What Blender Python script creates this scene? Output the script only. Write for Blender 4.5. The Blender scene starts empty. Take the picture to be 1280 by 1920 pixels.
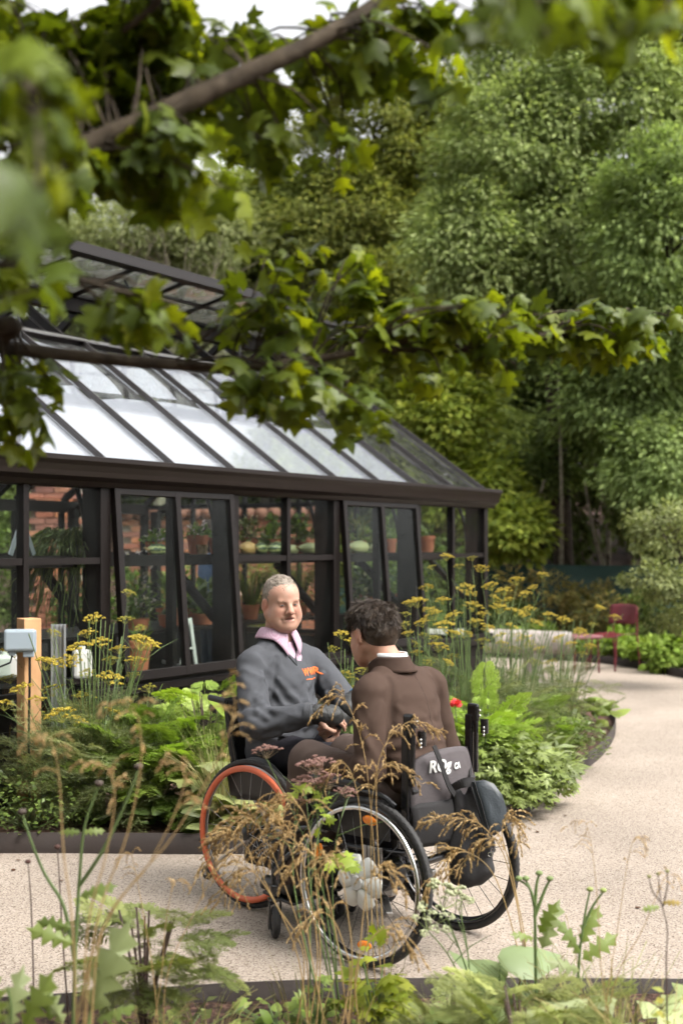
import bpy, math, random
import numpy as np
from mathutils import Vector, Matrix, Euler, noise
from mathutils.bvhtree import BVHTree

# ------------------------------------------------------------------ camera, sky, sun, exposure
scn = bpy.context.scene
R = math.radians
FPX, CAMH, HORIZON, CENX = 2400.0, 1.55, 1022.0, 640.0      # focal length in photo pixels, eye height, horizon row, centre column
cam_data = bpy.data.cameras.new("camera")
cam = bpy.data.objects.new("camera", cam_data)
scn.collection.objects.link(cam)
cam.location = (0, 0, CAMH)
cam.rotation_euler = (R(90), 0, 0)
cam_data.sensor_fit = 'VERTICAL'
cam_data.sensor_height = 36.0
cam_data.lens = FPX / 1920 * 36.0
cam_data.shift_y = (HORIZON - 960) / 1920
cam_data.clip_start, cam_data.clip_end = 0.05, 500
cam_data.dof.use_dof = True
cam_data.dof.focus_distance = 5.35
cam_data.dof.aperture_fstop = 2.3
scn.camera = cam

SUN_EL, SUN_AZ = R(52), R(118)          # azimuth clockwise from +Y (away from the camera)
world = bpy.data.worlds.new("World"); scn.world = world; world.use_nodes = True
nt = world.node_tree; nt.nodes.clear()
sky = nt.nodes.new('ShaderNodeTexSky'); sky.sky_type = 'NISHITA'; sky.sun_disc = False
sky.sun_elevation = SUN_EL; sky.sun_rotation = SUN_AZ
sky.air_density = 1.0; sky.dust_density = 6.0; sky.ozone_density = 1.0
hs = nt.nodes.new('ShaderNodeHueSaturation'); hs.inputs['Saturation'].default_value = 0.06   # cloud cover: nearly white sky
bg = nt.nodes.new('ShaderNodeBackground'); bg.inputs['Strength'].default_value = 0.15
wo = nt.nodes.new('ShaderNodeOutputWorld')
nt.links.new(sky.outputs[0], hs.inputs['Color']); nt.links.new(hs.outputs[0], bg.inputs[0]); nt.links.new(bg.outputs[0], wo.inputs[0])
sd = bpy.data.lights.new("sun", 'SUN'); sd.energy = 1.0; sd.angle = R(24); sd.color = (1.0, 0.90, 0.77)
sun = bpy.data.objects.new("sun", sd); scn.collection.objects.link(sun)
sdir = Vector((math.sin(SUN_AZ) * math.cos(SUN_EL), math.cos(SUN_AZ) * math.cos(SUN_EL), math.sin(SUN_EL)))
sun.rotation_euler = sdir.to_track_quat('Z', 'Y').to_euler()
sun.location = (6, -6, 12)
vs = scn.view_settings
scn.display_settings.display_device = 'sRGB'
vs.view_transform = 'Standard'; vs.look = 'None'; vs.gamma = 1.0; vs.use_curve_mapping = False
vs.exposure = 1.5
cy = scn.cycles
cy.use_denoising = True
cy.use_adaptive_sampling = True; cy.adaptive_threshold = 0.035; cy.adaptive_min_samples = 16
cy.max_bounces = 6; cy.transparent_max_bounces = 16; cy.diffuse_bounces = 3; cy.glossy_bounces = 2; cy.transmission_bounces = 3
cy.caustics_reflective = False; cy.caustics_refractive = False
cy.sample_clamp_indirect = 6.0

rng = np.random.default_rng(7)
random.seed(7)

# ------------------------------------------------------------------ helpers
def P(px, py, Y):
    return Vector(((px - CENX) / FPX * Y, Y, CAMH - (py - HORIZON) / FPX * Y))
def G(px, py, z=0.0):
    Y = (CAMH - z) * FPX / (py - HORIZON)
    return Vector(((px - CENX) / FPX * Y, Y, z))

def link(o):
    scn.collection.objects.link(o); return o
def tag(o, label=None, cat=None, group=None, kind=None):
    if label: o["label"] = label
    if cat: o["category"] = cat
    if group: o["group"] = group
    if kind: o["kind"] = kind
    return o
def thing(name, label, cat, loc=(0, 0, 0), rz=0.0, group=None):
    o = bpy.data.objects.new(name, None); link(o)
    o.empty_display_size = 0.1
    o.location = loc; o.rotation_euler = (0, 0, rz)
    return tag(o, label, cat, group)
def obj(name, me, mat=None, parent=None, bevel=0.0):
    o = bpy.data.objects.new(name, me); link(o)
    if mat is not None and len(me.materials) == 0: me.materials.append(mat)
    if parent is not None: o.parent = parent
    if bevel:
        b = o.modifiers.new("bevel", 'BEVEL'); b.width = bevel; b.segments = 2; b.limit_method = 'ANGLE'
    return o
def copy_tree(o, parent=None):
    c = o.copy(); link(c); c.parent = parent
    for ch in o.children:
        copy_tree(ch, c)
    return c

def np_mesh(name, verts, faces, cols=None, smooth=True, mat=None):
    """verts (N,3), faces (M,k) with one k (or a list of such arrays), cols (N,3)."""
    me = bpy.data.meshes.new(name)
    verts = np.asarray(verts, dtype=np.float32)
    fl = faces if isinstance(faces, list) else [faces]
    fl = [np.asarray(f, dtype=np.int32) for f in fl if len(f)]
    me.vertices.add(len(verts)); me.vertices.foreach_set("co", verts.ravel())
    idx = np.concatenate([f.ravel() for f in fl])
    tot = np.concatenate([np.full(len(f), f.shape[1], dtype=np.int32) for f in fl])
    start = np.concatenate([[0], np.cumsum(tot)[:-1]]).astype(np.int32)
    me.loops.add(len(idx)); me.loops.foreach_set("vertex_index", idx)
    me.polygons.add(len(tot)); me.polygons.foreach_set("loop_start", start)
    me.polygons.foreach_set("loop_total", tot)
    me.update(calc_edges=True)
    if smooth: me.polygons.foreach_set("use_smooth", np.ones(len(tot), dtype=bool))
    if cols is not None:
        a = me.attributes.new("Col", 'FLOAT_COLOR', 'POINT')
        c4 = np.ones((len(verts), 4), dtype=np.float32); c4[:, :3] = cols
        a.data.foreach_set("color", c4.ravel())
    if mat is not None: me.materials.append(mat)
    me.validate(clean_customdata=False)
    return me

def frame(fwd, up=(0, 0, 1)):
    """3x3 with columns x, y=fwd, z~up"""
    y = Vector(fwd).normalized(); u = Vector(up)
    x = y.cross(u)
    if x.length < 1e-5: x = y.cross(Vector((1, 0, 0)))
    x.normalize(); z = x.cross(y)
    return Matrix((x, y, z)).transposed()

class MB:
    """collects simple shapes into one mesh"""
    def __init__(s): s.v = []; s.f = []
    def add(s, vs, fs, M=None):
        n = len(s.v)
        s.v += [(M @ Vector(v)) if M is not None else Vector(v) for v in vs]
        s.f += [tuple(i + n for i in f) for f in fs]; return s
    def box(s, c, size, rot=None):
        hx, hy, hz = size[0] / 2, size[1] / 2, size[2] / 2
        vs = [(x, y, z) for x in (-hx, hx) for y in (-hy, hy) for z in (-hz, hz)]
        fs = [(0, 1, 3, 2), (4, 6, 7, 5), (0, 4, 5, 1), (2, 3, 7, 6), (0, 2, 6, 4), (1, 5, 7, 3)]
        M = Matrix.Translation(Vector(c))
        if rot is not None: M = M @ (rot.to_4x4() if isinstance(rot, Matrix) else Euler(rot).to_matrix().to_4x4())
        return s.add(vs, fs, M)
    def bar(s, a, b, w, h, up=(0, 0, 1)):
        a, b = Vector(a), Vector(b)
        return s.box((a + b) / 2, (w, (b - a).length, h), frame(b - a, up))
    def tube(s, pts, r, n=8, caps=True):
        pts = [Vector(p) for p in pts]; m = len(pts)
        rs = r if hasattr(r, '__len__') else [r] * m
        n0 = len(s.v); ref = None
        for i, p in enumerate(pts):
            t = (pts[min(i + 1, m - 1)] - pts[max(i - 1, 0)])
            t = t.normalized() if t.length > 1e-9 else Vector((0, 0, 1))
            if ref is None:
                ref = t.cross(Vector((0, 0, 1)))
                if ref.length < 1e-3: ref = t.cross(Vector((1, 0, 0)))
            ref = (ref - t * ref.dot(t))
            if ref.length < 1e-6: ref = t.orthogonal()
            ref.normalize(); bi = t.cross(ref)
            for k in range(n):
                a = 2 * math.pi * k / n
                s.v.append(p + (ref * math.cos(a) + bi * math.sin(a)) * rs[i])
        for i in range(m - 1):
            for k in range(n):
                a, b = n0 + i * n + k, n0 + i * n + (k + 1) % n
                s.f.append((a, b, b + n, a + n))
        if caps:
            s.f.append(tuple(n0 + k for k in reversed(range(n)))); s.f.append(tuple(n0 + (m - 1) * n + k for k in range(n)))
        return s
    def torus(s, c, axis, Rr, r, n=48, k=10, rz=None):
        F = frame(axis); c = Vector(c); n0 = len(s.v)
        rz = rz or r
        for i in range(n):
            a = 2 * math.pi * i / n
            d = F @ Vector((math.cos(a), 0, math.sin(a))); ax = F @ Vector((0, 1, 0))
            for j in range(k):
                b = 2 * math.pi * j / k
                s.v.append(c + d * (Rr + r * math.cos(b)) + ax * rz * math.sin(b))
        for i in range(n):
            for j in range(k):
                s.f.append((n0 + i * k + j, n0 + i * k + (j + 1) % k, n0 + ((i + 1) % n) * k + (j + 1) % k, n0 + ((i + 1) % n) * k + j))
        return s
    def lathe(s, prof, M=None, n=20, close=True):
        """prof [(r,z)...] about z"""
        vs, fs = [], []; m = len(prof)
        for (r, z) in prof:
            for k in range(n):
                a = 2 * math.pi * k / n; vs.append((r * math.cos(a), r * math.sin(a), z))
        for i in range(m - 1):
            for k in range(n):
                a, b = i * n + k, i * n + (k + 1) % n
                fs.append((a, b, b + n, a + n))
        if close:
            fs.append(tuple(reversed(range(n)))); fs.append(tuple((m - 1) * n + k for k in range(n)))
        return s.add(vs, fs, M)
    def ell(s, c, r, rot=None, n=14, m=9):
        vs = [(0, 0, -1)]; fs = []
        for i in range(1, m):
            ph = -math.pi / 2 + math.pi * i / m
            for k in range(n):
                a = 2 * math.pi * k / n; vs.append((math.cos(ph) * math.cos(a), math.cos(ph) * math.sin(a), math.sin(ph)))
        vs.append((0, 0, 1)); top = len(vs) - 1
        for k in range(n): fs.append((0, 1 + (k + 1) % n, 1 + k)); fs.append((top, top - n + k, top - n + (k + 1) % n))
        for i in range(m - 2):
            for k in range(n):
                a, b = 1 + i * n + k, 1 + i * n + (k + 1) % n; fs.append((a, b, b + n, a + n))
        r = r if hasattr(r, '__len__') else (r, r, r)
        M = Matrix.Translation(Vector(c))
        if rot is not None: M = M @ rot.to_4x4()
        return s.add(vs, fs, M @ Matrix.Diagonal((*r, 1)))
    def prism(s, poly, M, depth):
        """poly [(x,y)] counter-clockwise, extruded along +z by depth"""
        n = len(poly)
        vs = [(x, y, 0) for x, y in poly] + [(x, y, depth) for x, y in poly]
        fs = [tuple(reversed(range(n))), tuple(range(n, 2 * n))] + [(i, (i + 1) % n, n + (i + 1) % n, n + i) for i in range(n)]
        return s.add(vs, fs, M)
    def mesh(s, name, mat=None, smooth=False):
        me = bpy.data.meshes.new(name); me.from_pydata([tuple(v) for v in s.v], [], s.f); me.update()
        if smooth: me.polygons.foreach_set("use_smooth", [True] * len(me.polygons))
        if mat: me.materials.append(mat)
        return me
    def build(s, name, mat, parent=None, smooth=False, bevel=0.0):
        o = obj(name, s.mesh(name, mat, smooth), None, parent, bevel)
        if smooth and not bevel:
            try: o.data.set_sharp_from_angle(angle=R(42))
            except Exception: pass
        return o

def spline(pts, n=6):
    """Catmull-Rom through pts"""
    pts = [Vector(p) for p in pts]
    if len(pts) < 3: return [pts[0].lerp(pts[-1], i / n) for i in range(n + 1)]
    out = []
    for i in range(len(pts) - 1):
        p0 = pts[max(i - 1, 0)]; p1 = pts[i]; p2 = pts[i + 1]; p3 = pts[min(i + 2, len(pts) - 1)]
        for k in range(n):
            t = k / n
            out.append(0.5 * ((2 * p1) + (p2 - p0) * t + (2 * p0 - 5 * p1 + 4 * p2 - p3) * t * t + (3 * p1 - p0 - 3 * p2 + p3) * t ** 3))
    out.append(pts[-1].copy())
    return out

# ------------------------------------------------------------------ materials
def new_mat(name):
    m = bpy.data.materials.new(name); m.use_nodes = True
    nt = m.node_tree; b = nt.nodes["Principled BSDF"]
    return m, nt, b
def plain(name, col, rough=0.5, metal=0.0, spec=0.5, nscale=0.0, namt=0.0, bump=0.0, bscale=80.0, coat=0.0):
    """a paint / plastic / metal with a slight mottling and relief"""
    m, nt, b = new_mat(name)
    b.inputs['Base Color'].default_value = (*col, 1); b.inputs['Roughness'].default_value = rough
    b.inputs['Metallic'].default_value = metal; b.inputs['Specular IOR Level'].default_value = spec
    if coat: b.inputs['Coat Weight'].default_value = coat
    tc = nt.nodes.new('ShaderNodeTexCoord')
    if namt:
        n = nt.nodes.new('ShaderNodeTexNoise'); n.inputs['Scale'].default_value = nscale; n.inputs['Detail'].default_value = 6
        nt.links.new(tc.outputs['Object'], n.inputs['Vector'])
        mx = nt.nodes.new('ShaderNodeMix'); mx.data_type = 'RGBA'
        mx.inputs[6].default_value = (*[c * (1 - namt) for c in col], 1); mx.inputs[7].default_value = (*[min(1, c * (1 + namt)) for c in col], 1)
        nt.links.new(n.outputs['Fac'], mx.inputs[0]); nt.links.new(mx.outputs[2], b.inputs['Base Color'])
        mr = nt.nodes.new('ShaderNodeMapRange'); mr.inputs[3].default_value = rough * 0.8; mr.inputs[4].default_value = min(1, rough * 1.2)
        nt.links.new(n.outputs['Fac'], mr.inputs[0]); nt.links.new(mr.outputs[0], b.inputs['Roughness'])
    if bump:
        n2 = nt.nodes.new('ShaderNodeTexNoise'); n2.inputs['Scale'].default_value = bscale; n2.inputs['Detail'].default_value = 5
        nt.links.new(tc.outputs['Object'], n2.inputs['Vector'])
        bp = nt.nodes.new('ShaderNodeBump'); bp.inputs['Strength'].default_value = bump; bp.inputs['Distance'].default_value = 0.01
        nt.links.new(n2.outputs['Fac'], bp.inputs['Height']); nt.links.new(bp.outputs[0], b.inputs['Normal'])
    return m
def leafy(name, rough=0.45, trans=0.3, tint=(1.25, 1.35, 0.5), spec=0.4, warm=(1.09, 1.0, 0.80)):
    """foliage: colour from the Col attribute, partly translucent"""
    m, nt, b = new_mat(name)
    at = nt.nodes.new('ShaderNodeAttribute'); at.attribute_name = 'Col'
    b.inputs['Roughness'].default_value = rough; b.inputs['Specular IOR Level'].default_value = spec
    wm = nt.nodes.new('ShaderNodeMix'); wm.data_type = 'RGBA'; wm.blend_type = 'MULTIPLY'; wm.inputs[0].default_value = 1
    wm.inputs[7].default_value = (*warm, 1); nt.links.new(at.outputs['Color'], wm.inputs[6])
    nt.links.new(wm.outputs[2], b.inputs['Base Color'])
    mul = nt.nodes.new('ShaderNodeMix'); mul.data_type = 'RGBA'; mul.blend_type = 'MULTIPLY'; mul.inputs[0].default_value = 1
    mul.inputs[7].default_value = (*tint, 1); nt.links.new(wm.outputs[2], mul.inputs[6])
    tr = nt.nodes.new('ShaderNodeBsdfTranslucent'); nt.links.new(mul.outputs[2], tr.inputs['Color'])
    mx = nt.nodes.new('ShaderNodeMixShader'); mx.inputs[0].default_value = trans
    nt.links.new(b.outputs[0], mx.inputs[1]); nt.links.new(tr.outputs[0], mx.inputs[2])
    nt.links.new(mx.outputs[0], nt.nodes['Material Output'].inputs['Surface'])
    return m
def attr_mat(name, rough=0.5, spec=0.4, bump=0.0, bscale=200.0, sss=0.0, sheen=0.0):
    m, nt, b = new_mat(name)
    at = nt.nodes.new('ShaderNodeAttribute'); at.attribute_name = 'Col'
    nt.links.new(at.outputs['Color'], b.inputs['Base Color'])
    b.inputs['Roughness'].default_value = rough; b.inputs['Specular IOR Level'].default_value = spec
    if sheen: b.inputs['Sheen Weight'].default_value = sheen
    if sss:
        b.inputs['Subsurface Weight'].default_value = sss; b.inputs['Subsurface Radius'].default_value = (0.012, 0.005, 0.003)
        b.inputs['Subsurface Scale'].default_value = 1.0
    if bump:
        tc = nt.nodes.new('ShaderNodeTexCoord')
        n2 = nt.nodes.new('ShaderNodeTexNoise'); n2.inputs['Scale'].default_value = bscale; n2.inputs['Detail'].default_value = 5
        nt.links.new(tc.outputs['Object'], n2.inputs['Vector'])
        bp = nt.nodes.new('ShaderNodeBump'); bp.inputs['Strength'].default_value = bump; bp.inputs['Distance'].default_value = 0.004
        nt.links.new(n2.outputs['Fac'], bp.inputs['Height']); nt.links.new(bp.outputs[0], b.inputs['Normal'])
    return m

def ramp_mat(name, tex, stops, scale, rough=0.8, bump=0.3, bdist=0.01, detail=8, scale2=None, amt2=0.3):
    """noise or voronoi colour ramp with relief; an optional second, broad noise"""
    m, nt, b = new_mat(name)
    tc = nt.nodes.new('ShaderNodeTexCoord')
    if tex == 'noise':
        n = nt.nodes.new('ShaderNodeTexNoise'); n.inputs['Detail'].default_value = detail; out = n.outputs['Fac']
    else:
        n = nt.nodes.new('ShaderNodeTexVoronoi')
        sep = nt.nodes.new('ShaderNodeSeparateColor'); nt.links.new(n.outputs['Color'], sep.inputs[0]); out = sep.outputs[0]
    n.inputs['Scale'].default_value = scale
    nt.links.new(tc.outputs['Object'], n.inputs['Vector'])
    cr = nt.nodes.new('ShaderNodeValToRGB'); els = cr.color_ramp.elements
    while len(els) < len(stops): els.new(0.5)
    for e, (p, c) in zip(els, stops): e.position = p; e.color = (*c, 1)
    nt.links.new(out, cr.inputs[0]); colout = cr.outputs[0]
    if scale2:
        n3 = nt.nodes.new('ShaderNodeTexNoise'); n3.inputs['Scale'].default_value = scale2; n3.inputs['Detail'].default_value = 5
        nt.links.new(tc.outputs['Object'], n3.inputs['Vector'])
        mr = nt.nodes.new('ShaderNodeMapRange'); mr.inputs[1].default_value = 0.3; mr.inputs[2].default_value = 0.7
        mr.inputs[3].default_value = 1 - amt2; mr.inputs[4].default_value = 1 + amt2 * 0.4
        nt.links.new(n3.outputs['Fac'], mr.inputs[0])
        mul = nt.nodes.new('ShaderNodeVectorMath'); mul.operation = 'SCALE'
        nt.links.new(colout, mul.inputs[0]); nt.links.new(mr.outputs[0], mul.inputs['Scale']); colout = mul.outputs[0]
    nt.links.new(colout, b.inputs['Base Color']); b.inputs['Roughness'].default_value = rough
    b.inputs['Specular IOR Level'].default_value = 0.3
    bp = nt.nodes.new('ShaderNodeBump'); bp.inputs['Strength'].default_value = bump; bp.inputs['Distance'].default_value = bdist
    hsrc = out if tex == 'noise' else n.outputs['Distance']
    nt.links.new(hsrc, bp.inputs['Height']); nt.links.new(bp.outputs[0], b.inputs['Normal'])
    return m

def glass_mat(name, tint=(0.92, 0.96, 0.94), gain=0.45, add=0.0, dirt_haze=0.004):
    """thin pane: see-through with a Fresnel reflection and a film of dust, on the vents a painted haze"""
    m = bpy.data.materials.new(name); m.use_nodes = True; nt = m.node_tree; nt.nodes.clear()
    out = nt.nodes.new('ShaderNodeOutputMaterial')
    tr = nt.nodes.new('ShaderNodeBsdfTransparent'); tr.inputs[0].default_value = (*tint, 1)
    gl = nt.nodes.new('ShaderNodeBsdfGlossy'); gl.inputs['Roughness'].default_value = 0.015
    lw = nt.nodes.new('ShaderNodeLayerWeight'); lw.inputs[0].default_value = 0.5
    fr = nt.nodes.new('ShaderNodeMath'); fr.operation = 'POWER'; fr.inputs[1].default_value = 4.0
    nt.links.new(lw.outputs['Facing'], fr.inputs[0])
    ma = nt.nodes.new('ShaderNodeMath'); ma.operation = 'MULTIPLY_ADD'; ma.inputs[1].default_value = gain; ma.inputs[2].default_value = add; ma.use_clamp = True
    nt.links.new(fr.outputs[0], ma.inputs[0])
    tc = nt.nodes.new('ShaderNodeTexCoord'); n = nt.nodes.new('ShaderNodeTexNoise'); n.inputs['Scale'].default_value = 1.2; n.inputs['Detail'].default_value = 3
    nt.links.new(tc.outputs['Object'], n.inputs['Vector'])
    bp = nt.nodes.new('ShaderNodeBump'); bp.inputs['Strength'].default_value = 0.05; bp.inputs['Distance'].default_value = 0.02
    nt.links.new(n.outputs['Fac'], bp.inputs['Height']); nt.links.new(bp.outputs[0], gl.inputs['Normal'])
    df = nt.nodes.new('ShaderNodeBsdfDiffuse'); df.inputs[0].default_value = (0.75, 0.75, 0.72, 1)
    n2 = nt.nodes.new('ShaderNodeTexNoise'); n2.inputs['Scale'].default_value = 5; n2.inputs['Detail'].default_value = 8
    nt.links.new(tc.outputs['Object'], n2.inputs['Vector'])
    mr = nt.nodes.new('ShaderNodeMapRange'); mr.inputs[1].default_value = 0.4; mr.inputs[2].default_value = 0.75; mr.inputs[3].default_value = dirt_haze * 0.25; mr.inputs[4].default_value = dirt_haze
    nt.links.new(n2.outputs['Fac'], mr.inputs[0])
    m0 = nt.nodes.new('ShaderNodeMixShader'); nt.links.new(mr.outputs[0], m0.inputs[0]); nt.links.new(tr.outputs[0], m0.inputs[1]); nt.links.new(df.outputs[0], m0.inputs[2])
    m1 = nt.nodes.new('ShaderNodeMixShader'); nt.links.new(ma.outputs[0], m1.inputs[0]); nt.links.new(m0.outputs[0], m1.inputs[1]); nt.links.new(gl.outputs[0], m1.inputs[2])
    nt.links.new(m1.outputs[0], out.inputs[0])
    return m

M = {}
M['leaf'] = leafy("leaf")
M['leaf_glossy'] = leafy("leaf glossy", rough=0.42, trans=0.45, tint=(1.9, 1.75, 0.30), spec=0.3)
M['treeleaf'] = leafy("tree leaf", rough=0.65, trans=0.42, tint=(1.15, 1.2, 0.7), spec=0.12, warm=(1.02, 1.0, 0.84))
M['ventglass'] = glass_mat("vent glass with painted haze", gain=0.8, add=0.05, dirt_haze=0.8)  # pale diffuse film paints in the lit, reflecting look of the vent panes
M['petal'] = leafy("petal", rough=0.6, trans=0.3, tint=(1.1, 1.1, 0.9), spec=0.2, warm=(1, 1, 1))
M['dry'] = leafy("dry grass", rough=0.6, trans=0.25, tint=(1.1, 1.0, 0.8), spec=0.2, warm=(1, 1, 1))
M['bark'] = ramp_mat("bark", 'noise', [(0.3, (0.020, 0.015, 0.010)), (0.55, (0.055, 0.041, 0.027)), (0.75, (0.09, 0.07, 0.05))], 18, rough=0.9, bump=0.6, bdist=0.02, scale2=3, amt2=0.4)
M['palebark'] = ramp_mat("pale bark", 'noise', [(0.3, (0.12, 0.10, 0.07)), (0.7, (0.30, 0.27, 0.20))], 14, rough=0.9, bump=0.4, bdist=0.02)
M['frame'] = plain("bronze brown aluminium", (0.0075, 0.0052, 0.0046), rough=0.42, spec=0.25, nscale=3, namt=0.25, bump=0.03, bscale=300)
M['framelight'] = plain("grey glazing bar", (0.055, 0.050, 0.050), rough=0.4, nscale=6, namt=0.2)
M['glass'] = glass_mat("glass")
M['roofglass'] = glass_mat("roof glass", tint=(0.96, 0.97, 0.985), gain=1.0, add=0.05, dirt_haze=0.05)
M['shade'] = leafy("white shade cloth", rough=0.8, trans=0.5, tint=(1, 1, 1), spec=0.1, warm=(1, 1, 1))
M['path'] = ramp_mat("resin bound gravel", 'voronoi', [(0.0, (0.095, 0.072, 0.052)), (0.10, (0.15, 0.117, 0.09)), (0.18, (0.27, 0.22, 0.178)), (0.7, (0.32, 0.268, 0.222)), (1.0, (0.40, 0.35, 0.30))], 170, rough=0.85, bump=0.25, bdist=0.004, scale2=1.1, amt2=0.2)
M['soil'] = ramp_mat("bark mulch soil", 'noise', [(0.32, (0.020, 0.012, 0.009)), (0.5, (0.075, 0.042, 0.030)), (0.68, (0.18, 0.10, 0.07))], 38, rough=0.95, bump=0.9, bdist=0.03, scale2=2, amt2=0.5)
M['steel'] = plain("rusty steel edging", (0.022, 0.014, 0.011), rough=0.75, nscale=5, namt=0.4, bump=0.1, bscale=60)
M['terracotta'] = plain("terracotta", (0.36, 0.115, 0.055), rough=0.85, nscale=6, namt=0.25, bump=0.1, bscale=40)
M['brick'] = plain("brick", (0.33, 0.12, 0.075), rough=0.9, nscale=9, namt=0.45, bump=0.3, bscale=60)
M['mortar'] = plain("mortar", (0.36, 0.31, 0.26), rough=0.95, nscale=20, namt=0.2, bump=0.2)
M['black'] = plain("black plastic", (0.012, 0.012, 0.013), rough=0.42, nscale=5, namt=0.3)
M['blackmetal'] = plain("black gloss metal", (0.010, 0.010, 0.011), rough=0.22, spec=0.6)
M['rubber'] = plain("rubber", (0.022, 0.021, 0.021), rough=0.7, nscale=20, namt=0.3, bump=0.2, bscale=150)
M['chrome'] = plain("polished alloy", (0.55, 0.54, 0.52), rough=0.24, metal=1.0, nscale=8, namt=0.1)
M['alloy'] = plain("dull alloy", (0.38, 0.37, 0.36), rough=0.4, metal=1.0)
M['galv'] = plain("galvanised steel", (0.42, 0.44, 0.46), rough=0.45, metal=0.8, nscale=10, namt=0.2)
M['orange'] = plain("orange coating", (0.60, 0.125, 0.05), rough=0.4, nscale=3, namt=0.08)
M['orangelens'] = plain("orange reflector", (0.95, 0.25, 0.02), rough=0.25, nscale=60, namt=0.2)
M['white'] = plain("white plastic", (0.55, 0.55, 0.52), rough=0.35, nscale=8, namt=0.05)
# ------------------------------------------------------------------ smooth bodies: blended round cones / ellipsoids / boxes meshed on a grid
class Body:
    def __init__(s): s.ops = []
    def cap(s, a, b, ra, rb=None, k=0.03, sub=False):
        s.ops.append(('cap', np.array(a, float), np.array(b, float), ra, ra if rb is None else rb, k, sub)); return s
    def chain(s, pts, rs, k=0.03):
        for i in range(len(pts) - 1): s.cap(pts[i], pts[i + 1], rs[i], rs[i + 1], k)
        return s
    def ell(s, c, r, rot=None, k=0.03, sub=False):
        r = np.array(r if hasattr(r, '__len__') else (r, r, r), float)
        s.ops.append(('ell', np.array(c, float), r, np.array(rot) if rot is not None else np.eye(3), k, sub)); return s
    def box(s, c, h, rd, rot=None, k=0.02, sub=False):
        s.ops.append(('box', np.array(c, float), np.array(h, float), rd, np.array(rot) if rot is not None else np.eye(3), k, sub)); return s
    def xform(s, Mx):
        """transform every primitive added so far by a rigid 4x4"""
        A = np.array(Mx.to_3x3()); t = np.array(Mx.translation)
        new = []
        for o in s.ops:
            if o[0] == 'cap': new.append(('cap', A @ o[1] + t, A @ o[2] + t) + o[3:])
            elif o[0] == 'ell': new.append(('ell', A @ o[1] + t, o[2], A @ o[3]) + o[4:])
            else: new.append(('box', A @ o[1] + t, o[2], o[3], A @ o[4]) + o[5:])
        s.ops = new; return s
    def mesh(s, res, pad=0.03):
        lo = np.full(3, 1e9); hi = -lo
        bbs = []
        for o in s.ops:
            if o[0] == 'cap':
                m = max(o[3], o[4]); l = np.minimum(o[1] - m, o[2] - m); h = np.maximum(o[1] + m, o[2] + m)
            else:
                rr = np.abs(o[3] if o[0] == 'ell' else o[4]) @ (o[2] + (0 if o[0] == 'ell' else o[3])); l = o[1] - rr; h = o[1] + rr
            bbs.append((l, h))
            if not o[-1]: lo = np.minimum(lo, l); hi = np.maximum(hi, h)
        lo -= pad; hi += pad
        n = np.ceil((hi - lo) / res).astype(int) + 1
        ax = [lo[i] + res * np.arange(n[i]) for i in range(3)]
        D = np.full(tuple(n), 0.5, dtype=np.float32)
        for o, (l, h) in zip(s.ops, bbs):
            k = o[-2]; mg = k + 4 * res
            i0 = np.clip(np.floor((l - mg - lo) / res).astype(int), 0, n - 1); i1 = np.clip(np.ceil((h + mg - lo) / res).astype(int) + 1, 1, n)
            if (i1 <= i0).any(): continue
            sl = tuple(slice(a, b) for a, b in zip(i0, i1))
            X = ax[0][sl[0]][:, None, None]; Y = ax[1][sl[1]][None, :, None]; Z = ax[2][sl[2]][None, None, :]
            if o[0] == 'cap':
                a, b, ra, rb = o[1:5]; ab = b - a; L = max(ab @ ab, 1e-12)
                t = np.clip(((X - a[0]) * ab[0] + (Y - a[1]) * ab[1] + (Z - a[2]) * ab[2]) / L, 0, 1)
                d = np.sqrt((X - a[0] - t * ab[0]) ** 2 + (Y - a[1] - t * ab[1]) ** 2 + (Z - a[2] - t * ab[2]) ** 2) - (ra + (rb - ra) * t)
            else:
                c = o[1]; A = o[3] if o[0] == 'ell' else o[4]
                x, y, z = X - c[0], Y - c[1], Z - c[2]
                u = [x * A[0, i] + y * A[1, i] + z * A[2, i] for i in range(3)]
                if o[0] == 'ell':
                    r = o[2]
                    k0 = np.sqrt(sum((u[i] / r[i]) ** 2 for i in range(3))); k1 = np.sqrt(sum((u[i] / r[i] ** 2) ** 2 for i in range(3))) + 1e-9
                    d = k0 * (k0 - 1) / k1
                else:
                    q = [np.abs(u[i]) - o[2][i] for i in range(3)]
                    d = np.sqrt(sum(np.maximum(qi, 0) ** 2 for qi in q)) + np.minimum(np.maximum(np.maximum(q[0], q[1]), q[2]), 0) - o[3]
            d = d.astype(np.float32); cur = D[sl]
            if o[-1]:
                e = -d; hh = np.maximum(k - np.abs(cur - e), 0) / k; D[sl] = np.maximum(cur, e) + hh * hh * k * 0.25
            else:
                hh = np.maximum(k - np.abs(cur - d), 0) / k; D[sl] = np.minimum(cur, d) - hh * hh * k * 0.25
        return surface_nets(D, lo, res)

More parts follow.
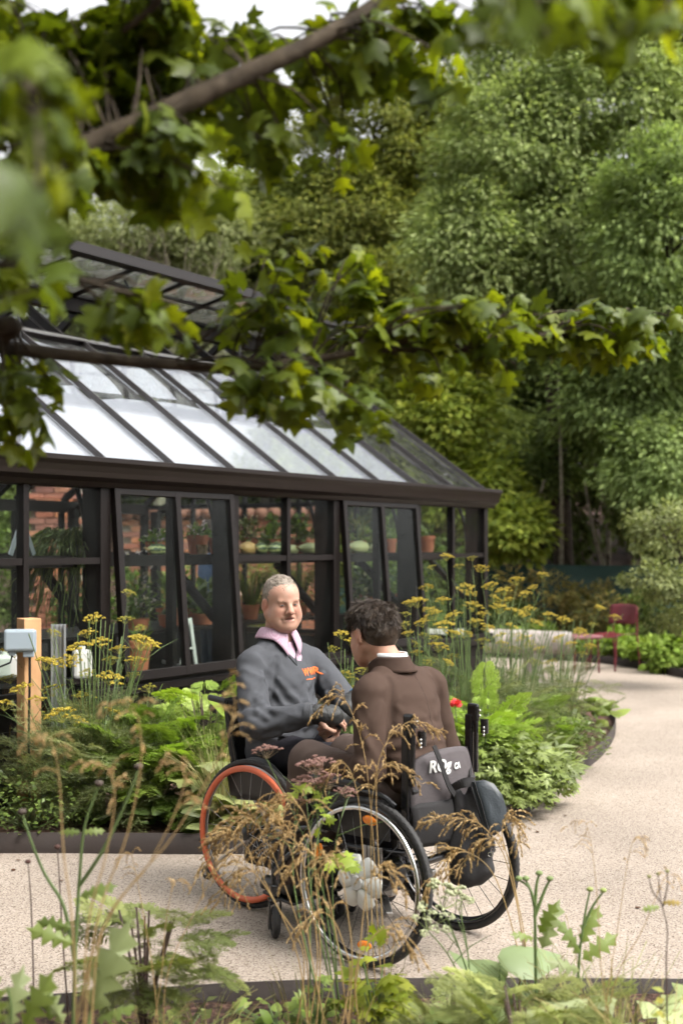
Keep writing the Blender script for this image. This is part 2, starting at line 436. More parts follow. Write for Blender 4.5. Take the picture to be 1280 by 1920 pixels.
def surface_nets(D, lo, res):
    S = D < 0
    nx, ny, nz = D.shape
    cnt = np.zeros((nx - 1, ny - 1, nz - 1), dtype=np.int8)
    corners = [(a, b, c) for a in (0, 1) for b in (0, 1) for c in (0, 1)]
    for a, b, c in corners: cnt += S[a:nx - 1 + a, b:ny - 1 + b, c:nz - 1 + c]
    act = (cnt > 0) & (cnt < 8)
    I, J, K = np.nonzero(act)
    idx = np.full(act.shape, -1, dtype=np.int32); idx[I, J, K] = np.arange(len(I))
    pos = np.zeros((len(I), 3)); w = np.zeros(len(I))
    for a, b, c in corners:
        for ax in range(3):
            o = [a, b, c]
            if o[ax]: continue
            e = list(o); e[ax] = 1
            d0 = D[I + o[0], J + o[1], K + o[2]]; d1 = D[I + e[0], J + e[1], K + e[2]]
            m = (d0 < 0) != (d1 < 0)
            t = np.where(m, d0 / np.where(d0 == d1, 1, d0 - d1), 0)
            p = np.stack([np.full(len(I), o[0], float), np.full(len(I), o[1], float), np.full(len(I), o[2], float)], 1); p[:, ax] += t
            pos += p * m[:, None]; w += m
    pos = pos / w[:, None] + np.stack([I, J, K], 1)
    verts = lo + pos * res
    quads = []
    for ax in range(3):
        A = [slice(None)] * 3; B = [slice(None)] * 3
        A[ax] = slice(0, -1); B[ax] = slice(1, None)
        d = S[tuple(A)] != S[tuple(B)]
        i, j, k = np.nonzero(d); p = np.stack([i, j, k], 1)
        u, v = (ax + 1) % 3, (ax + 2) % 3
        ok = (p[:, u] > 0) & (p[:, v] > 0)
        for q in (u, v): ok &= p[:, q] < act.shape[q]
        p = p[ok]
        def cell(du, dv):
            q = p.copy(); q[:, u] += du; q[:, v] += dv; return idx[q[:, 0], q[:, 1], q[:, 2]]
        f = np.stack([cell(-1, -1), cell(0, -1), cell(0, 0), cell(-1, 0)], 1)
        ins = S[p[:, 0], p[:, 1], p[:, 2]]
        f[~ins] = f[~ins][:, ::-1]
        quads.append(f)
    return verts, np.concatenate(quads)

def vnormals(v, q):
    n = np.zeros_like(v)
    fn = np.cross(v[q[:, 2]] - v[q[:, 0]], v[q[:, 3]] - v[q[:, 1]])
    for i in range(4): np.add.at(n, q[:, i], fn)
    return n / (np.linalg.norm(n, axis=1)[:, None] + 1e-12)
def relax(v, q, it=2, lam=0.5):
    e = np.concatenate([q[:, [0, 1]], q[:, [1, 2]], q[:, [2, 3]], q[:, [3, 0]]])
    for _ in range(it):
        acc = np.zeros_like(v); c = np.zeros(len(v))
        np.add.at(acc, e[:, 0], v[e[:, 1]]); np.add.at(c, e[:, 0], 1); np.add.at(acc, e[:, 1], v[e[:, 0]]); np.add.at(c, e[:, 1], 1)
        v = v + lam * (acc / c[:, None] - v)
    return v
def nz(p, sc, off=0.0):
    return np.array([noise.noise((x * sc[0] + off, y * sc[1] + off, z * sc[2])) for x, y, z in p])

# ------------------------------------------------------------------ leaves in bulk
def rnd_unit(n):
    v = rng.normal(size=(n, 3)); return v / np.linalg.norm(v, axis=1)[:, None]
def frames(dirs, ups):
    y = dirs / (np.linalg.norm(dirs, axis=1)[:, None] + 1e-9)
    x = np.cross(y, ups); x /= (np.linalg.norm(x, axis=1)[:, None] + 1e-9)
    z = np.cross(x, y)
    return np.stack([x, y, z], 2)
def scatter(tv, tf, pos, Fr, scale, cols, tcol=None):
    """copies of a template (tv, tf) at pos with frames and scales -> verts, faces, colours"""
    N, k = len(pos), len(tv)
    sc = np.asarray(scale, float).reshape(N, -1)
    if sc.shape[1] == 1: sc = np.repeat(sc, 3, 1)
    loc = tv[None] * sc[:, None, :]
    V = np.einsum('nij,nkj->nki', Fr, loc) + pos[:, None, :]
    F = (tf[None] + (np.arange(N) * k)[:, None, None]).reshape(-1, tf.shape[1])
    C = np.repeat(cols[:, None, :], k, 1)
    if tcol is not None: C = C * tcol[None]
    return V.reshape(-1, 3), F, C.reshape(-1, 3)
def joinvf(parts):
    vs, fs, cs, o = [], [], [], 0
    for v, f, c in parts:
        vs.append(v); fs.append(f + o); cs.append(c); o += len(v)
    return np.concatenate(vs), np.concatenate(fs), np.concatenate(cs)
def palette(cols, n, jit=0.18):
    c = np.array(cols, float); i = rng.integers(0, len(c), n); j = rng.integers(0, len(c), n); t = rng.random((n, 1))
    return np.clip((c[i] * (1 - t) + c[j] * t) * (1 + rng.normal(size=(n, 1)) * jit), 0.002, 1)

T_OVAL = (np.array([(0, 0, 0), (.30, .42, .06), (0, 1, -.05), (-.30, .42, .06)], float), np.array([(0, 1, 2), (0, 2, 3)]))
T_LANCE = (np.array([(0, 0, 0), (.13, .4, .03), (0, 1, -.12), (-.13, .4, .03)], float), np.array([(0, 1, 2), (0, 2, 3)]))
def fan(outline, cz=0.04, droop=0.25, base=(0, 0.0)):
    """leaf blade: outline of one half (x>=0) from base to tip, mirrored; centre line raised, sides drooping"""
    half = outline; pts = [(x, y) for x, y in half] + [(-x, y) for x, y in reversed(half[1:-1])]
    L = max(y for _, y in pts)
    v = [(x, y, -droop * (y / L) ** 2 * 0.35 - abs(x) * droop * 0.5) for x, y in pts]
    n = len(v); cen = [(0, L * f, cz - droop * f * f * 0.35) for f in (0.12, 0.4, 0.68)]
    v += cen; h = len(half); f = []
    def nearest(y): return n + int(np.argmin([abs(c[1] - y) for c in cen]))
    for i in range(n):
        a, b = i, (i + 1) % n
        ca = nearest((v[a][1] + v[b][1]) / 2); f.append((a, b, ca))
    # bridges between centre points on both sides
    for s in (0, 1):
        rngi = range(0, h - 1) if s == 0 else range(h - 1, n)
        prev = None
        for i in rngi:
            a, b = i, (i + 1) % n
            c = nearest((v[a][1] + v[b][1]) / 2)
            if prev is not None and c != prev: f.append((a, c, prev))
            prev = c
    return np.array(v, float), np.array(f)
MAPLE_H = [(0, 0), (.10, -.03), (.34, -.02), (.52, .16), (.40, .22), (.30, .30), (.50, .38), (.66, .60), (.44, .58), (.24, .56), (.22, .70), (.12, .86), (0, 1.05)]
T_MAPLE = fan(MAPLE_H, cz=0.03, droop=0.55)
T_MAPLE2 = fan([(x * 0.9, y) for x, y in MAPLE_H], cz=0.06, droop=0.95)
T_CARDOON = fan([(0, 0), (.03, .05), (.16, .16), (.05, .24), (.22, .36), (.07, .44), (.24, .58), (.07, .64), (.18, .80), (.05, .86), (0, 1.0)], cz=0.05, droop=0.6)
T_PALM = fan([(0, 0), (.16, .02), (.44, .02), (.22, .20), (.58, .34), (.26, .40), (.40, .72), (.14, .58), (.10, .82), (0, 1.0)], cz=0.02, droop=0.45)
T_CUT = fan([(0, 0), (.05, .02), (.40, .08), (.09, .15), (.50, .38), (.09, .29), (.34, .76), (.05, .50), (.07, .78), (0, 1.0)], cz=0.03, droop=0.6)
T_BROAD = fan([(0, 0), (.12, .03), (.30, .2), (.34, .42), (.22, .72), (0, 1.0)], cz=0.05, droop=0.6)
def pinnate(n=5, lw=.16, ll=.42):
    v, f = [], []
    def leaflet(o, d, L, W):
        d = np.array(d, float); d /= np.linalg.norm(d); p = np.array([d[1], -d[0], 0.0]); b = len(v); o = np.array(o, float)
        v.extend([o, o + d * L * .45 + p * W + [0, 0, .02], o + d * L + [0, 0, -.07], o + d * L * .45 - p * W + [0, 0, .02]]); f.extend([(b, b + 1, b + 2), (b, b + 2, b + 3)])
    for i in range(n):
        y = .2 + .68 * i / n
        for s in (1, -1): leaflet((0, y, -.25 * y * y), (s * .85, .5, -.15), ll * (1 - .35 * abs(i / n - .4)), lw * .55)
    leaflet((0, .85, -.2), (0, 1, -.2), ll * 1.1, lw * .6)
    return np.array(v), np.array(f)
T_PINNATE = pinnate()
def frond(pairs=11, sub=6, w=.012, width=.42, thread=True, leaf=.05):
    """feathery twice-pinnate frond, axis along y"""
    v, f = [], []
    def rib(a, b, w0, w1):
        a, b = np.array(a, float), np.array(b, float); d = b - a; p = np.cross(d, rng.normal(size=3)); p /= np.linalg.norm(p) + 1e-9
        k = len(v); v.extend([a - p * w0, a + p * w0, b + p * w1, b - p * w1]); f.extend([(k, k + 1, k + 2), (k, k + 2, k + 3)])
    def dia(a, b, w0):
        a, b = np.array(a, float), np.array(b, float); d = b - a; p = np.cross(d, [0.15 * rng.normal(), 0.15 * rng.normal(), 1.0]); p /= np.linalg.norm(p) + 1e-9
        k = len(v); m = a + d * .45; v.extend([a, m + p * w0, b, m - p * w0]); f.extend([(k, k + 1, k + 2), (k, k + 2, k + 3)])
    ax = lambda t: np.array([0, t, .12 * t - .38 * t * t])
    for i in range(5): rib(ax(i / 5), ax((i + 1) / 5), w, w * .8)
    for i in range(pairs):
        t = .16 + .84 * i / pairs; L = width * (math.sin(math.pi * (0.12 + 0.88 * (1 - t)) * .62)) * (0.9 + .2 * rng.random())
        for s in (1, -1):
            o = ax(t); d = np.array([s * .8, .55, -.05 + .2 * rng.normal() * (1 if thread else .4)]); d /= np.linalg.norm(d)
            e = o + d * L; e[2] -= .18 * L
            rib(o, e, w * .6, w * .4)
            for j in range(sub):
                u = .2 + .8 * j / sub; q = o + (e - o) * u; l2 = L * .42 * (1.15 - u)
                for s2 in (1, -1):
                    d2 = d * .55 + s2 * np.array([-d[1], d[0], 0]) * .8 + rng.normal(size=3) * (.35 if thread else .12); d2 /= np.linalg.norm(d2)
                    if thread: rib(q, q + d2 * l2 * 1.3, w * .5, w * .3)
                    else: dia(q, q + d2 * (l2 + leaf * .4), leaf * .32)
    return np.array(v), np.array(f)
T_FENNEL = [frond(9, 5, .006) for _ in range(3)]
T_FERNY = [frond(11, 7, .005, .46, False, .052) for _ in range(3)]

def ribbons(p0, p1, w0, w1, cols):
    d = p1 - p0; s = np.cross(d, rnd_unit(len(p0))); s /= np.linalg.norm(s, axis=1)[:, None] + 1e-9
    w0 = np.asarray(w0).reshape(-1, 1); w1 = np.asarray(w1).reshape(-1, 1)
    V = np.stack([p0 - s * w0, p0 + s * w0, p1 + s * w1, p1 - s * w1], 1).reshape(-1, 3)
    b = np.arange(len(p0))[:, None] * 4
    F = np.concatenate([b + [[0, 1, 2]], b + [[0, 2, 3]]])
    return V, F, np.repeat(cols, 4, 0)
def cloud(name, parts, mat, parent=None, kind=None):
    v, f, c = joinvf(parts) if isinstance(parts, list) else parts
    o = obj(name, np_mesh(name, v, f, c, smooth=False, mat=mat), None, parent)
    if kind: o["kind"] = kind
    return o
# ------------------------------------------------------------------ ground, path, beds, steel edging
def sheet(name, poly, z, mat, sub=0.0, amp=0.0, kind='structure'):
    """flat polygon as a triangulated grid clipped to poly (for gently uneven beds) or a single face"""
    mb = MB(); mb.v = [Vector((x, y, z)) for x, y in poly]; mb.f = [tuple(range(len(poly)))]
    import bmesh
    bm = bmesh.new(); vs = [bm.verts.new(v) for v in mb.v]; bm.faces.new(vs)
    bmesh.ops.triangulate(bm, faces=bm.faces[:])
    if sub:
        for _ in range(int(sub)):
            bmesh.ops.subdivide_edges(bm, edges=bm.edges[:], cuts=1, use_grid_fill=True)
        for v in bm.verts:
            v.co.z += amp * noise.noise((v.co.x * 2.1, v.co.y * 2.1, 0.3))
    bm.normal_update()
    for f in bm.faces:
        if f.normal.z < 0: f.normal_flip()
    me = bpy.data.meshes.new(name); bm.to_mesh(me); bm.free()
    o = obj(name, me, mat); o["kind"] = kind
    return o
gmb = MB(); NG = 40
gx = np.concatenate([np.linspace(-160, -14, 8), np.linspace(-12, 12, 25), np.linspace(14, 160, 8)])
gy = np.concatenate([np.linspace(-60, 0, 4), np.linspace(2, 36, 18), np.linspace(44, 260, 10)])
gv = []
for x in gx:
    for y in gy:
        # wooded bank rising beyond the fence
        h = -0.03 + max(0.0, min(1.0, (y - 21) / 30)) * 5.0 + max(0, y - 51) * 0.03
        gv.append((x, y, h))
ny_ = len(gy)
gf = [(i * ny_ + j, (i + 1) * ny_ + j, (i + 1) * ny_ + j + 1, i * ny_ + j + 1) for i in range(len(gx) - 1) for j in range(ny_ - 1)]
o = obj("ground", np_mesh("ground", gv, np.array(gf), smooth=True, mat=M['soil'])); o["kind"] = 'structure'

path = sheet("path", [(-7, 2.5), (7.0, 2.5), (9, 8), (8, 19.5), (-3, 19.5), (-7, 12)], 0.0, M['path'])

BED_A = [(-7, 6.25), (-3.2, 6.36), (-1.72, 6.44), (-1.1, 6.43), (-0.62, 6.42), (-0.1, 6.46), (0.42, 6.62), (0.80, 6.93), (1.08, 7.42), (1.42, 8.25), (1.85, 9.25), (2.16, 10.2), (2.33, 10.95), (2.34, 11.55), (2.18, 12.05), (1.9, 12.4)]
bedA = [(p.x, p.y) for p in spline([(x, y, 0) for x, y in BED_A], 5)]
bed_a_poly = bedA + [(1.0, 13.2), (-2.0, 15.6), (-7, 15.6)]
sheet("bed_soil", bed_a_poly, 0.055, M['soil'], 3, 0.03)
BED_B = [(-3.0, 18.3), (-0.5, 18.2), (1.5, 17.9), (2.6, 17.35), (3.4, 16.75), (3.75, 15.9), (4.0, 14.85), (4.4, 13.5), (5.0, 12.0), (6.2, 10.0), (8.0, 9.0)]
bedB = [(p.x, p.y) for p in spline([(x, y, 0) for x, y in BED_B], 5)]
sheet("bed_soil", list(reversed(bedB)) + [(-3, 24), (16, 24), (16, 9)], 0.055, M['soil'], 3, 0.03)
BED_C = [(-4.0, 3.85), (-1.6, 4.03), (-0.8, 4.14), (-0.2, 4.24), (0.35, 4.27), (1.0, 4.27), (1.8, 4.22), (4.0, 4.0)]
bedC = [(p.x, p.y) for p in spline([(x, y, 0) for x, y in BED_C], 5)]
sheet("bed_soil", list(reversed(bedC)) + [(-4, 0.2), (4, 0.2)], 0.05, M['soil'], 3, 0.02)

def edging(pts, label, h=0.105, th=0.007):
    n = len(pts); v, f = [], []
    for i, (x, y) in enumerate(pts):
        a = Vector(pts[max(i - 1, 0)]); b = Vector(pts[min(i + 1, n - 1)]); t = (b - a).normalized(); nn = Vector((-t.y, t.x)) * th / 2
        wob = 0.004 * noise.noise((x * 1.3, y * 1.3, 5))
        for s in (1, -1):
            v.append((x + s * nn.x, y + s * nn.y, -0.02)); v.append((x + s * nn.x, y + s * nn.y, h + wob))
    for i in range(n - 1):
        b = 4 * i
        f += [(b, b + 4, b + 5, b + 1), (b + 2, b + 3, b + 7, b + 6), (b + 1, b + 5, b + 7, b + 3)]
    o = obj("garden_edging", np_mesh("garden_edging", v, np.array(f), smooth=False, mat=M['steel']))
    tag(o, label, "edging"); return o
edging(bedA, "brown steel edging strip curving round the bed in front of the greenhouse")
edging(bedB, "brown steel edging strip of the far bed behind the red chair")
edging(bedC, "brown steel edging strip of the planted bed at the bottom of the picture")

# ------------------------------------------------------------------ greenhouse
GH_O = Vector((-0.763, 8.93, 0.0)); GH_RZ = R(57)
GD = Vector((math.cos(GH_RZ), math.sin(GH_RZ), 0)); GN = Vector((-math.sin(GH_RZ), math.cos(GH_RZ), 0))
def gw(t, r, z=0.0): return GH_O + GD * t + GN * r + Vector((0, 0, z))
def gt(px, r):
    """along-house coordinate seen at photo column px for depth r inside the front wall"""
    kx = (px - CENX) / FPX
    D = GN.x * GH_O.x + GN.y * GH_O.y + r
    Y = D / (GN.x * kx + GN.y)
    p = Vector((kx * Y, Y, 0)) - Vector((GH_O.x, GH_O.y, 0))
    return p.dot(GD), Y
W = 0.645; KA, KB = -4, 6
TA, TB = KA * W, KB * W
EZ, PT = 2.0, R(35); RUN = 2.13; DEP = 2 * RUN; RZ_ = EZ + RUN * math.tan(PT)
gh = thing("greenhouse", "long dark brown glasshouse with sloping glass roof and propped side windows", "greenhouse", GH_O, GH_RZ)
fm, gl = M['frame'], M['glass']
slope = Vector((0, math.cos(PT), math.sin(PT))); snorm = Vector((0, -math.sin(PT), math.cos(PT)))
def roofp(t, s, off=0.0): return Vector((t, 0, EZ)) + slope * s + snorm * off

mb = MB()
for (y0, y1) in ((-0.02, 0.10), (DEP - 0.10, DEP + 0.02)): mb.box(((TA + TB) / 2, (y0 + y1) / 2, 0.31), (TB - TA, y1 - y0, 0.62))
for t in (TA, TB): mb.box((t, DEP / 2, 0.31), (0.12, DEP - 0.24, 0.615))
mb.build("base_wall", plain("black timber plinth", (0.014, 0.012, 0.011), rough=0.7, nscale=8, namt=0.3), gh)
for i in range(6):   # plinth boards
    MB().box(((TA + TB) / 2, -0.027, 0.055 + i * 0.1), (TB - TA - 0.01 * (i % 2), 0.012, 0.092)).build("plank", M['frame'], gh, bevel=0.003)
MB().box(((TA + TB) / 2, DEP / 2, 0.03), (TB - TA - 0.14, DEP - 0.22, 0.08)).build("floor_slab", plain("dark paving", (0.10, 0.085, 0.07), rough=0.8, nscale=6, namt=0.3), gh)
MB().box(((TA + TB) / 2, -0.03, 0.655), (TB - TA + 0.06, 0.17, 0.05)).box(((TA + TB) / 2, -0.075, 0.70), (TB - TA + 0.04, 0.04, 0.042)).build("sill", fm, gh, bevel=0.004)
MB().box(((TA + TB) / 2, DEP, 0.655), (TB - TA + 0.06, 0.15, 0.05)).build("sill", fm, gh)
# gutter with a moulded face
prof = [(-0.02, 1.90), (-0.02, 2.045), (-0.13, 2.075), (-0.158, 2.075), (-0.158, 2.045), (-0.142, 2.02), (-0.128, 1.985), (-0.12, 1.955), (-0.085, 1.93), (-0.062, 1.90)]
Mg = Matrix(((0, 0, 1, TA - 0.1), (1, 0, 0, 0), (0, 1, 0, 0), (0, 0, 0, 1)))
MB().prism(prof, Mg, TB - TA + 0.2).build("gutter", plain("bronze gutter", (0.0105, 0.0068, 0.0055), rough=0.42, spec=0.3, nscale=2.5, namt=0.3), gh, bevel=0.003)
MB().box(((TA + TB) / 2, 0.02, 1.925), (TB - TA, 0.075, 0.06)).build("eaves_beam", fm, gh)
MB().box(((TA + TB) / 2, DEP - 0.02, 1.95), (TB - TA, 0.09, 0.12)).build("eaves_beam", fm, gh)
post_me = MB().box((0, 0.02, 1.29), (0.085, 0.10, 1.23)).mesh("post", fm)
mull_me = MB().box((0, 0.0, 1.29), (0.042, 0.06, 1.23)).mesh("mullion", fm)
inner_me = MB().box((0, 0.17, 1.0), (0.07, 0.10, 1.86)).mesh("inner_post", fm)
screw_me = MB().lathe([(0.007, 0), (0.007, 0.004)], Matrix.Rotation(R(90), 4, 'X'), n=8).mesh("screw", M['chrome'])
def inst(name, me, parent, loc=(0, 0, 0), rot=(0, 0, 0)):
    o = obj(name, me, None, parent); o.location = loc; o.rotation_euler = rot; return o
for k in range(KA, KB + 1):
    if k % 2 == 0:
        inst("post", post_me, gh, (k * W, 0, 0)); ip = inst("inner_post", inner_me, gh, (k * W + 0.09, 0, 0))
        for z in (1.28, 1.16, 1.04): inst("screw", screw_me, ip, (0.02, 0.109, z))
        inst("inner_post", inner_me, gh, (k * W, DEP - 0.34, 0))
        # bracket carrying the shelf and the roof frame
        MB().bar((k * W + 0.09, 0.22, 1.02), (k * W + 0.09, 0.62, 1.40), 0.05, 0.05).bar((k * W + 0.09, 0.10, 1.86), (k * W + 0.09, RUN, RZ_ - 0.16), 0.06, 0.09).bar((k * W + 0.09, DEP - 0.1, 1.86), (k * W + 0.09, RUN, RZ_ - 0.16), 0.06, 0.09).build("truss", fm, gh)
        pts = [(k * W + 0.09, 0.22, 1.55)] + [(k * W + 0.09, 0.22 + 0.42 * (1 - math.cos(a)), 1.55 + 0.60 * math.sin(a)) for a in np.linspace(0.1, math.pi / 2, 7)]
        MB().tube(pts, 0.017, 6).build("bracket", fm, gh)
    else:
        inst("mullion", mull_me, gh, (k * W, 0, 0))
    inst("mullion", mull_me, gh, (k * W, DEP, 0))
def pane_mesh(w, h, d=0.004): return MB().box((0, 0, 0), (w, d, h)).mesh("pane", gl)
SASH = [(-4, False), (-2, True), (0, False), (2, True), (4, False)]
up_me, lo_me = pane_mesh(W - 0.03, 0.43), pane_mesh(W - 0.03, 0.73)
for k0, opened in SASH:
    if opened:
        top = Vector((k0 * W + 0.05, -0.035, 1.905)); wdt = 2 * W - 0.10; hgt = 1.20; ang = math.asin(0.095 / hgt)
        s = thing("sash", None, None); s.parent = gh; s.location = top; s.rotation_euler = (-ang, 0, 0)
        for x in (0.025, wdt / 2, wdt - 0.025): MB().box((x, 0, -hgt / 2), (0.05, 0.045, hgt)).build("stile", fm, s, bevel=0.003)
        MB().box((wdt / 2, 0, -0.022), (wdt - 0.004, 0.042, 0.045)).build("rail", fm, s, bevel=0.003)
        MB().box((wdt / 2, 0, -hgt + 0.03), (wdt - 0.004, 0.042, 0.06)).build("rail", fm, s, bevel=0.003)
        pm = pane_mesh(wdt / 2 - 0.05, hgt - 0.1)
        for x in (wdt * 0.25 + 0.006, wdt * 0.75 - 0.006): inst("pane", pm, s, (x, 0.0, -hgt / 2))
        MB().bar((wdt / 2, 0.02, -hgt + 0.05), (wdt / 2, 0.20, -hgt + 0.09), 0.012, 0.02).build("stay", M['alloy'], s)
    else:
        for j in (0, 1):
            inst("pane", up_me, gh, ((k0 + j + 0.5) * W, 0.003, 1.685)); inst("pane", lo_me, gh, ((k0 + j + 0.5) * W, 0.003, 1.075))
            MB().box(((k0 + j + 0.5) * W, 0.0, 1.455), (W - 0.05, 0.05, 0.04)).build("glazing_bar", fm, gh)
for k in range(KA, KB):
    inst("pane", up_me, gh, ((k + 0.5) * W, DEP, 1.685)); inst("pane", lo_me, gh, ((k + 0.5) * W, DEP, 1.075))
MB().box(((TA + TB) / 2, DEP, 1.455), (TB - TA, 0.045, 0.04)).build("glazing_bar", fm, gh)
# gables
for t in (TA, TB):
    m2 = MB(); ng = 6
    for i in range(ng + 1):
        y = DEP * i / ng; zt = EZ + min(y, DEP - y) * math.tan(PT)
        m2.box((t, y, (0.62 + zt) / 2), (0.07 if i in (0, ng) else 0.045, 0.07 if i in (0, ng) else 0.04, zt - 0.62 - 0.02))
    m2.box((t, DEP / 2, EZ - 0.03), (0.06, DEP, 0.05)).box((t, DEP / 2, 1.455), (0.05, DEP, 0.035)).box((t, DEP / 2, 0.655), (0.14, DEP, 0.05))
    m2.build("gable_frame", fm, gh)
    if t == TB:
        for i in range(ng):
            y0, y1 = DEP * i / ng + 0.02, DEP * (i + 1) / ng - 0.02
            z0, z1 = EZ + min(y0, DEP - y0) * math.tan(PT) - 0.03, EZ + min(y1, DEP - y1) * math.tan(PT) - 0.03
            MB().prism([(y0, 0.68), (y1, 0.68), (y1, z1), (y0, z0)], Matrix(((0, 0, 1, t - 0.002), (1, 0, 0, 0), (0, 1, 0, 0), (0, 0, 0, 1))), 0.004).build("pane", gl, gh)
# roof: bars, panes, shade cloths
S1 = 1.80; SR = RUN / math.cos(PT)
rm = Matrix.Rotation(PT, 4, 'X')
bar_me = MB().box((0, S1 / 2 - 0.03, 0.022), (0.019, S1 + 0.08, 0.028)).box((0, S1 / 2 - 0.03, 0.040), (0.011, S1 + 0.07, 0.014)).mesh("rafter", M['framelight'])
rafter_me = MB().box((0, SR / 2, -0.035), (0.045, SR, 0.06)).mesh("rafter", fm)
rp_me = MB().box((0, S1 / 2 - 0.02, 0), (W - 0.012, S1 + 0.04, 0.004)).mesh("pane", M['roofglass'])
bp_me = MB().box((0, SR / 2, 0), (W - 0.012, SR, 0.004)).mesh("pane", M['roofglass'])
for k in range(KA, KB + 1):
    inst("glazing_bar", bar_me, gh, (k * W, 0, EZ + 0.05), (PT, 0, 0))
    inst("rafter", rafter_me, gh, (k * W, 0, EZ + 0.035), (PT, 0, 0))
    inst("rafter", rafter_me, gh, (k * W, DEP, EZ + 0.035), (PT, 0, math.pi))
    if k < KB:
        inst("pane", rp_me, gh, ((k + 0.5) * W, 0, EZ + 0.06), (PT, 0, 0))
        inst("pane", bp_me, gh, ((k + 0.5) * W, DEP, EZ + 0.06), (PT, 0, math.pi))
def cloth_sheet(t0, t1, s0, s1, curve0, curve1, seed):
    n, m = 10, 14; v, f = [], []
    for i in range(n + 1):
        for j in range(m + 1):
            a, b = i / n, j / m
            t = t0 + (t1 - t0) * a + curve0 * math.sin(math.pi * b) * (1 - a) + curve1 * math.sin(math.pi * b) * a
            s = s0 + (s1 - s0) * b + 0.05 * math.sin(a * 3.1 + seed) * b
            p = roofp(t, s, 0.034 - 0.006 * math.sin(math.pi * a) + 0.003 * noise.noise((t * 5, s * 4, seed)))
            p.z += 0.0; v.append(p)
    for i in range(n):
        for j in range(m): a = i * (m + 1) + j; f.append((a, a + m + 1, a + m + 2, a + 1))
    return v, np.array(f)
for k in range(KA, 4):
    v, f = cloth_sheet(k * W + 0.004, (k + 1) * W - 0.004, 0.02, 1.0 + 0.05 * math.sin(k * 2.2), 0, 0, k)
    obj("shade_cloth", np_mesh("shade_cloth", v, f, np.tile((.70, .73, .78), (len(v), 1)), mat=M['shade']), None, gh)
    v, f = cloth_sheet(k * W + 0.006, (k + 0.70 + 0.10 * math.sin(k * 3.1)) * W, 1.10 + 0.05 * math.sin(k), 1.74, 0.0, 0.07, k + 9)
    obj("shade_cloth", np_mesh("shade_cloth", v, f, np.tile((.70, .73, .78), (len(v), 1)), mat=M['shade']), None, gh)
# head rail of the fixed roof, ridge, opened ridge vents
p0, p1 = roofp(TA, S1 + 0.02, 0.06), roofp(TB, S1 + 0.02, 0.06)
MB().bar(p0, p1, 0.07, 0.05, snorm).build("head_rail", fm, gh)
MB().bar(roofp(TA, S1 - 0.03, 0.10), roofp(TB, S1 - 0.03, 0.10), 0.03, 0.012, snorm).build("flashing", M['alloy'], gh)
MB().box(((TA + TB) / 2, RUN, RZ_ + 0.05), (TB - TA + 0.1, 0.10, 0.14)).build("ridge", fm, gh, bevel=0.006)
for (t0, t1, zf) in ((TA, 2.43, 3.76), (2.47, TB, 3.71)):
    h = Vector((0, RUN - 0.03, RZ_ + 0.11)); fr_ = Vector((0, 1.34, zf)); L = (fr_ - h).length; a = math.atan2(fr_.z - h.z, h.y - fr_.y)
    vt = thing("ridge_vent", None, None); vt.parent = gh; vt.location = (t0, h.y, h.z); vt.rotation_euler = (-a, 0, 0)
    m2 = MB(); n = max(1, round((t1 - t0) / W))
    for i in range(n + 1): m2.box(((t1 - t0) * i / n, -L / 2, 0), (0.035, L, 0.035))
    m2.box(((t1 - t0) / 2, -L, 0.0), (t1 - t0 + 0.05, 0.08, 0.085)).box(((t1 - t0) / 2, -L * 0.5, -0.012), (t1 - t0 - 0.05, 0.03, 0.02)).box(((t1 - t0) / 2, -0.02, 0), (t1 - t0, 0.05, 0.04))
    m2.build("vent_frame", fm, vt)
    pm = MB().box((0, -L / 2, 0.0), ((t1 - t0) / n - 0.03, L - 0.06, 0.004)).mesh("pane", M['ventglass'])
    for i in range(n): inst("pane", pm, vt, ((t1 - t0) * (i + 0.5) / n, 0, 0.005))
    for tt in np.arange(t0 + 0.6, t1, 1.29):
        MB().tube([roofp(tt, S1 - 0.2, -0.08), roofp(tt, S1 + 0.1, 0.30), (tt, 1.55, zf - 0.08)], 0.011, 6).build("vent_arm", M['blackmetal'], gh)
# high shelf just inside the front wall
for i in range(4): MB().box(((TA + TB) / 2, 0.30 + i * 0.105, 1.465), (TB - TA - 0.25, 0.09, 0.022)).build("slat", fm, gh)
MB().box(((TA + TB) / 2, 0.243, 1.448), (TB - TA - 0.25, 0.022, 0.075)).build("shelf_rail", fm, gh)
# ------------------------------------------------------------------ brick wall and pier behind the greenhouse
def brick_mesh(i):
    m = MB().box((0, 0, 0), (0.213, 0.1, 0.064)).mesh("brick")
    for v in m.vertices: v.co += Vector(rng.normal(size=3) * 0.0015)
    c = [(0.36, 0.13, 0.08), (0.29, 0.095, 0.06), (0.40, 0.17, 0.10), (0.25, 0.10, 0.075), (0.42, 0.15, 0.075)][i % 5]
    m.materials.append(plain("brick tone", c, rough=0.9, nscale=14, namt=0.35, bump=0.3, bscale=70)); return m
bricks = [brick_mesh(i) for i in range(5)]
def lay_bricks(parent, x0, x1, z0, z1, y, rowh=0.075, bl=0.225, joined_below=None):
    low = []
    for r in range(int((z1 - z0) / rowh)):
        z = z0 + (r + .5) * rowh
        x = x0 + (bl / 2 if r % 2 == 0 else 0)
        while x < x1 - 0.02:
            if x - bl / 2 < x0 - 0.002 or x + bl / 2 > x1 + 0.002: x += bl; continue
            pos = (x, y + rng.normal() * 0.002, z)
            if joined_below is not None and z < joined_below: low.append(pos)
            else:
                o = obj("brick", bricks[int(rng.integers(5))], None, parent); o.location = pos
            x += bl
    if low:
        mb = MB()
        for p in low: mb.box(p, (0.213, 0.1, 0.064))
        o = mb.build("brickwork", M['brick'], parent); o["kind"] = "stuff"
wall = thing("brick_wall", "red brick garden wall with scalloped tile coping seen through the glasshouse", "wall", (-1.45, 16.4, 0))
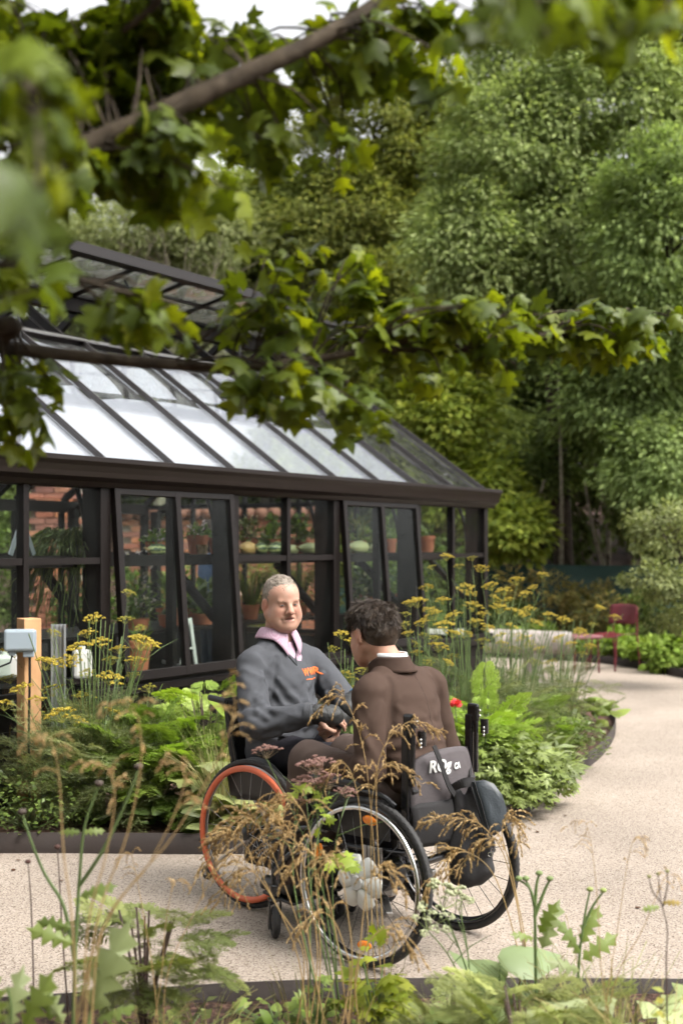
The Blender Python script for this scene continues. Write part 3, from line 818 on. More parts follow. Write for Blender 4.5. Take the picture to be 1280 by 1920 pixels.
MB().box((0, 0.08, 0.96), (2.7, 0.14, 1.92)).build("wall_core", M['mortar'], wall)
lay_bricks(wall, -1.35, 1.35, 0.0, 1.93, 0.0, joined_below=1.42)
tile_me = MB().lathe([(0.085, -0.17), (0.085, 0.17)], Matrix.Rotation(R(90), 4, 'Y') @ Matrix.Diagonal((1, 1, 1, 1)), n=12).mesh("tile", plain("weathered tile", (0.17, 0.065, 0.042), rough=0.9, nscale=8, namt=0.35), True)
for i in range(16):
    o = obj("tile", tile_me, None, wall); o.location = (-1.28 + i * 0.17, 0.05, 1.955); o.rotation_euler = (R(10), 0, R(90))
pier = thing("brick_pier", "tall red brick pier standing at the left behind the glasshouse panes", "pier", (-3.42, 15.3, 0))
MB().box((0, 0.30, 1.25), (0.62, 0.50, 2.5)).build("pier_core", M['mortar'], pier)
lay_bricks(pier, -0.337, 0.34, 0.9, 2.5, 0.0)
lay_bricks(pier, -0.337, 0.34, 0.0, 0.9, 0.0, joined_below=2.0)
MB().box((0, 0.28, 2.53), (0.74, 0.62, 0.06)).build("cap_stone", M['mortar'], pier, bevel=0.01)
low = thing("brick_planter", "low red brick planter inside the glasshouse at the left edge", "planter", gw(-2.1, 2.6, 0.07), GH_RZ - R(57))
MB().box((0, 0.2, 0.40), (0.9, 0.3, 0.80)).build("planter_body", M['mortar'], low)
for j in range(10):
    o = obj("brick", bricks[j % 5], None, low); o.location = (-0.40 + j * 0.085, 0.03, 0.80); o.rotation_euler = (0, R(90), 0)
for r in range(5):
    for j in range(4):
        o = obj("brick", bricks[(j + r) % 5], None, low); o.location = (-0.34 + j * 0.225, 0.0, 0.30 + r * 0.08)

# ------------------------------------------------------------------ green windbreak fence
MESHG = plain("green windbreak mesh", (0.010, 0.034, 0.027), rough=0.8, nscale=30, namt=0.3)
fence = thing("mesh_fence", "dark green windbreak mesh fence at the foot of the wood", "fence", (3.0, 20.6, 0))
m2 = MB(); n = 60; v, f = [], []
for i in range(n + 1):
    x = -5 + 15 * i / n
    for j, z in enumerate((0.0, 0.45, 0.9, 1.25)):
        v.append((x, 0.05 * math.sin(x * 2.1) + 0.03 * math.sin(x * 5 + j), z - 0.03 * abs(math.sin(x * 1.05)) * (j == 3)))
f = np.array([(i * 4 + j, (i + 1) * 4 + j, (i + 1) * 4 + j + 1, i * 4 + j + 1) for i in range(n) for j in range(3)])
fo = obj("mesh_panel", np_mesh("mesh_panel", v, f, mat=MESHG), None, fence)
so = fo.modifiers.new("thick", 'SOLIDIFY'); so.thickness = 0.006
for i in range(8): MB().tube([(-5 + i * 2.1, 0.08, -0.3), (-5 + i * 2.1, 0.08, 1.4)], 0.025, 8).build("post", M['bark'], fence)

# ------------------------------------------------------------------ trees of the wood
TONE = (2.55, 2.5, 2.4)
def crown_parts(ells, tmpl, size, pal, per, rc, droop=0.45, flat=0.6, thin=0.5, tmul=1.0):
    tv, tf = tmpl; parts = []; centres = []
    for (c, r, ncl) in ells:
        c = np.array(c, float); r = np.array(r, float)
        d = rnd_unit(ncl); d[:, 2] = d[:, 2] * 0.8 + 0.15; d /= np.linalg.norm(d, axis=1)[:, None]
        rad = thin + (1 - thin) * rng.random(ncl) ** 0.55
        cc = c + d * r * rad[:, None]
        cc += rng.normal(size=(ncl, 3)) * 0.06 * r
        centres.append(cc)
        tone = 0.72 + 0.5 * rng.random(ncl)      # clumps of younger, paler and older, darker leaves
        N = ncl * per; ci = np.repeat(np.arange(ncl), per)
        off = rnd_unit(N) * (rng.random(N) ** 0.45)[:, None] * rc * (0.6 + 0.8 * rng.random(ncl))[ci][:, None]
        off[:, 2] *= flat
        pos = cc[ci] + off
        dirs = off / rc + d[ci] * 0.6 + rng.normal(size=(N, 3)) * 0.35; dirs[:, 2] -= droop
        ups = np.tile([0, 0, 1.0], (N, 1)) + rng.normal(size=(N, 3)) * 0.45 + d[ci] * 0.5
        cols = palette(pal, N) * tone[ci][:, None] * np.array(TONE) * tmul
        parts.append(scatter(tv, tf, pos, frames(dirs, ups), size * (0.7 + 0.6 * rng.random(N)), cols))
    return parts, np.concatenate(centres)
def limbs(base, trunk_pts, r0, centres, nl, rl=0.03):
    tp = spline(trunk_pts, 6); n = len(tp)
    mb = MB(); mb.tube(tp, [r0 * (1 - 0.8 * i / (n - 1)) for i in range(n)], 9)
    lb = MB()
    sel = centres[rng.permutation(len(centres))[:nl]]
    for c in sel:
        c = Vector(c); i = min(range(n // 4, n), key=lambda q: (tp[q] - c).length + 0.8 * max(0, tp[q].z - c.z + 0.3))
        a = tp[i]; mid = a.lerp(c, 0.5) + Vector((rng.normal() * .12, rng.normal() * .12, 0.15 * (c - a).length))
        ps = spline([a, mid, c], 4); rr = rl * (0.5 + 0.8 * rng.random())
        lb.tube(ps, [rr * (1 - 0.85 * k / (len(ps) - 1)) for k in range(len(ps))], 5, False)
    return mb, lb
def tree(name, label, base, trunk_pts, r0, ells, tmpl, size, pal, per, rc, nl=30, bark='bark', group="trees of the wood behind the garden", droop=0.45, rl=0.03, mat='treeleaf', flat=0.6, thin=0.5):
    t = thing(name, label, "tree", base, 0, group)
    parts, cen = crown_parts(ells, tmpl, size, pal, per, rc, droop, flat, thin)
    a, b = limbs(base, trunk_pts, r0, cen, nl, rl)
    a.build("trunk", M[bark], t, True); b.build("limbs", M[bark], t, True)
    cloud("crown", parts, M[mat], t)
    return t
T_LEAF = (np.array([(0, 0, 0), (.20, .42, .05), (0, 1, -.08), (-.20, .42, .05)], float), np.array([(0, 1, 2), (0, 2, 3)]))
ASH = [(0.125, 0.155, 0.080), (0.10, 0.13, 0.06), (0.155, 0.185, 0.10), (0.075, 0.10, 0.045)]
OLIVE = [(0.095, 0.11, 0.035), (0.075, 0.09, 0.03), (0.125, 0.13, 0.04), (0.055, 0.068, 0.024)]
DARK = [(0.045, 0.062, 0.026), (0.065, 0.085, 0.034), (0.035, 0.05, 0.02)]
YG = [(0.11, 0.14, 0.030), (0.15, 0.17, 0.04), (0.075, 0.10, 0.025)]
GREY = [(0.095, 0.110, 0.065), (0.13, 0.145, 0.085), (0.07, 0.085, 0.045)]
def at(px, py, Y, base):
    p = P(px, py, Y); return (p.x - base[0], p.y - base[1], p.z - base[2])
def bank(y): return -0.03 + max(0.0, min(1.0, (y - 21) / 30)) * 5.0
# big pale ash on the right
b = (P(1060, 1100, 22).x, 22.0, bank(22))
A = lambda px, py, Y: at(px, py, Y, b)
tree("ash_tree", "tall pale green ash tree filling the upper right of the wood", b, [(0, 0, -0.2), A(1050, 900, 22), A(1030, 600, 22.1), A(1040, 250, 22), A(1060, 0, 22)], 0.20,
     [(A(960, 330, 21.5), (1.4, 1.3, 2.0), 150), (A(1130, 210, 21.5), (1.7, 1.4, 2.2), 190), (A(880, 480, 21), (0.95, 0.9, 1.2), 80), (A(1080, 480, 21.2), (1.4, 1.1, 1.6), 120), (A(1230, 60, 22), (1.5, 1.3, 1.9), 110), (A(1000, 90, 22.5), (1.3, 1.2, 1.2), 80)],
     T_LEAF, 0.115, ASH, 150, 0.46, nl=50, droop=0.55)
b = (P(1330, 1100, 19).x, 19.6, 0.0)
A = lambda px, py, Y: at(px, py, Y, b)
tree("ash_tree", "leaning ash tree with drooping boughs at the right edge of the wood", b, [(0, 0, -0.2), A(1320, 800, 19.4), A(1260, 520, 19.2), A(1240, 300, 19)], 0.13,
     [(A(1240, 430, 19), (1.0, 1.0, 1.5), 110), (A(1290, 650, 18.8), (1.1, 0.9, 1.2), 90), (A(1170, 760, 19.5), (1.0, 0.8, 1.0), 80), (A(1260, 870, 18.6), (0.9, 0.8, 0.8), 60)],
     T_LEAF, 0.11, [(0.08, 0.11, 0.05), (0.11, 0.145, 0.065), (0.06, 0.085, 0.035)], 140, 0.42, nl=40, droop=0.55)
# olive-brown tree in the middle
b = (P(720, 1100, 27).x, 27.0, bank(27))
A = lambda px, py, Y: at(px, py, Y, b)
tree("hawthorn_tree", "olive brown autumn tinged tree in the middle of the wood", b, [(0, 0, -0.2), A(720, 800, 27), A(715, 500, 27), A(700, 250, 27)], 0.2,
     [(A(700, 240, 27), (1.7, 1.5, 1.9), 130), (A(640, 430, 26.5), (1.6, 1.3, 1.7), 130), (A(800, 330, 27), (1.4, 1.3, 2.0), 110), (A(730, 600, 26), (1.5, 1.2, 1.5), 110)],
     T_OVAL, 0.105, OLIVE, 150, 0.52, nl=60)
b = (P(500, 1100, 28).x, 28.0, bank(28))
A = lambda px, py, Y: at(px, py, Y, b)
tree("hawthorn_tree", "rounded olive green tree right behind the glasshouse ridge", b, [(0, 0, -0.2), A(500, 800, 28), A(500, 500, 28), A(490, 400, 28)], 0.18,
     [(A(520, 430, 27.5), (1.6, 1.4, 1.5), 110), (A(430, 520, 27), (1.6, 1.3, 1.4), 110), (A(580, 560, 27), (1.5, 1.2, 1.5), 100)],
     T_OVAL, 0.10, [(0.08, 0.10, 0.035), (0.11, 0.13, 0.045), (0.06, 0.075, 0.025)], 150, 0.50, nl=60)
# grey willow scrub with pale bare stems, above the roof at the left
b = (P(300, 1100, 25).x, 25.0, bank(25))
A = lambda px, py, Y: at(px, py, Y, b)
wt = tree("willow_tree", "grey green willow with pale bare stems above the glasshouse roof", b, [(0, 0, -0.2), A(300, 850, 25), A(305, 650, 25), A(310, 500, 25)], 0.14,
     [(A(230, 440, 25.5), (1.3, 1.0, 0.9), 80), (A(380, 440, 25.5), (1.2, 1.0, 1.0), 80), (A(300, 600, 26), (2.0, 1.0, 1.4), 130), (A(120, 480, 25), (1.2, 1.0, 0.9), 60)],
     T_LANCE, 0.12, GREY, 120, 0.48, nl=20, bark='palebark')
mb = MB()
for (x0, x1, yt) in ((215, 235, 425), (262, 300, 430), (300, 290, 455), (330, 320, 400), (345, 380, 420), (355, 345, 440), (400, 420, 425), (415, 400, 470), (430, 460, 490), (250, 245, 470)):
    ps = spline([A(x0, 640, 24.7), A((x0 + x1) / 2 + rng.normal() * 14, 540, 24.6), A(x1 + rng.normal() * 10, yt, 24.5)], 5)
    mb.tube(ps, [0.020 * (1 - 0.75 * i / (len(ps) - 1)) for i in range(len(ps))], 5, False)
    for _ in range(3):
        q = ps[int(rng.integers(3, len(ps) - 1))]; mb.tube([q, q + Vector((rng.normal() * .12, 0, .22)), q + Vector((rng.normal() * .25, 0, .42))], [0.009, 0.007, 0.003], 4, False)
mb.build("bare_stems", M['palebark'], wt, True)
# understorey
b = (P(850, 1100, 20).x, 21.5, bank(21.5))
A = lambda px, py, Y: at(px, py, Y, b)
tree("maple_tree", "yellow green young tree close behind the end of the glasshouse", b, [(0, 0, -0.2), A(850, 950, 21.5), A(840, 820, 21.5)], 0.07,
     [(A(830, 800, 21), (0.85, 0.8, 0.9), 80), (A(900, 930, 20.6), (0.75, 0.6, 0.8), 70), (A(780, 720, 21.5), (0.7, 0.7, 0.7), 50), (A(960, 1000, 19.8), (0.5, 0.5, 0.45), 40)],
     T_OVAL, 0.13, YG, 60, 0.30, nl=30, rl=0.015)
b = (P(1150, 1100, 20.5).x, 21.8, bank(21.8))
A = lambda px, py, Y: at(px, py, Y, b)
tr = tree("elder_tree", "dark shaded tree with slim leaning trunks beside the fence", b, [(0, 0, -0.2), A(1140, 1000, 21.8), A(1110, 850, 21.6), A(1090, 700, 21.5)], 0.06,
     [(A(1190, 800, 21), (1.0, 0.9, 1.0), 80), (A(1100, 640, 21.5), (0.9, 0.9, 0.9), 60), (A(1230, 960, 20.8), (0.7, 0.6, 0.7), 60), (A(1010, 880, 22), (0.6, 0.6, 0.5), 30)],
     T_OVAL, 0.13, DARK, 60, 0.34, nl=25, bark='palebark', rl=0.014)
mb = MB()
for (x0, x1, x2, yt) in ((1160, 1118, 1095, 900), (1050, 1052, 1045, 700), (1205, 1185, 1170, 860), (1000, 990, 1020, 900)):
    ps = spline([A(x0, 1140, 20.9), A(x1, (1140 + yt) / 2, 20.9), A(x2, yt, 21)], 6)
    mb.tube(ps, [0.045 * (1 - .6 * i / (len(ps) - 1)) for i in range(len(ps))], 6, False)
mb.build("side_trunks", M['palebark'], tr, True)
# deeper rows, darker, closing the wood (copies share their meshes)
b = (0.0, 30.0, bank(30))
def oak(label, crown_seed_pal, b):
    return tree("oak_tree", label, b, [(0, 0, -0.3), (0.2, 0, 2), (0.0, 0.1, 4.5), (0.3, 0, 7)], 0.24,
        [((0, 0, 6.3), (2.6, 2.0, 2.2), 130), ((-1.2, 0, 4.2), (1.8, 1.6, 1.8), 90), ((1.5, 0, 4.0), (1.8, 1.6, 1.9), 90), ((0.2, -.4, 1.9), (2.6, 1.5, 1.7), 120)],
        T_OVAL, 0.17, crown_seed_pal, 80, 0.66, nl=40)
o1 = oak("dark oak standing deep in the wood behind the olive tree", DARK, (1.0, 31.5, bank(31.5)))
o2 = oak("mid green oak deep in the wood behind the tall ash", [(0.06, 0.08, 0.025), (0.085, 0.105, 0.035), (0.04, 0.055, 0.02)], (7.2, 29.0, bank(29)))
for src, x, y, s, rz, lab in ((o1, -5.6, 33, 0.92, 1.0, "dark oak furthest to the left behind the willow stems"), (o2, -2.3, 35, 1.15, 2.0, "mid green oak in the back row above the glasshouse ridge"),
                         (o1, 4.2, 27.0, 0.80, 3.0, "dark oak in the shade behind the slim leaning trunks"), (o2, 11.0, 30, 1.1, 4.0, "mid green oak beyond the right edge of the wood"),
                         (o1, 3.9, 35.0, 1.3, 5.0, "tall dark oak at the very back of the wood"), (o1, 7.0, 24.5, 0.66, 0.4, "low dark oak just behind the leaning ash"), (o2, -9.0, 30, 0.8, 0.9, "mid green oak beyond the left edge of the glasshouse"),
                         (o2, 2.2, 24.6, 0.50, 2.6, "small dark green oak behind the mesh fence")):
    c = copy_tree(src); c.location = (x, y, bank(y)); c.scale = (s, s, s); c.rotation_euler = (0, 0, rz); c["label"] = lab
# pale shrub leaning in at the right
b = (4.75, 14.2, 0.05)
A = lambda px, py, Y: at(px, py, Y, b)
t = tree("shrub", "pale leafy shrub leaning into the path from the right edge", b, [(0, 0, 0), A(1330, 1150, 14), A(1270, 1050, 13.9), A(1230, 980, 13.8)], 0.03,
     [(A(1250, 990, 13.8), (0.40, 0.4, 0.30), 40), (A(1230, 1090, 13.7), (0.32, 0.35, 0.22), 30), (A(1285, 1140, 13.8), (0.35, 0.4, 0.35), 40)],
     T_OVAL, 0.055, [(0.085, 0.10, 0.055), (0.065, 0.08, 0.042), (0.11, 0.125, 0.07)], 50, 0.13, nl=40, rl=0.008, group="shrubs of the far bed")
t["category"] = "shrub"
# shrubs and ground cover of the far bed
def bush(name, label, px, Y, ztop, halfw, pal, tmpl, size, n=40, per=60, rc=0.16, cat="shrub", py=None, group="shrubs of the far bed", mat='treeleaf'):
    b = (P(px, 0, Y).x, Y, 0.03)
    t = thing(name, label, cat, b, rng.random() * 6, group)
    parts, cen = crown_parts([((0, 0, ztop * 0.5), (halfw, halfw * 0.8, ztop * 0.5), n)], tmpl, size, pal, per, rc, 0.25, 0.7, 0.35, 0.5)
    mb = MB()
    for c in cen[:14]: mb.tube([(c[0] * .2, c[1] * .2, 0), (c[0] * .7, c[1] * .7, c[2] * .55), tuple(c)], [0.008, 0.006, 0.003], 4, False)
    mb.build("stems", M['bark'], t, True); cloud("foliage", parts, M[mat], t)
    return t
bush("shrub", "rust and olive feathery shrub in front of the mesh fence", 1010, 19.2, 1.15, 0.8, [(0.16, 0.12, 0.05), (0.10, 0.10, 0.04), (0.2, 0.16, 0.07)], T_LANCE, 0.11, 40, 60)
bush("shrub", "brownish green shrub behind the red chair", 1120, 18.6, 1.0, 0.7, [(0.10, 0.09, 0.035), (0.15, 0.12, 0.05), (0.07, 0.08, 0.03)], T_LANCE, 0.10, 36, 60)
bush("shrub", "mid green bush by the fence right of the red chair", 1235, 18.0, 0.95, 0.7, [(0.06, 0.09, 0.03), (0.09, 0.12, 0.04)], T_OVAL, 0.08, 36, 60)
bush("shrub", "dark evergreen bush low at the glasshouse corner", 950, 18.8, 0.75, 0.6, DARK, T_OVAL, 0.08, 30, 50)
bush("ground_cover_plant", "bright lime green leafy plant along the far edging at right", 1250, 15.9, 0.35, 0.62, [(0.13, 0.20, 0.04), (0.18, 0.25, 0.06), (0.10, 0.16, 0.03)], T_BROAD, 0.10, 30, 30, 0.12, "plant", group="low plants of the far bed")
bush("ground_cover_plant", "lime green plant in the far bed right under the red chair", 1150, 17.3, 0.32, 0.55, [(0.13, 0.20, 0.04), (0.16, 0.22, 0.06), (0.10, 0.16, 0.03)], T_BROAD, 0.10, 26, 30, 0.12, "plant", group="low plants of the far bed")
bush("ground_cover_plant", "fresh green plant in the far bed left of the red chair", 1030, 18.0, 0.35, 0.7, [(0.11, 0.17, 0.04), (0.14, 0.2, 0.05), (0.08, 0.12, 0.03)], T_BROAD, 0.10, 26, 30, 0.12, "plant", group="low plants of the far bed")
bush("shrub", "leafy bush behind the glasshouse at the left edge", 30, 17.2, 2.3, 1.0, [(0.10, 0.14, 0.05), (0.15, 0.19, 0.075), (0.07, 0.10, 0.035)], T_OVAL, 0.09, 60, 70, 0.25, group="shrubs behind the glasshouse")
bush("shrub", "dark bush behind the glasshouse near its right gable", 760, 17.0, 1.9, 1.0, [(0.06, 0.09, 0.03), (0.09, 0.12, 0.04), (0.04, 0.06, 0.02)], T_OVAL, 0.09, 60, 60, 0.25, group="shrubs behind the glasshouse")
bush("shrub", "ochre green bush behind the glasshouse beyond the marrows", 610, 17.6, 1.7, 0.9, [(0.14, 0.12, 0.04), (0.10, 0.11, 0.04), (0.08, 0.10, 0.03)], T_LANCE, 0.12, 50, 60, 0.25, group="shrubs behind the glasshouse")
bush("shrub", "pale green bush behind the glasshouse in front of the brick wall", 330, 15.5, 1.3, 0.7, [(0.09, 0.13, 0.045), (0.13, 0.17, 0.06)], T_OVAL, 0.08, 40, 60, 0.2, group="shrubs behind the glasshouse")
bush("shrub", "feathery ochre bush behind the glasshouse beside the brick wall", 470, 15.8, 1.35, 0.7, [(0.13, 0.13, 0.05), (0.10, 0.12, 0.04)], T_LANCE, 0.10, 40, 60, 0.2, group="shrubs behind the glasshouse")
bush("shrub", "green bush behind the glasshouse right of the brick pier", 215, 15.2, 1.25, 0.7, [(0.06, 0.10, 0.03), (0.10, 0.14, 0.05)], T_OVAL, 0.08, 40, 60, 0.2, group="shrubs behind the glasshouse")

# ------------------------------------------------------------------ red chairs and the log bench
RED = plain("burgundy painted steel", (0.11, 0.014, 0.020), rough=0.4, nscale=6, namt=0.15)
ch = thing("garden_chair", "burgundy red metal garden chair standing alone on the curved path", "chair", (P(1150, 0, 15.95).x, 15.95, 0.0), R(128))
v, f = [], []; n, m = 10, 8
def patch(fn, n, m):
    v = [fn(i / n, j / m) for i in range(n + 1) for j in range(m + 1)]
    f = np.array([(i * (m + 1) + j, (i + 1) * (m + 1) + j, (i + 1) * (m + 1) + j + 1, i * (m + 1) + j + 1) for i in range(n) for j in range(m)])
    return v, f
v, f = patch(lambda a, b: ((a - .5) * 0.42, -0.20 - 0.05 * b + 0.06 * (2 * a - 1) ** 2, 0.56 + 0.25 * b - 0.02 * (2 * a - 1) ** 4 * b), 10, 8)
o = obj("backrest", np_mesh("backrest", v, f, mat=RED), None, ch); o.modifiers.new("t", 'SOLIDIFY').thickness = 0.006
v, f = patch(lambda a, b: ((a - .5) * 0.42, -0.20 + 0.42 * b, 0.455 - 0.02 * math.sin(math.pi * a) - 0.03 * b ** 4), 10, 8)
o = obj("seat", np_mesh("seat", v, f, mat=RED), None, ch); o.modifiers.new("t", 'SOLIDIFY').thickness = 0.006
for s in (-1, 1):
    MB().tube([(s * .20, -.26, 0.0), (s * .19, -.21, .44), (s * .18, -.22, .78)], 0.012, 8).build("leg", RED, ch, True)
    MB().tube([(s * .20, .22, 0.0), (s * .19, .18, .44)], 0.012, 8).build("leg", RED, ch, True)
tb = thing("garden_stool", "dull pink red low seat beside the log bench end", "stool", (P(1088, 0, 15.6).x, 15.6, 0.0), R(20))
MB().box((0, 0, 0.435), (0.42, 0.36, 0.045)).build("seat", plain("dusty red paint", (0.17, 0.055, 0.062), rough=0.6, nscale=8, namt=0.2), tb, bevel=0.02)
for sx in (-1, 1):
    for sy in (-1, 1): MB().tube([(sx * .17, sy * .14, 0.0), (sx * .16, sy * .13, .42)], 0.011, 7).build("leg", RED, tb, True)
LOG = ramp_mat("weathered log", 'noise', [(0.3, (0.22, 0.19, 0.17)), (0.6, (0.42, 0.37, 0.34)), (0.8, (0.52, 0.47, 0.43))], 9, rough=0.9, bump=0.4, bdist=0.02)
lg = thing("log_bench", "pale grey barkless log bench lying behind the fennel", "bench", (P(900, 0, 14.6).x, 14.6, 0.0), 0)
ps = spline([(-1.0, 0.1, .44), (0, 0, .46), (0.55, -.05, .45), (1.02, -.08, .44)], 5)
MB().tube(ps, [0.14, .14, .145, .14, .14, .14, .135, .135, .13, .14, .135, .13, .13, .13, .13, .125][:len(ps)], 16).build("log", LOG, lg, True)
for x in (-.75, .6): MB().lathe([(.12, 0), (.11, .18), (.12, .33)], Matrix.Translation((x, 0, 0)), 12).build("leg", LOG, lg, True)

# unseen trees added behind the camera to darken the reflections in the panes
tl = thing("added_treeline", None, None); tl["kind"] = "stuff"
for i, (x, y, sc_) in enumerate(((-9, -9, 1.0), (-3.5, -11, 1.1), (2.5, -10, 1.0), (8, -11, 1.1), (13, -5, 1.0), (15, 3, 1.0), (-12, -2, 1.0))):
    for ch in (o1, o2)[i % 2].children:
        c = ch.copy(); link(c); c.parent = tl; c.location = (x, y, 0); c.scale = (sc_,) * 3; c.rotation_euler = (0, 0, i * 1.3)
# ------------------------------------------------------------------ things inside the greenhouse
def on(px, r, z):
    t, Y = gt(px, r); p = gw(t, r, z); return p, Y
SOILM = plain("potting soil", (0.03, 0.02, 0.014), rough=0.95, nscale=30, namt=0.4)
def leaf_mound(n, rad, h, z0, pal, tmpl, size, up=0.5):
    d = rnd_unit(n); d[:, 2] = np.abs(d[:, 2]); rr = rng.random(n) ** 0.5
    pos = d * rr[:, None] * [rad, rad, h] + [0, 0, z0]
    dirs = d + rng.normal(size=(n, 3)) * 0.4; ups = np.tile([0, 0, 1.0], (n, 1)) + rng.normal(size=(n, 3)) * up
    return scatter(tmpl[0], tmpl[1], pos, frames(dirs, ups), size * (0.6 + 0.8 * rng.random(n)), palette(pal, n))
GRN = [(0.09, 0.15, 0.03), (0.13, 0.20, 0.05), (0.06, 0.10, 0.025)]
def pot(px, r, z, d, h, label, plant=None, group="terracotta pots on the staging", mat=None, rot=0):
    p, Y = on(px, r, z)
    t = thing("plant_pot", label, "plant pot", p, rng.random() * 6, group)
    R0 = d / 2
    MB().lathe([(R0 * .72, 0), (R0 * .93, h * .78), (R0 * .90, h * .78), (R0 * .90, h * .8), (R0 * .66, h * .05)], None, 22, False).lathe([(0.001, 0.002), (R0 * .72, 0.002)], None, 22, False).build("pot_body", mat or M['terracotta'], t, True)
    MB().lathe([(R0 * .93, h * .76), (R0, h * .765), (R0 * 1.01, h), (R0 * .92, h), (R0 * .90, h * .80)], None, 22, False).build("pot_rim", mat or M['terracotta'], t, True)
    MB().lathe([(0.001, h * .86), (R0 * .90, h * .86)], None, 18, False).build("soil", SOILM, t)
    if plant: plant(t, R0, h)
    return t
def pansy(fl=(0.42, 0.36, 0.62)):
    def f(t, R0, h):
        cloud("foliage", leaf_mound(150, R0 * 1.35, .09, h * .85, GRN, T_OVAL, .035), M['leaf'], t)
        cloud("flowers", leaf_mound(26, R0 * 1.1, .12, h * .95, [fl, (0.6, .55, .7)], T_BROAD, .025, 1.0), M['leaf'], t)
    return f
def leafy_p(height=.22, n=120, size=.06, pal=GRN, tm=T_BROAD, rad=1.5, mat='leaf'):
    def f(t, R0, h):
        mb = MB()
        for i in range(7): a = rng.random() * 6.28; mb.tube([(0, 0, h * .85), (math.cos(a) * R0 * .4, math.sin(a) * R0 * .4, h + height * .5), (math.cos(a) * R0, math.sin(a) * R0, h + height * .95)], [.004, .003, .002], 4, False)
        mb.build("stems", M['leaf_stem'], t, True)
        cloud("foliage", leaf_mound(n, R0 * rad, height, h * .9, pal, tm, size), M[mat], t)
    return f
def succulent():
    def f(t, R0, h):
        n = 40; a = np.arange(n) * 2.4; el = np.linspace(.1, 1.3, n)
        dirs = np.stack([np.cos(a) * np.cos(el), np.sin(a) * np.cos(el), np.sin(el)], 1); pos = np.zeros((n, 3)) + [0, 0, h * .9]
        cloud("foliage", scatter(T_BROAD[0], T_BROAD[1], pos, frames(dirs, np.tile([0, 0, 1.], (n, 1)) + 0.01), np.full(n, R0 * 1.1), palette([(.28, .33, .33), (.22, .28, .28)], n, .08)), M['leaf'], t)
    return f
def grassy(L=.35, pal=((.13, .19, .06), (.2, .24, .1))):
    def f(t, R0, h):
        n = 160; a = rng.random(n) * 6.28; l = L * (.5 + .5 * rng.random(n)); p0 = np.stack([np.cos(a) * R0 * .4, np.sin(a) * R0 * .4, np.full(n, h * .86)], 1)
        p1 = p0 + np.stack([np.cos(a) * l * .3, np.sin(a) * l * .3, l * .75], 1); p2 = p1 + np.stack([np.cos(a) * l * .35, np.sin(a) * l * .35, l * .15 * rng.normal(size=n)], 1); c = palette(pal, n)
        cloud("foliage", [ribbons(p0, p1, np.full(n, .003), np.full(n, .003), c), ribbons(p1, p2, np.full(n, .003), np.full(n, .001), c)], M['leaf'], t)
    return f
M['leaf_stem'] = plain("green stem", (0.10, 0.15, 0.045), rough=0.6, nscale=20, namt=0.25)
M['dark_stem'] = plain("purplish stem", (0.075, 0.045, 0.04), rough=0.6, nscale=20, namt=0.25)
M['dry_stem'] = plain("straw stem", (0.33, 0.22, 0.09), rough=0.7, nscale=25, namt=0.25)
SH = 1.477
pot(293, .42, SH, .15, .095, "small terracotta pot of lilac violas above the striped squash", pansy())
pot(322, .48, SH, .12, .13, "terracotta pot of violas behind the sash stile, second from left", pansy((.5, .45, .7)))
pot(371, .42, SH, .165, .145, "largest terracotta pot of violas beside the seated woman", pansy((.5, .42, .65)))
pot(407, .36, SH, .13, .14, "plain terracotta pot at the right end of the viola pots", None)
CORK = ramp_mat("cork", 'noise', [(.3, (.20, .12, .06)), (.7, (.36, .24, .13))], 60, rough=.9, bump=.4)
pot(379, .33, SH, .085, .075, "small cork coloured pot standing between the viola pots", None, mat=CORK)
pot(467, .48, SH, .14, .13, "pot of small white flowers above the orange squash", lambda t, R0, h: (leafy_p(.16, 120, .045, [(.12, .15, .06), (.16, .19, .09)])(t, R0, h), cloud("flowers", leaf_mound(70, R0 * 1.4, .20, h, [(.55, .5, .42), (.5, .45, .5)], T_OVAL, .02, 1.0), M['leaf'], t)))
pot(513, .50, SH, .13, .12, "pot with a tall bright green tomato plant behind the squashes", leafy_p(.20, 60, .075, [(.14, .22, .05), (.10, .17, .04)], T_PALM, 1.4))
pot(562, .46, SH, .16, .12, "terracotta pot with bushy green foliage left of the long marrow", leafy_p(.22, 130, .05, GRN, T_PALM, 1.5))
pot(672, .62, SH - .02, .15, .13, "pot with ochre foliage behind the pale squash in the second sash", leafy_p(.26, 110, .06, [(.15, .16, .05), (.11, .14, .04)], T_LANCE, 1.4))
pot(731, .44, SH, .13, .13, "terracotta pot just left of the second sash's middle stile end", leafy_p(.2, 60, .06, GRN, T_LANCE, 1.2))
pot(757, .44, SH, .12, .10, "small terracotta pot with trailing green leaves in the second sash", leafy_p(.15, 60, .05, GRN, T_OVAL, 1.3))
pot(801, .45, SH, .15, .16, "terracotta pot alone on the shelf in the last bay", leafy_p(.12, 30, .05, GRN, T_OVAL, 1.0))
# squashes
STRIPE, nt_, b_ = new_mat("striped squash")
tc = nt_.nodes.new('ShaderNodeTexCoord'); wv = nt_.nodes.new('ShaderNodeTexWave'); wv.wave_type = 'BANDS'; wv.bands_direction = 'Z'; wv.inputs['Scale'].default_value = 9; wv.inputs['Distortion'].default_value = 5; wv.inputs['Detail'].default_value = 4; wv.inputs['Detail Scale'].default_value = 3
cr_ = nt_.nodes.new('ShaderNodeValToRGB'); cr_.color_ramp.elements[0].color = (.03, .055, .018, 1); cr_.color_ramp.elements[1].color = (.32, .34, .13, 1); cr_.color_ramp.elements[0].position = .35; cr_.color_ramp.elements[1].position = .8
nt_.links.new(tc.outputs['Object'], wv.inputs[0]); nt_.links.new(wv.outputs['Fac'], cr_.inputs[0]); nt_.links.new(cr_.outputs[0], b_.inputs['Base Color']); b_.inputs['Roughness'].default_value = .4
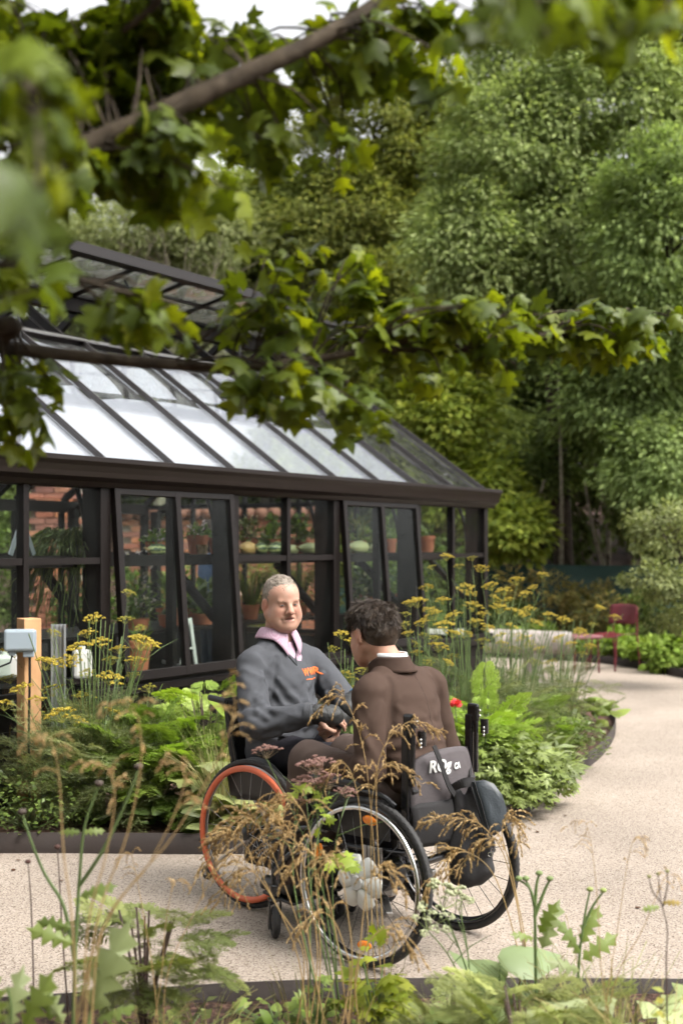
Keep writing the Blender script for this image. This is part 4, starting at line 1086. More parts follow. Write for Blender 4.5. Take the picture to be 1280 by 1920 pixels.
PALE = plain("pale marrow", (.42, .42, .20), rough=.45, nscale=8, namt=.2)
ORG = plain("orange squash", (.50, .30, .10), rough=.45, nscale=8, namt=.25)
def squash(px, r, L, D, mat, label, rz=0.0, z=SH):
    L, D = L * 1.12, D * 1.15
    p, Y = on(px, r, z + D / 2 - 0.002)
    t = thing("squash", label, "squash", p, GH_RZ + rz, "squashes and marrows on the shelf")
    n, m = 24, 20; v = []
    for j in range(m + 1):
        u = j / m; x = (u - .5) * L; rad = D / 2 * (max(0, 1 - abs(2 * u - 1) ** 2.6)) ** .5 * (0.86 + .2 * u)
        for i in range(n): a = 2 * math.pi * i / n; q = rad * (1 + .045 * math.cos(8 * a)); v.append((x, q * math.cos(a), q * math.sin(a) * .96))
    f = [(j * n + i, j * n + (i + 1) % n, (j + 1) * n + (i + 1) % n, (j + 1) * n + i) for j in range(m) for i in range(n)]
    obj("flesh", np_mesh("flesh", v, np.array(f), mat=mat), None, t)
    MB().tube([(-L / 2 + .004, 0, 0), (-L / 2 - .02, 0, .006), (-L / 2 - .035, 0, .014)], [.011, .008, .009], 6).build("stalk", M['dry_stem'], t, True)
    return t
squash(295, .32, .165, .075, STRIPE, "dark green striped squash lying under the leftmost violas")
squash(464, .34, .13, .09, ORG, "orange and green squash at the left of the squash row")
squash(489, .32, .15, .085, STRIPE, "dark striped squash beside the orange one", .3)
squash(515, .33, .14, .085, STRIPE, "paler striped squash third in the squash row", -.3)
squash(520, .46, .16, .10, PALE, "cream squash standing behind the striped squashes", .5)
squash(548, .36, .12, .07, PALE, "short cream marrow at the tip of the long marrow")
squash(585, .33, .36, .085, PALE, "long pale marrow lying along the shelf behind the mullion", .05)
squash(672, .32, .24, .10, PALE, "large pale squash filling the left pane of the second sash")
squash(703, .34, .15, .085, PALE, "smaller pale green squash next to the large pale one", .4)

# staging bench with the lower pots
bench = thing("staging_bench", "dark slatted staging bench inside the glasshouse behind the first sash", "bench", gw(0.2, 0.95, 0.07), GH_RZ)
for i in range(6): MB().box((0, -0.30 + i * .12, .86), (4.6, .10, .025)).build("slat", M['frame'], bench)
for x in (-2.2, -.7, .8, 2.2):
    for y in (-.28, .28): MB().box((x, y, .423), (.05, .05, .846)).build("leg", M['frame'], bench)
BZ = .07 + .875
pot(318, .82, BZ, .20, .13, "wide terracotta pot on the staging behind the middle stile", leafy_p(.30, 70, .08, [(.10, .13, .05), (.08, .11, .04)], T_LANCE, 1.3))
pot(316, .70, BZ, .12, .095, "terracotta pot holding a pale succulent rosette", succulent())
pot(258, .72, BZ - .10, .17, .18, "terracotta pot of tall lilac campanulas at the first sash's left stile", lambda t, R0, h: (leafy_p(.38, 220, .055, [(.10, .15, .05), (.14, .19, .07)], T_LANCE, 1.6)(t, R0, h), cloud("flowers", leaf_mound(60, R0 * 1.9, .50, h + .05, [(.55, .5, .68), (.62, .58, .7)], T_BROAD, .035, 1.2), M['leaf'], t)))
pot(364, .80, BZ, .14, .12, "terracotta pot with leafy rosette right of the middle stile", leafy_p(.18, 60, .08, GRN, T_BROAD, 1.4))
pot(381, .70, BZ, .20, .085, "shallow terracotta bowl of moss at the first sash's right pane", leafy_p(.05, 200, .025, [(.13, .17, .05), (.16, .2, .07)], T_OVAL, 1.0))
pot(404, .70, BZ, .13, .09, "terracotta pot holding a grey succulent by the right stile", succulent())
pot(385, .95, BZ, .16, .14, "pot of grey green kale further back on the staging", leafy_p(.22, 90, .08, [(.14, .2, .1), (.18, .24, .14)], T_BROAD, 1.5))
pot(470, .80, BZ, .15, .12, "terracotta pot with strappy leaves behind the older man's head", grassy(.4))
pot(560, .85, BZ, .16, .13, "pot of fine pale green grass between the two men", grassy(.45, ((.18, .24, .09), (.14, .2, .07))))
pot(595, .70, BZ - .05, .15, .13, "terracotta pot with white flowers left of the thick post", lambda t, R0, h: (leafy_p(.3, 160, .06, GRN, T_LANCE, 1.8)(t, R0, h), cloud("flowers", leaf_mound(40, R0 * 1.8, .36, h, [(.6, .62, .6)], T_BROAD, .03, 1.2), M['leaf'], t)))
pot(690, .85, BZ, .17, .14, "pot with dark variegated foliage in the second sash", lambda t, R0, h: (leafy_p(.32, 160, .07, [(.05, .09, .03), (.09, .13, .05)], T_BROAD, 1.7)(t, R0, h), cloud("flowers", leaf_mound(30, R0 * 1.6, .36, h, [(.55, .55, .45)], T_BROAD, .045, 1.2), M['leaf'], t)))
pot(755, .80, BZ, .15, .13, "pot with green foliage under the second sash's right pane", leafy_p(.3, 120, .06, GRN, T_LANCE, 1.6))
pot(258, .28, .70 + .02, .19, .19, "large plain terracotta pot on the sill inside the first sash", leafy_p(.1, 30, .06, GRN, T_LANCE, 1.0))
# trailing plant on the shelf end
p, Y = on(128, .36, SH)
hp = thing("hanging_plant", "grey green trailing plant spilling from the shelf beside the thick post", "plant", p, 0)
MB().lathe([(.05, 0), (.075, .09), (.07, .09)], None, 16).build("pot_body", M['black'], hp, True)
n = 330; a = rng.random(n) * 6.28; L = .10 + .55 * rng.random(n) ** 1.6; parts = []
p0 = np.stack([np.cos(a) * .04, np.sin(a) * .04, np.full(n, .09)], 1); c = palette([(.10, .14, .06), (.15, .19, .085), (.08, .11, .05)], n)
p1 = p0 + np.stack([np.cos(a) * .10, np.sin(a) * .06, .05 + .05 * rng.random(n)], 1)
for s in range(5):
    p2 = p1 + np.stack([np.cos(a) * .022 + rng.normal(size=n) * .014 - .012, np.sin(a) * .012 + rng.normal(size=n) * .01, -L / 5], 1)
    parts.append(ribbons(p1, p2, np.full(n, .004), np.full(n, .003), c)); p1 = p2
parts.append(ribbons(p0, p0 + (p1 - p0) * 0 + np.stack([np.cos(a) * .10, np.sin(a) * .06, np.full(n, .07)], 1), np.full(n, .004), np.full(n, .004), c))
cloud("foliage", parts, M['leaf'], hp)
# small bits: white folding stand, grey vent prop, white canister, clothes-line of hooks
def aframe(px, r, z, h, spread, label, mat, name="folding_stand"):
    p, Y = on(px, r, z); t = thing(name, label, "stand", p, GH_RZ)
    for s in (-1, 1): MB().bar((s * spread, 0, 0), (s * .012, 0, h), .03, .012, (0, 1, 0)).build("leg", mat, t)
    MB().bar((-spread * .55, 0, h * .42), (spread * .55, 0, h * .42), .012, .012).build("stretcher", mat, t)
    return t
aframe(354, .24, .68, .36, .085, "white folding stand on the sill behind the first sash", M['white'])
aframe(42, .40, 1.49, .19, .095, "grey metal folding stand on the shelf at the left", M['galv'])

# ------------------------------------------------------------------ service post with socket box, steel channel post, canisters
PINE = ramp_mat("pine post", 'noise', [(.3, (.36, .19, .09)), (.6, (.52, .30, .15)), (.8, (.60, .37, .20))], 5, rough=.75, bump=.15)
sp = thing("timber_post", "square pine post carrying the grey socket box in the left bed", "post", (P(55, 0, 7.0).x, 7.0, .04), R(38))
MB().box((0, 0, .555), (.10, .10, 1.11)).build("post_body", PINE, sp, bevel=.004)
BOX = plain("grey blue plastic", (.26, .31, .35), rough=.4, nscale=5, namt=.06)
pb = P(38, 1200, 6.86)
sb = thing("socket_box", "grey blue weatherproof socket box fixed high on the pine post", "socket box", pb, R(12))
MB().box((0, 0, 0), (.165, .075, .115)).build("lid", BOX, sb, bevel=.014)
MB().box((.01, .045, -.01), (.15, .03, .12)).build("back_plate", BOX, sb, bevel=.006)
MB().box((.045, .01, -.075), (.06, .05, .035)).box((-.04, .01, -.07), (.035, .05, .025)).build("cable_entry", BOX, sb, bevel=.005)
MB().lathe([(.008, 0), (.008, .003)], Matrix.Translation((.0835, 0, .015)) @ Matrix.Rotation(R(90), 4, 'Y'), 10).build("latch", BOX, sb)
MB().tube([(.05, .02, -.09), (.05, .03, -.2), (.045, .04, -.5), (.05, .05, -1.0)], .007, 6).tube([(-.04, .02, -.08), (-.05, .0, -.12), (-.12, .02, -.15), (-.3, .05, -.12)], .006, 6).build("cable", M['black'], sb, True)
stp = thing("steel_post", "grey galvanised steel channel post right of the pine post", "post", (P(110, 0, 7.25).x, 7.25, .04), R(15))
MB().box((-.035, 0, .53), (.012, .05, 1.06)).box((.035, 0, .53), (.012, .05, 1.06)).box((0, .02, .53), (.06, .012, 1.06)).box((.012, .008, .53), (.008, .014, 1.06)).box((-.012, .008, .53), (.008, .014, 1.06)).build("channel", M['galv'], stp)
def canister(px, py, Y, w, h, label):
    p = P(px, py, Y); t = thing("canister", label, "canister", p, R(20))
    MB().box((0, 0, h / 2), (w, w * .8, h)).build("canister_body", M['white'], t, bevel=.02)
    MB().lathe([(.02, h), (.02, h + .02)], None, 12).build("cap", M['white'], t)
    MB().box((0, 0, -.012), (w + .06, w + .02, .024)).build("stand_shelf", M['frame'], t)
    MB().box((0, 0, -(p.z) / 2 - .02), (.05, .05, max(.05, p.z - .09))).build("stand_leg", M['frame'], t)
canister(154, 1272, 7.55, .11, .17, "white plastic canister behind the yellow fennel heads")
canister(8, 1270, 7.3, .20, .13, "white plastic tank behind the socket box at the left edge")
# ------------------------------------------------------------------ garden plants
YEL = [(0.50, 0.38, 0.045), (0.58, 0.47, 0.09), (0.42, 0.33, 0.05)]
YGR = [(0.30, 0.32, 0.07), (0.38, 0.36, 0.08)]
def umbel_mesh(i, flower, green, rays=15, blob=0.011, spread=0.34):
    """unit umbel: stalk top at origin, rays rising to a domed plate of small flower clusters"""
    pv, pf, pc = [], [], []
    a = np.arange(rays) * 2.399; q = np.sqrt((np.arange(rays) + .5) / rays)
    ends = np.stack([np.cos(a) * q * spread, np.sin(a) * q * spread, .34 - .12 * q ** 2 + rng.normal(size=rays) * .02], 1) * (1 + rng.normal(size=(rays, 1)) * .06)
    parts = [ribbons(np.zeros((rays, 3)), ends, np.full(rays, .006), np.full(rays, .004), palette(green, rays))]
    n2 = 13
    for e in ends:
        d = rnd_unit(n2); d[:, 2] = np.abs(d[:, 2]) * .8; pos = e + d * [.062, .062, .045]
        parts.append(scatter(OCT[0], OCT[1], pos, frames(rnd_unit(n2), rnd_unit(n2)), .020 + .010 * rng.random(n2), palette(flower, n2, .15)))
    v, f, c = joinvf(parts)
    return np_mesh("flower_head", v, f, c, smooth=False, mat=M['petal'])
OCT = (np.array([(1, 0, 0), (-1, 0, 0), (0, 1, 0), (0, -1, 0), (0, 0, .8), (0, 0, -.8)], float), np.array([(0, 2, 4), (2, 1, 4), (1, 3, 4), (3, 0, 4), (2, 0, 5), (1, 2, 5), (3, 1, 5), (0, 3, 5)]))
UMB_Y = [umbel_mesh(i, YEL, YGR) for i in range(4)]
UMB_G = [umbel_mesh(i, [(.30, .30, .06), (.42, .36, .06)], YGR, 12) for i in range(2)]
UMB_W = [umbel_mesh(i, [(.42, .45, .26), (.5, .52, .34)], [(.25, .3, .12)], 11) for i in range(2)]
UMB_P = [umbel_mesh(i, [(.30, .17, .15), (.38, .23, .19)], [(.22, .17, .11)], 18) for i in range(2)]
def umbels(t, base, heads, root, meshes, stem_mb, r=.0032, lean=0.0):
    for (px, py, Y, s) in heads:
        p = P(px, py, Y) - Vector(base); x0 = Vector((root[0] + rng.normal() * .08, root[1] + rng.normal() * .08, 0.0))
        x0.x += (p.x - x0.x) * .18
        dn = Vector((0, 0, -s * .7)) ; foot = p + dn
        mid = x0.lerp(foot, .55) + Vector((rng.normal() * .045, rng.normal() * .04, .06))
        ps = spline([x0, mid, foot], 5)
        stem_mb.tube(ps, [r * (1 - .6 * i / (len(ps) - 1)) for i in range(len(ps))], 5, False)
        for _ in range(2):
            b0 = ps[int(rng.integers(5, len(ps) - 1))]; e0 = b0 + Vector((rng.normal() * .07, rng.normal() * .05, .05 + .07 * rng.random()))
            stem_mb.tube([b0, b0.lerp(e0, .5) + Vector((0, 0, .01)), e0], [r * .5, r * .4, r * .2], 4, False)
        o = obj("flower_head", meshes[int(rng.integers(len(meshes)))], None, t); o.location = foot
        q = s * 2.9; o.scale = (q, q, q * .9); o.rotation_euler = (rng.normal() * .22, rng.normal() * .22, rng.random() * 6)
def fronds(n, rx, ry, h, tm, size, pal, zlo=.05, up=.55, centre=(0, 0)):
    parts = []
    for T in tm:
        k = n // len(tm)
        a = rng.random(k) * 6.28; q = rng.random(k) ** .6
        pos = np.stack([centre[0] + np.cos(a) * q * rx, centre[1] + np.sin(a) * q * ry, zlo + (h - zlo) * rng.random(k) ** .9 * (1 - .35 * q)], 1)
        dirs = np.stack([np.cos(a), np.sin(a), np.full(k, up)], 1) + rng.normal(size=(k, 3)) * .45
        parts.append(scatter(T[0], T[1], pos, frames(dirs, np.tile([0, 0, 1.], (k, 1)) + rng.normal(size=(k, 3)) * .15), size * (.6 + .7 * rng.random(k)), palette(pal, k, .2) * (1.05 if tm is T_FENNEL else 1.5)))
    return parts
FENN = [(0.12, 0.155, 0.075), (0.17, 0.20, 0.095), (0.085, 0.115, 0.06)]
def fennel(label, px, Y, h, rx, heads, nfr=150, pal=FENN, size=.22, green_heads=()):
    b = (P(px, 0, Y).x, Y, .05); t = thing("fennel_plant", label, "plant", b, 0, "fennel plants")
    mb = MB(); umbels(t, b, heads, (0, 0), UMB_Y, mb); umbels(t, b, green_heads, (0, 0), UMB_G, mb)
    for _ in range(34):
        a = rng.random() * 6.28; q = rng.random() * rx; zt = h * (.55 + .45 * rng.random())
        mb.tube(spline([(q * .4 * math.cos(a), q * .4 * math.sin(a), 0), (q * .8 * math.cos(a), q * .8 * math.sin(a), zt * .6), (q * 1.25 * math.cos(a), q * 1.25 * math.sin(a), zt)], 3), .0028, 4, False)
    mb.build("stems", M['leaf_stem'], t, True)
    cloud("foliage", fronds(nfr, rx, rx * .8, h * .56, T_FENNEL, size, pal), M['leaf'], t)
    return t
L_ = 6.95
fennel("tall fennel with yellow flower heads around the pine post in the left bed", 175, L_, 1.12, .34,
       [(px, py, L_ + dy, s) for px, py, dy, s in ((176, 1157, 0, .055), (150, 1212, -.1, .075), (132, 1236, .1, .065), (190, 1202, .1, .06), (262, 1200, -.1, .085), (285, 1208, 0, .05), (256, 1237, .1, .062), (28, 1216, 0, .075), (85, 1240, -.2, .07), (102, 1238, .1, .05), (205, 1268, -.1, .07), (45, 1288, -.2, .062), (8, 1318, -.2, .06), (118, 1335, -.3, .08), (140, 1348, -.2, .06), (207, 1332, -.1, .05), (165, 1185, .1, .05), (225, 1215, .1, .05), (70, 1310, -.2, .05))], 330, size=.25,
       green_heads=[(px, py, L_ + .1, s) for px, py, s in ((235, 1160, .045), (240, 1110, .04), (100, 1185, .04), (100, 1290, .07), (155, 1305, .07), (280, 1288, .05), (232, 1318, .05), (60, 1390, .05), (95, 1425, .04), (125, 1465, .04), (190, 1352, .04), (75, 1340, .05), (185, 1450, .04), (265, 1175, .035), (210, 1235, .05), (165, 1260, .05), (60, 1255, .05), (250, 1265, .045), (20, 1270, .05))])
RF = 8.5
fennel("large yellow flowering fennel beside the young man's shoulder", 880, RF, 1.25, .40,
       [(px, py, RF + dy, s) for px, py, dy, s in ((836, 1042, 0, .05), (902, 1064, 0, .052), (782, 1126, -.2, .07), (872, 1102, .1, .07), (922, 1096, 0, .06), (968, 1086, .1, .06), (945, 1106, 0, .055), (832, 1170, -.2, .07), (815, 1150, 0, .07), (852, 1152, -.1, .06), (884, 1134, .1, .07), (935, 1138, 0, .07), (965, 1146, .1, .06), (820, 1210, -.4, .065), (868, 1186, -.1, .055), (800, 1100, .2, .05), (890, 1165, .2, .06))], 320,
       green_heads=[(px, py, RF, s) for px, py, s in ((860, 1060, .035), (885, 1045, .035), (760, 1170, .05), (905, 1200, .05), (940, 1190, .05), (850, 1230, .05), (795, 1190, .04), (810, 1062, .035))])
fennel("fennel with yellow heads right behind the young man's head", 800, 8.15, 1.02, .26,
       [(px, py, 8.15 + dy, s) for px, py, dy, s in ((770, 1128, 0, .05), (806, 1142, .1, .05), (765, 1186, 0, .04), (792, 1166, -.1, .05), (830, 1124, .1, .05), (848, 1186, 0, .05), (782, 1222, 0, .04), (838, 1240, 0, .04))], 120, green_heads=[(px, py, 8.1, s) for px, py, s in ((775, 1205, .04), (815, 1195, .04), (800, 1240, .04), (760, 1150, .035))])
fennel("fennel with yellow heads at the corner of the glasshouse", 955, 9.2, 1.10, .32,
       [(px, py, 9.2 + dy, s) for px, py, dy, s in ((925, 1120, 0, .05), (952, 1124, .1, .05), (985, 1112, 0, .05), (905, 1150, 0, .05), (980, 1150, .1, .05), (915, 1176, 0, .05), (955, 1172, -.1, .05), (990, 1140, 0, .05), (1000, 1100, 0, .04), (940, 1205, 0, .05))], 150, green_heads=[(px, py, 9.2, s) for px, py, s in ((970, 1190, .04), (910, 1215, .04), (995, 1205, .05), (930, 1080, .03))])
fennel("fennel with sparse dark stems standing out against the pale path", 1040, 10.2, .92, .42,
       [(px, py, 10.2 + dy, s) for px, py, dy, s in ((1015, 1076, 0, .05), (1028, 1152, 0, .06), (1000, 1166, .2, .07), (1055, 1160, 0, .06), (1085, 1182, 0, .06), (1050, 1195, -.2, .06), (1122, 1138, 0, .045), (1152, 1156, 0, .05), (1070, 1206, -.2, .05), (985, 1196, 0, .07), (1012, 1215, -.3, .05), (1105, 1210, 0, .05))], 110, size=.2,
       green_heads=[(px, py, 10.2, s) for px, py, s in ((960, 1215, .06), (1000, 1240, .06), (1090, 1225, .05), (1035, 1240, .06), (1110, 1170, .04))])
fennel("slim fennel with small flower heads between the two men", 650, 7.3, .95, .12,
       [(px, py, 7.3, s) for px, py, s in ((640, 1187, .05), (662, 1203, .06), (648, 1262, .045), (692, 1278, .06), (672, 1292, .06))], 36,
       green_heads=[(px, 0 + py, 7.3, s) for px, py, s in ((625, 1215, .035), (655, 1270, .05), (680, 1255, .045), (640, 1290, .05))])
def ferny(label, px, Y, h, rx, n=90, size=.26, pal=((0.13, 0.20, 0.045), (0.17, 0.25, 0.06), (0.09, 0.15, 0.035)), stem='leaf_stem', up=.35, name="ferny_plant", zlo=.1):
    b = (P(px, 0, Y).x, Y, .05); t = thing(name, label, "plant", b, 0, "ferny leaved plants")
    mb = MB()
    for _ in range(9):
        a = rng.random() * 6.28; q = rx * rng.random()
        mb.tube([(0, 0, 0), (q * .4 * math.cos(a), q * .4 * math.sin(a), h * .5), (q * math.cos(a), q * math.sin(a), h * .9)], [.006, .005, .003], 5, False)
    mb.build("stems", M[stem], t, True)
    cloud("foliage", fronds(n, rx, rx * .85, h, T_FERNY, size, pal, zlo, up), M['leaf'], t)
    return t
ferny("low ferny plant with tiered soft leaves left of the orange wheel", 300, 6.95, .60, .22, 130, .24)
ferny("taller ferny plant arching over beside the older man's chair", 392, 7.1, .74, .20, 110, .24, ((0.14, 0.21, 0.045), (0.19, 0.27, 0.06), (0.11, 0.17, 0.04)), 'dark_stem')
ferny("bright ferny clump behind the folded push handle", 905, 7.9, .56, .22, 100, .24, ((0.16, 0.24, 0.05), (0.20, 0.29, 0.07)))
ferny("soft ferny plant further back in the right bed", 985, 8.9, .42, .28, 100, .24)
def mound(label, px, Y, h, rx, n, tm, size, pal, name="leafy_plant", stem='leaf_stem', group="leafy plants of the beds", z0=.05, flat=False, mat='leaf', nstem=14):
    b = (P(px, 0, Y).x, Y, z0); t = thing(name, label, "plant", b, 0, group)
    a = rng.random(n) * 6.28; q = rng.random(n) ** .55; el = rng.random(n) ** .8
    pos = np.stack([np.cos(a) * q * rx, np.sin(a) * q * rx * .85, h * (.12 + .88 * el * (1 - .55 * q ** 2))], 1)
    dirs = np.stack([np.cos(a), np.sin(a), np.full(n, .12)], 1) + rng.normal(size=(n, 3)) * .35
    ups = np.tile([0, -.25, 1.], (n, 1)) + rng.normal(size=(n, 3)) * .28
    cloud("foliage", scatter(tm[0], tm[1], pos, frames(dirs, ups), size * (.55 + .75 * rng.random(n)), palette(pal, n, .16) * (1.05, 1.05, 1.05)), M[mat], t)
    mb = MB()
    for i in range(min(nstem, n)): mb.tube([(0, 0, 0), tuple(pos[i] * [.5, .5, .6]), tuple(pos[i])], [.004, .0035, .0025], 4, False)
    mb.build("stems", M[stem], t, True)
    return t
FRESH = [(0.15, 0.23, 0.05), (0.20, 0.29, 0.075), (0.11, 0.18, 0.04)]
mound("geranium mound with deeply cut leaves behind the black shoulder bag", 965, 7.55, .36, .34, 620, T_CUT, .085, [(0.17, 0.23, 0.08), (0.21, 0.28, 0.105), (0.12, 0.17, 0.055)])
mound("cut leaved plant spilling over the edging beside the bag flap", 955, 7.28, .22, .22, 190, T_CUT, .08, [(0.18, 0.24, 0.09), (0.13, 0.18, 0.06)])
mound("small leaved bushy plant sprawling over the edging bend", 1045, 8.75, .40, .34, 900, T_OVAL, .035, [(0.10, 0.14, 0.06), (0.14, 0.18, 0.08), (0.08, 0.11, 0.045)])
mound("broad leaved chard near the rounded tip of the bed", 1090, 10.5, .34, .28, 80, T_BROAD, .12, [(0.13, 0.19, 0.045), (0.17, 0.23, 0.06)])
mound("light green broad leaved plant in the middle of the right bed", 955, 8.5, .36, .30, 150, T_BROAD, .085, [(0.15, 0.21, 0.065), (0.19, 0.25, 0.08)])
mound("grey green peony foliage between the fennel and the edging", 1010, 8.0, .30, .26, 150, T_LANCE, .13, [(0.14, 0.19, 0.09), (0.18, 0.23, 0.12)])
mound("mint like bushy herb at the foot of the pine post", 60, 6.72, .36, .36, 900, T_OVAL, .035, [(0.10, 0.16, 0.045), (0.14, 0.20, 0.06), (0.07, 0.11, 0.035)])
mound("dark broad leaves low under the ferny plant by the mulch", 325, 6.78, .22, .18, 40, T_BROAD, .14, [(0.07, 0.12, 0.04), (0.10, 0.16, 0.05)])
mound("bright broad leaved plant behind the older man's backrest", 440, 7.0, .62, .18, 80, T_BROAD, .16, [(0.16, 0.24, 0.04), (0.21, 0.29, 0.06)])
mound("pale cardoon rosette seen through the spokes of the orange wheel", 480, 6.7, .40, .15, 40, T_CARDOON, .28, [(0.24, 0.29, 0.13), (0.30, 0.34, 0.17), (0.19, 0.24, 0.10)])
mound("low grey leaved plant by the edging behind the orange wheel", 420, 6.6, .26, .16, 40, T_BROAD, .13, [(0.15, 0.20, 0.09), (0.20, 0.25, 0.12)])
mound("dark leafy plant in the bed hidden behind the two wheelchairs", 640, 7.2, .60, .40, 200, T_BROAD, .12, [(0.10, 0.16, 0.045), (0.14, 0.2, 0.06)])
mound("green plant in the bed behind the young man's back", 800, 7.6, .50, .38, 260, T_CUT, .085, FRESH)
# red flower head beside the young man's arm
b = (P(853, 0, 7.6).x, 7.6, .05); t = thing("poppy_flower", "single red flower beside the young man's right arm", "flower", b, 0)
zz = P(853, 1322, 7.6).z - .05
MB().tube([(0, 0, 0), (.02, 0, zz * .5), (0, 0, zz)], .003, 5, False).build("stem", M['leaf_stem'], t, True)
n = 14; d = rnd_unit(n); d[:, 2] = np.abs(d[:, 2])
cloud("petals", scatter(T_BROAD[0], T_BROAD[1], np.zeros((n, 3)) + [0, 0, zz], frames(d, rnd_unit(n)), np.full(n, .045), palette([(.55, .03, .06), (.65, .06, .10)], n, .1)), M['leaf'], t)

# ornamental grasses --------------------------------------------------------
GOLD = [(0.52, 0.37, 0.17), (0.62, 0.46, 0.24), (0.44, 0.29, 0.12), (0.36, 0.23, 0.095)]
def blades(n, h, rx, pal, w=.003, lean=.5):
    a = rng.random(n) * 6.28; L = h * (.5 + .6 * rng.random(n)); q = rng.random(n) * rx
    p = np.stack([np.cos(a) * q, np.sin(a) * q, np.zeros(n)], 1); c = palette(pal, n); parts = []
    ln = lean * (.3 + rng.random(n))
    for s in range(4):
        k = (s + .5) / 4
        d = np.stack([np.cos(a) * ln * k * 1.4, np.sin(a) * ln * k * 1.4, 1 - ln * k * k * 1.1], 1); d /= np.linalg.norm(d, axis=1)[:, None]
        p2 = p + d * (L / 4)[:, None]
        parts.append(ribbons(p, p2, np.full(n, w * (1 - .2 * s)), np.full(n, w * (1 - .2 * (s + 1)) + .0004), c)); p = p2
    return parts
SPK = (np.array([(0, 0, 0), (.16, .35, .04), (0, 1, 0), (-.16, .35, -.04), (0, .4, .13), (0, .4, -.13)], float), np.array([(0, 1, 4), (1, 2, 4), (2, 3, 4), (3, 0, 4), (0, 5, 1), (1, 5, 2), (2, 5, 3), (3, 5, 0)]))
def panicle(ps, n, L, size, pal=GOLD, start=.0, droop=.8, side=None, fl=8):
    """drooping branchlets hung with spikelets along the polyline ps"""
    parts = []; m = len(ps)
    base = np.array([ps[min(m - 1, int(i))] for i in np.linspace(start * (m - 1), m - 1, n)], float)
    tdir = np.array([(ps[min(m - 1, int(i) + 1)] - ps[max(0, int(i) - 1)]) for i in np.linspace(start * (m - 1), m - 1, n)], float); tdir /= np.linalg.norm(tdir, axis=1)[:, None] + 1e-9
    out = rnd_unit(n)
    if side is not None: out = out * .8 + np.array(side)
    d = tdir * .7 + out * .75; d /= np.linalg.norm(d, axis=1)[:, None]
    ll = L * (.45 + .75 * rng.random(n)) * np.linspace(1.0, .55, n)
    p = base.copy(); c = palette(pal, n)
    for s in range(4):
        d2 = d.copy(); d2[:, 2] -= droop * (s / 3) ** 1.2 * 1.5; d2 /= np.linalg.norm(d2, axis=1)[:, None]
        p2 = p + d2 * (ll / 4)[:, None]
        parts.append(ribbons(p, p2, np.full(n, .0011), np.full(n, .0009), c))
        if s >= 1:
            k = fl; idx = np.repeat(np.arange(n), k); tt = rng.random((n * k, 1))
            pos = p[idx] * (1 - tt) + p2[idx] * tt; dd = d2[idx] + rng.normal(size=(n * k, 3)) * .32; dd[:, 2] -= .3
            parts.append(scatter(SPK[0], SPK[1], pos, frames(dd, rnd_unit(n * k)), size * (.7 + .6 * rng.random(n * k)), palette(pal, n * k, .22)))
        p = p2
    return parts
def stipa(label, base_px, base_Y, stems, nbl=120, blh=.55, pal=GOLD, L=.12, size=.0105, n=26, rad=.0024, bpal=None, fl=8, start=.0):
    """stems: lists of (px, py, Y) from low to tip; the last third carries the panicle"""
    b = (P(base_px, 0, base_Y).x, base_Y, .045); t = thing("golden_grass", label, "grass", b, 0, "golden oat grass clumps")
    mb = MB()
    for st in stems:
        pts = [Vector((rng.normal() * .04, rng.normal() * .04, 0))] + [P(*q) - Vector(b) for q in st]
        ps = spline(pts, 6); m = len(ps)
        mb.tube(ps, [rad * (1 - .7 * i / (m - 1)) for i in range(m)], 5, False)
        k0 = int(m * .60)
        o = cloud("seed_head", panicle(ps[k0:], n, L, size, pal, start, fl=fl), M['dry'], t)
    mb.build("stems", M['dry_stem'], t, True)
    if nbl: cloud("blades", blades(nbl, blh, .10, bpal or [(0.20, 0.17, 0.06), (0.28, 0.22, 0.09), (0.12, 0.14, 0.05)]), M['dry'], t)
    return t
stipa("golden grass arching in front of the young man's armrest", 705, 4.02,
      [[(712, 1800, 4.05), (698, 1560, 4.1), (680, 1400, 4.12), (640, 1305, 4.15), (600, 1330, 4.15)],
       [(720, 1800, 4.05), (705, 1500, 4.1), (720, 1400, 4.12), (770, 1352, 4.15), (815, 1372, 4.18)],
       [(700, 1800, 4.05), (695, 1600, 4.1), (700, 1480, 4.1), (730, 1430, 4.1), (790, 1470, 4.1)],
       [(690, 1800, 4.05), (680, 1600, 4.05), (668, 1480, 4.05), (640, 1430, 4.05), (600, 1480, 4.05)]], 14, .3, L=.10, n=22)
stipa("golden grass whose heads hang in front of the black shoulder bag", 985, 3.95,
      [[(985, 1800, 3.95), (968, 1680, 3.95), (945, 1590, 3.95), (905, 1575, 3.95), (850, 1640, 3.95)],
       [(980, 1800, 3.95), (950, 1620, 4.0), (905, 1550, 4.0), (860, 1535, 4.0), (800, 1545, 4.0)],
       [(990, 1800, 3.95), (960, 1640, 4.0), (940, 1560, 4.0), (960, 1530, 4.0), (975, 1580, 4.0)],
       [(975, 1800, 3.95), (930, 1650, 3.95), (880, 1600, 3.95), (840, 1610, 3.95), (800, 1670, 3.95)]], 14, .3, L=.11, n=26)
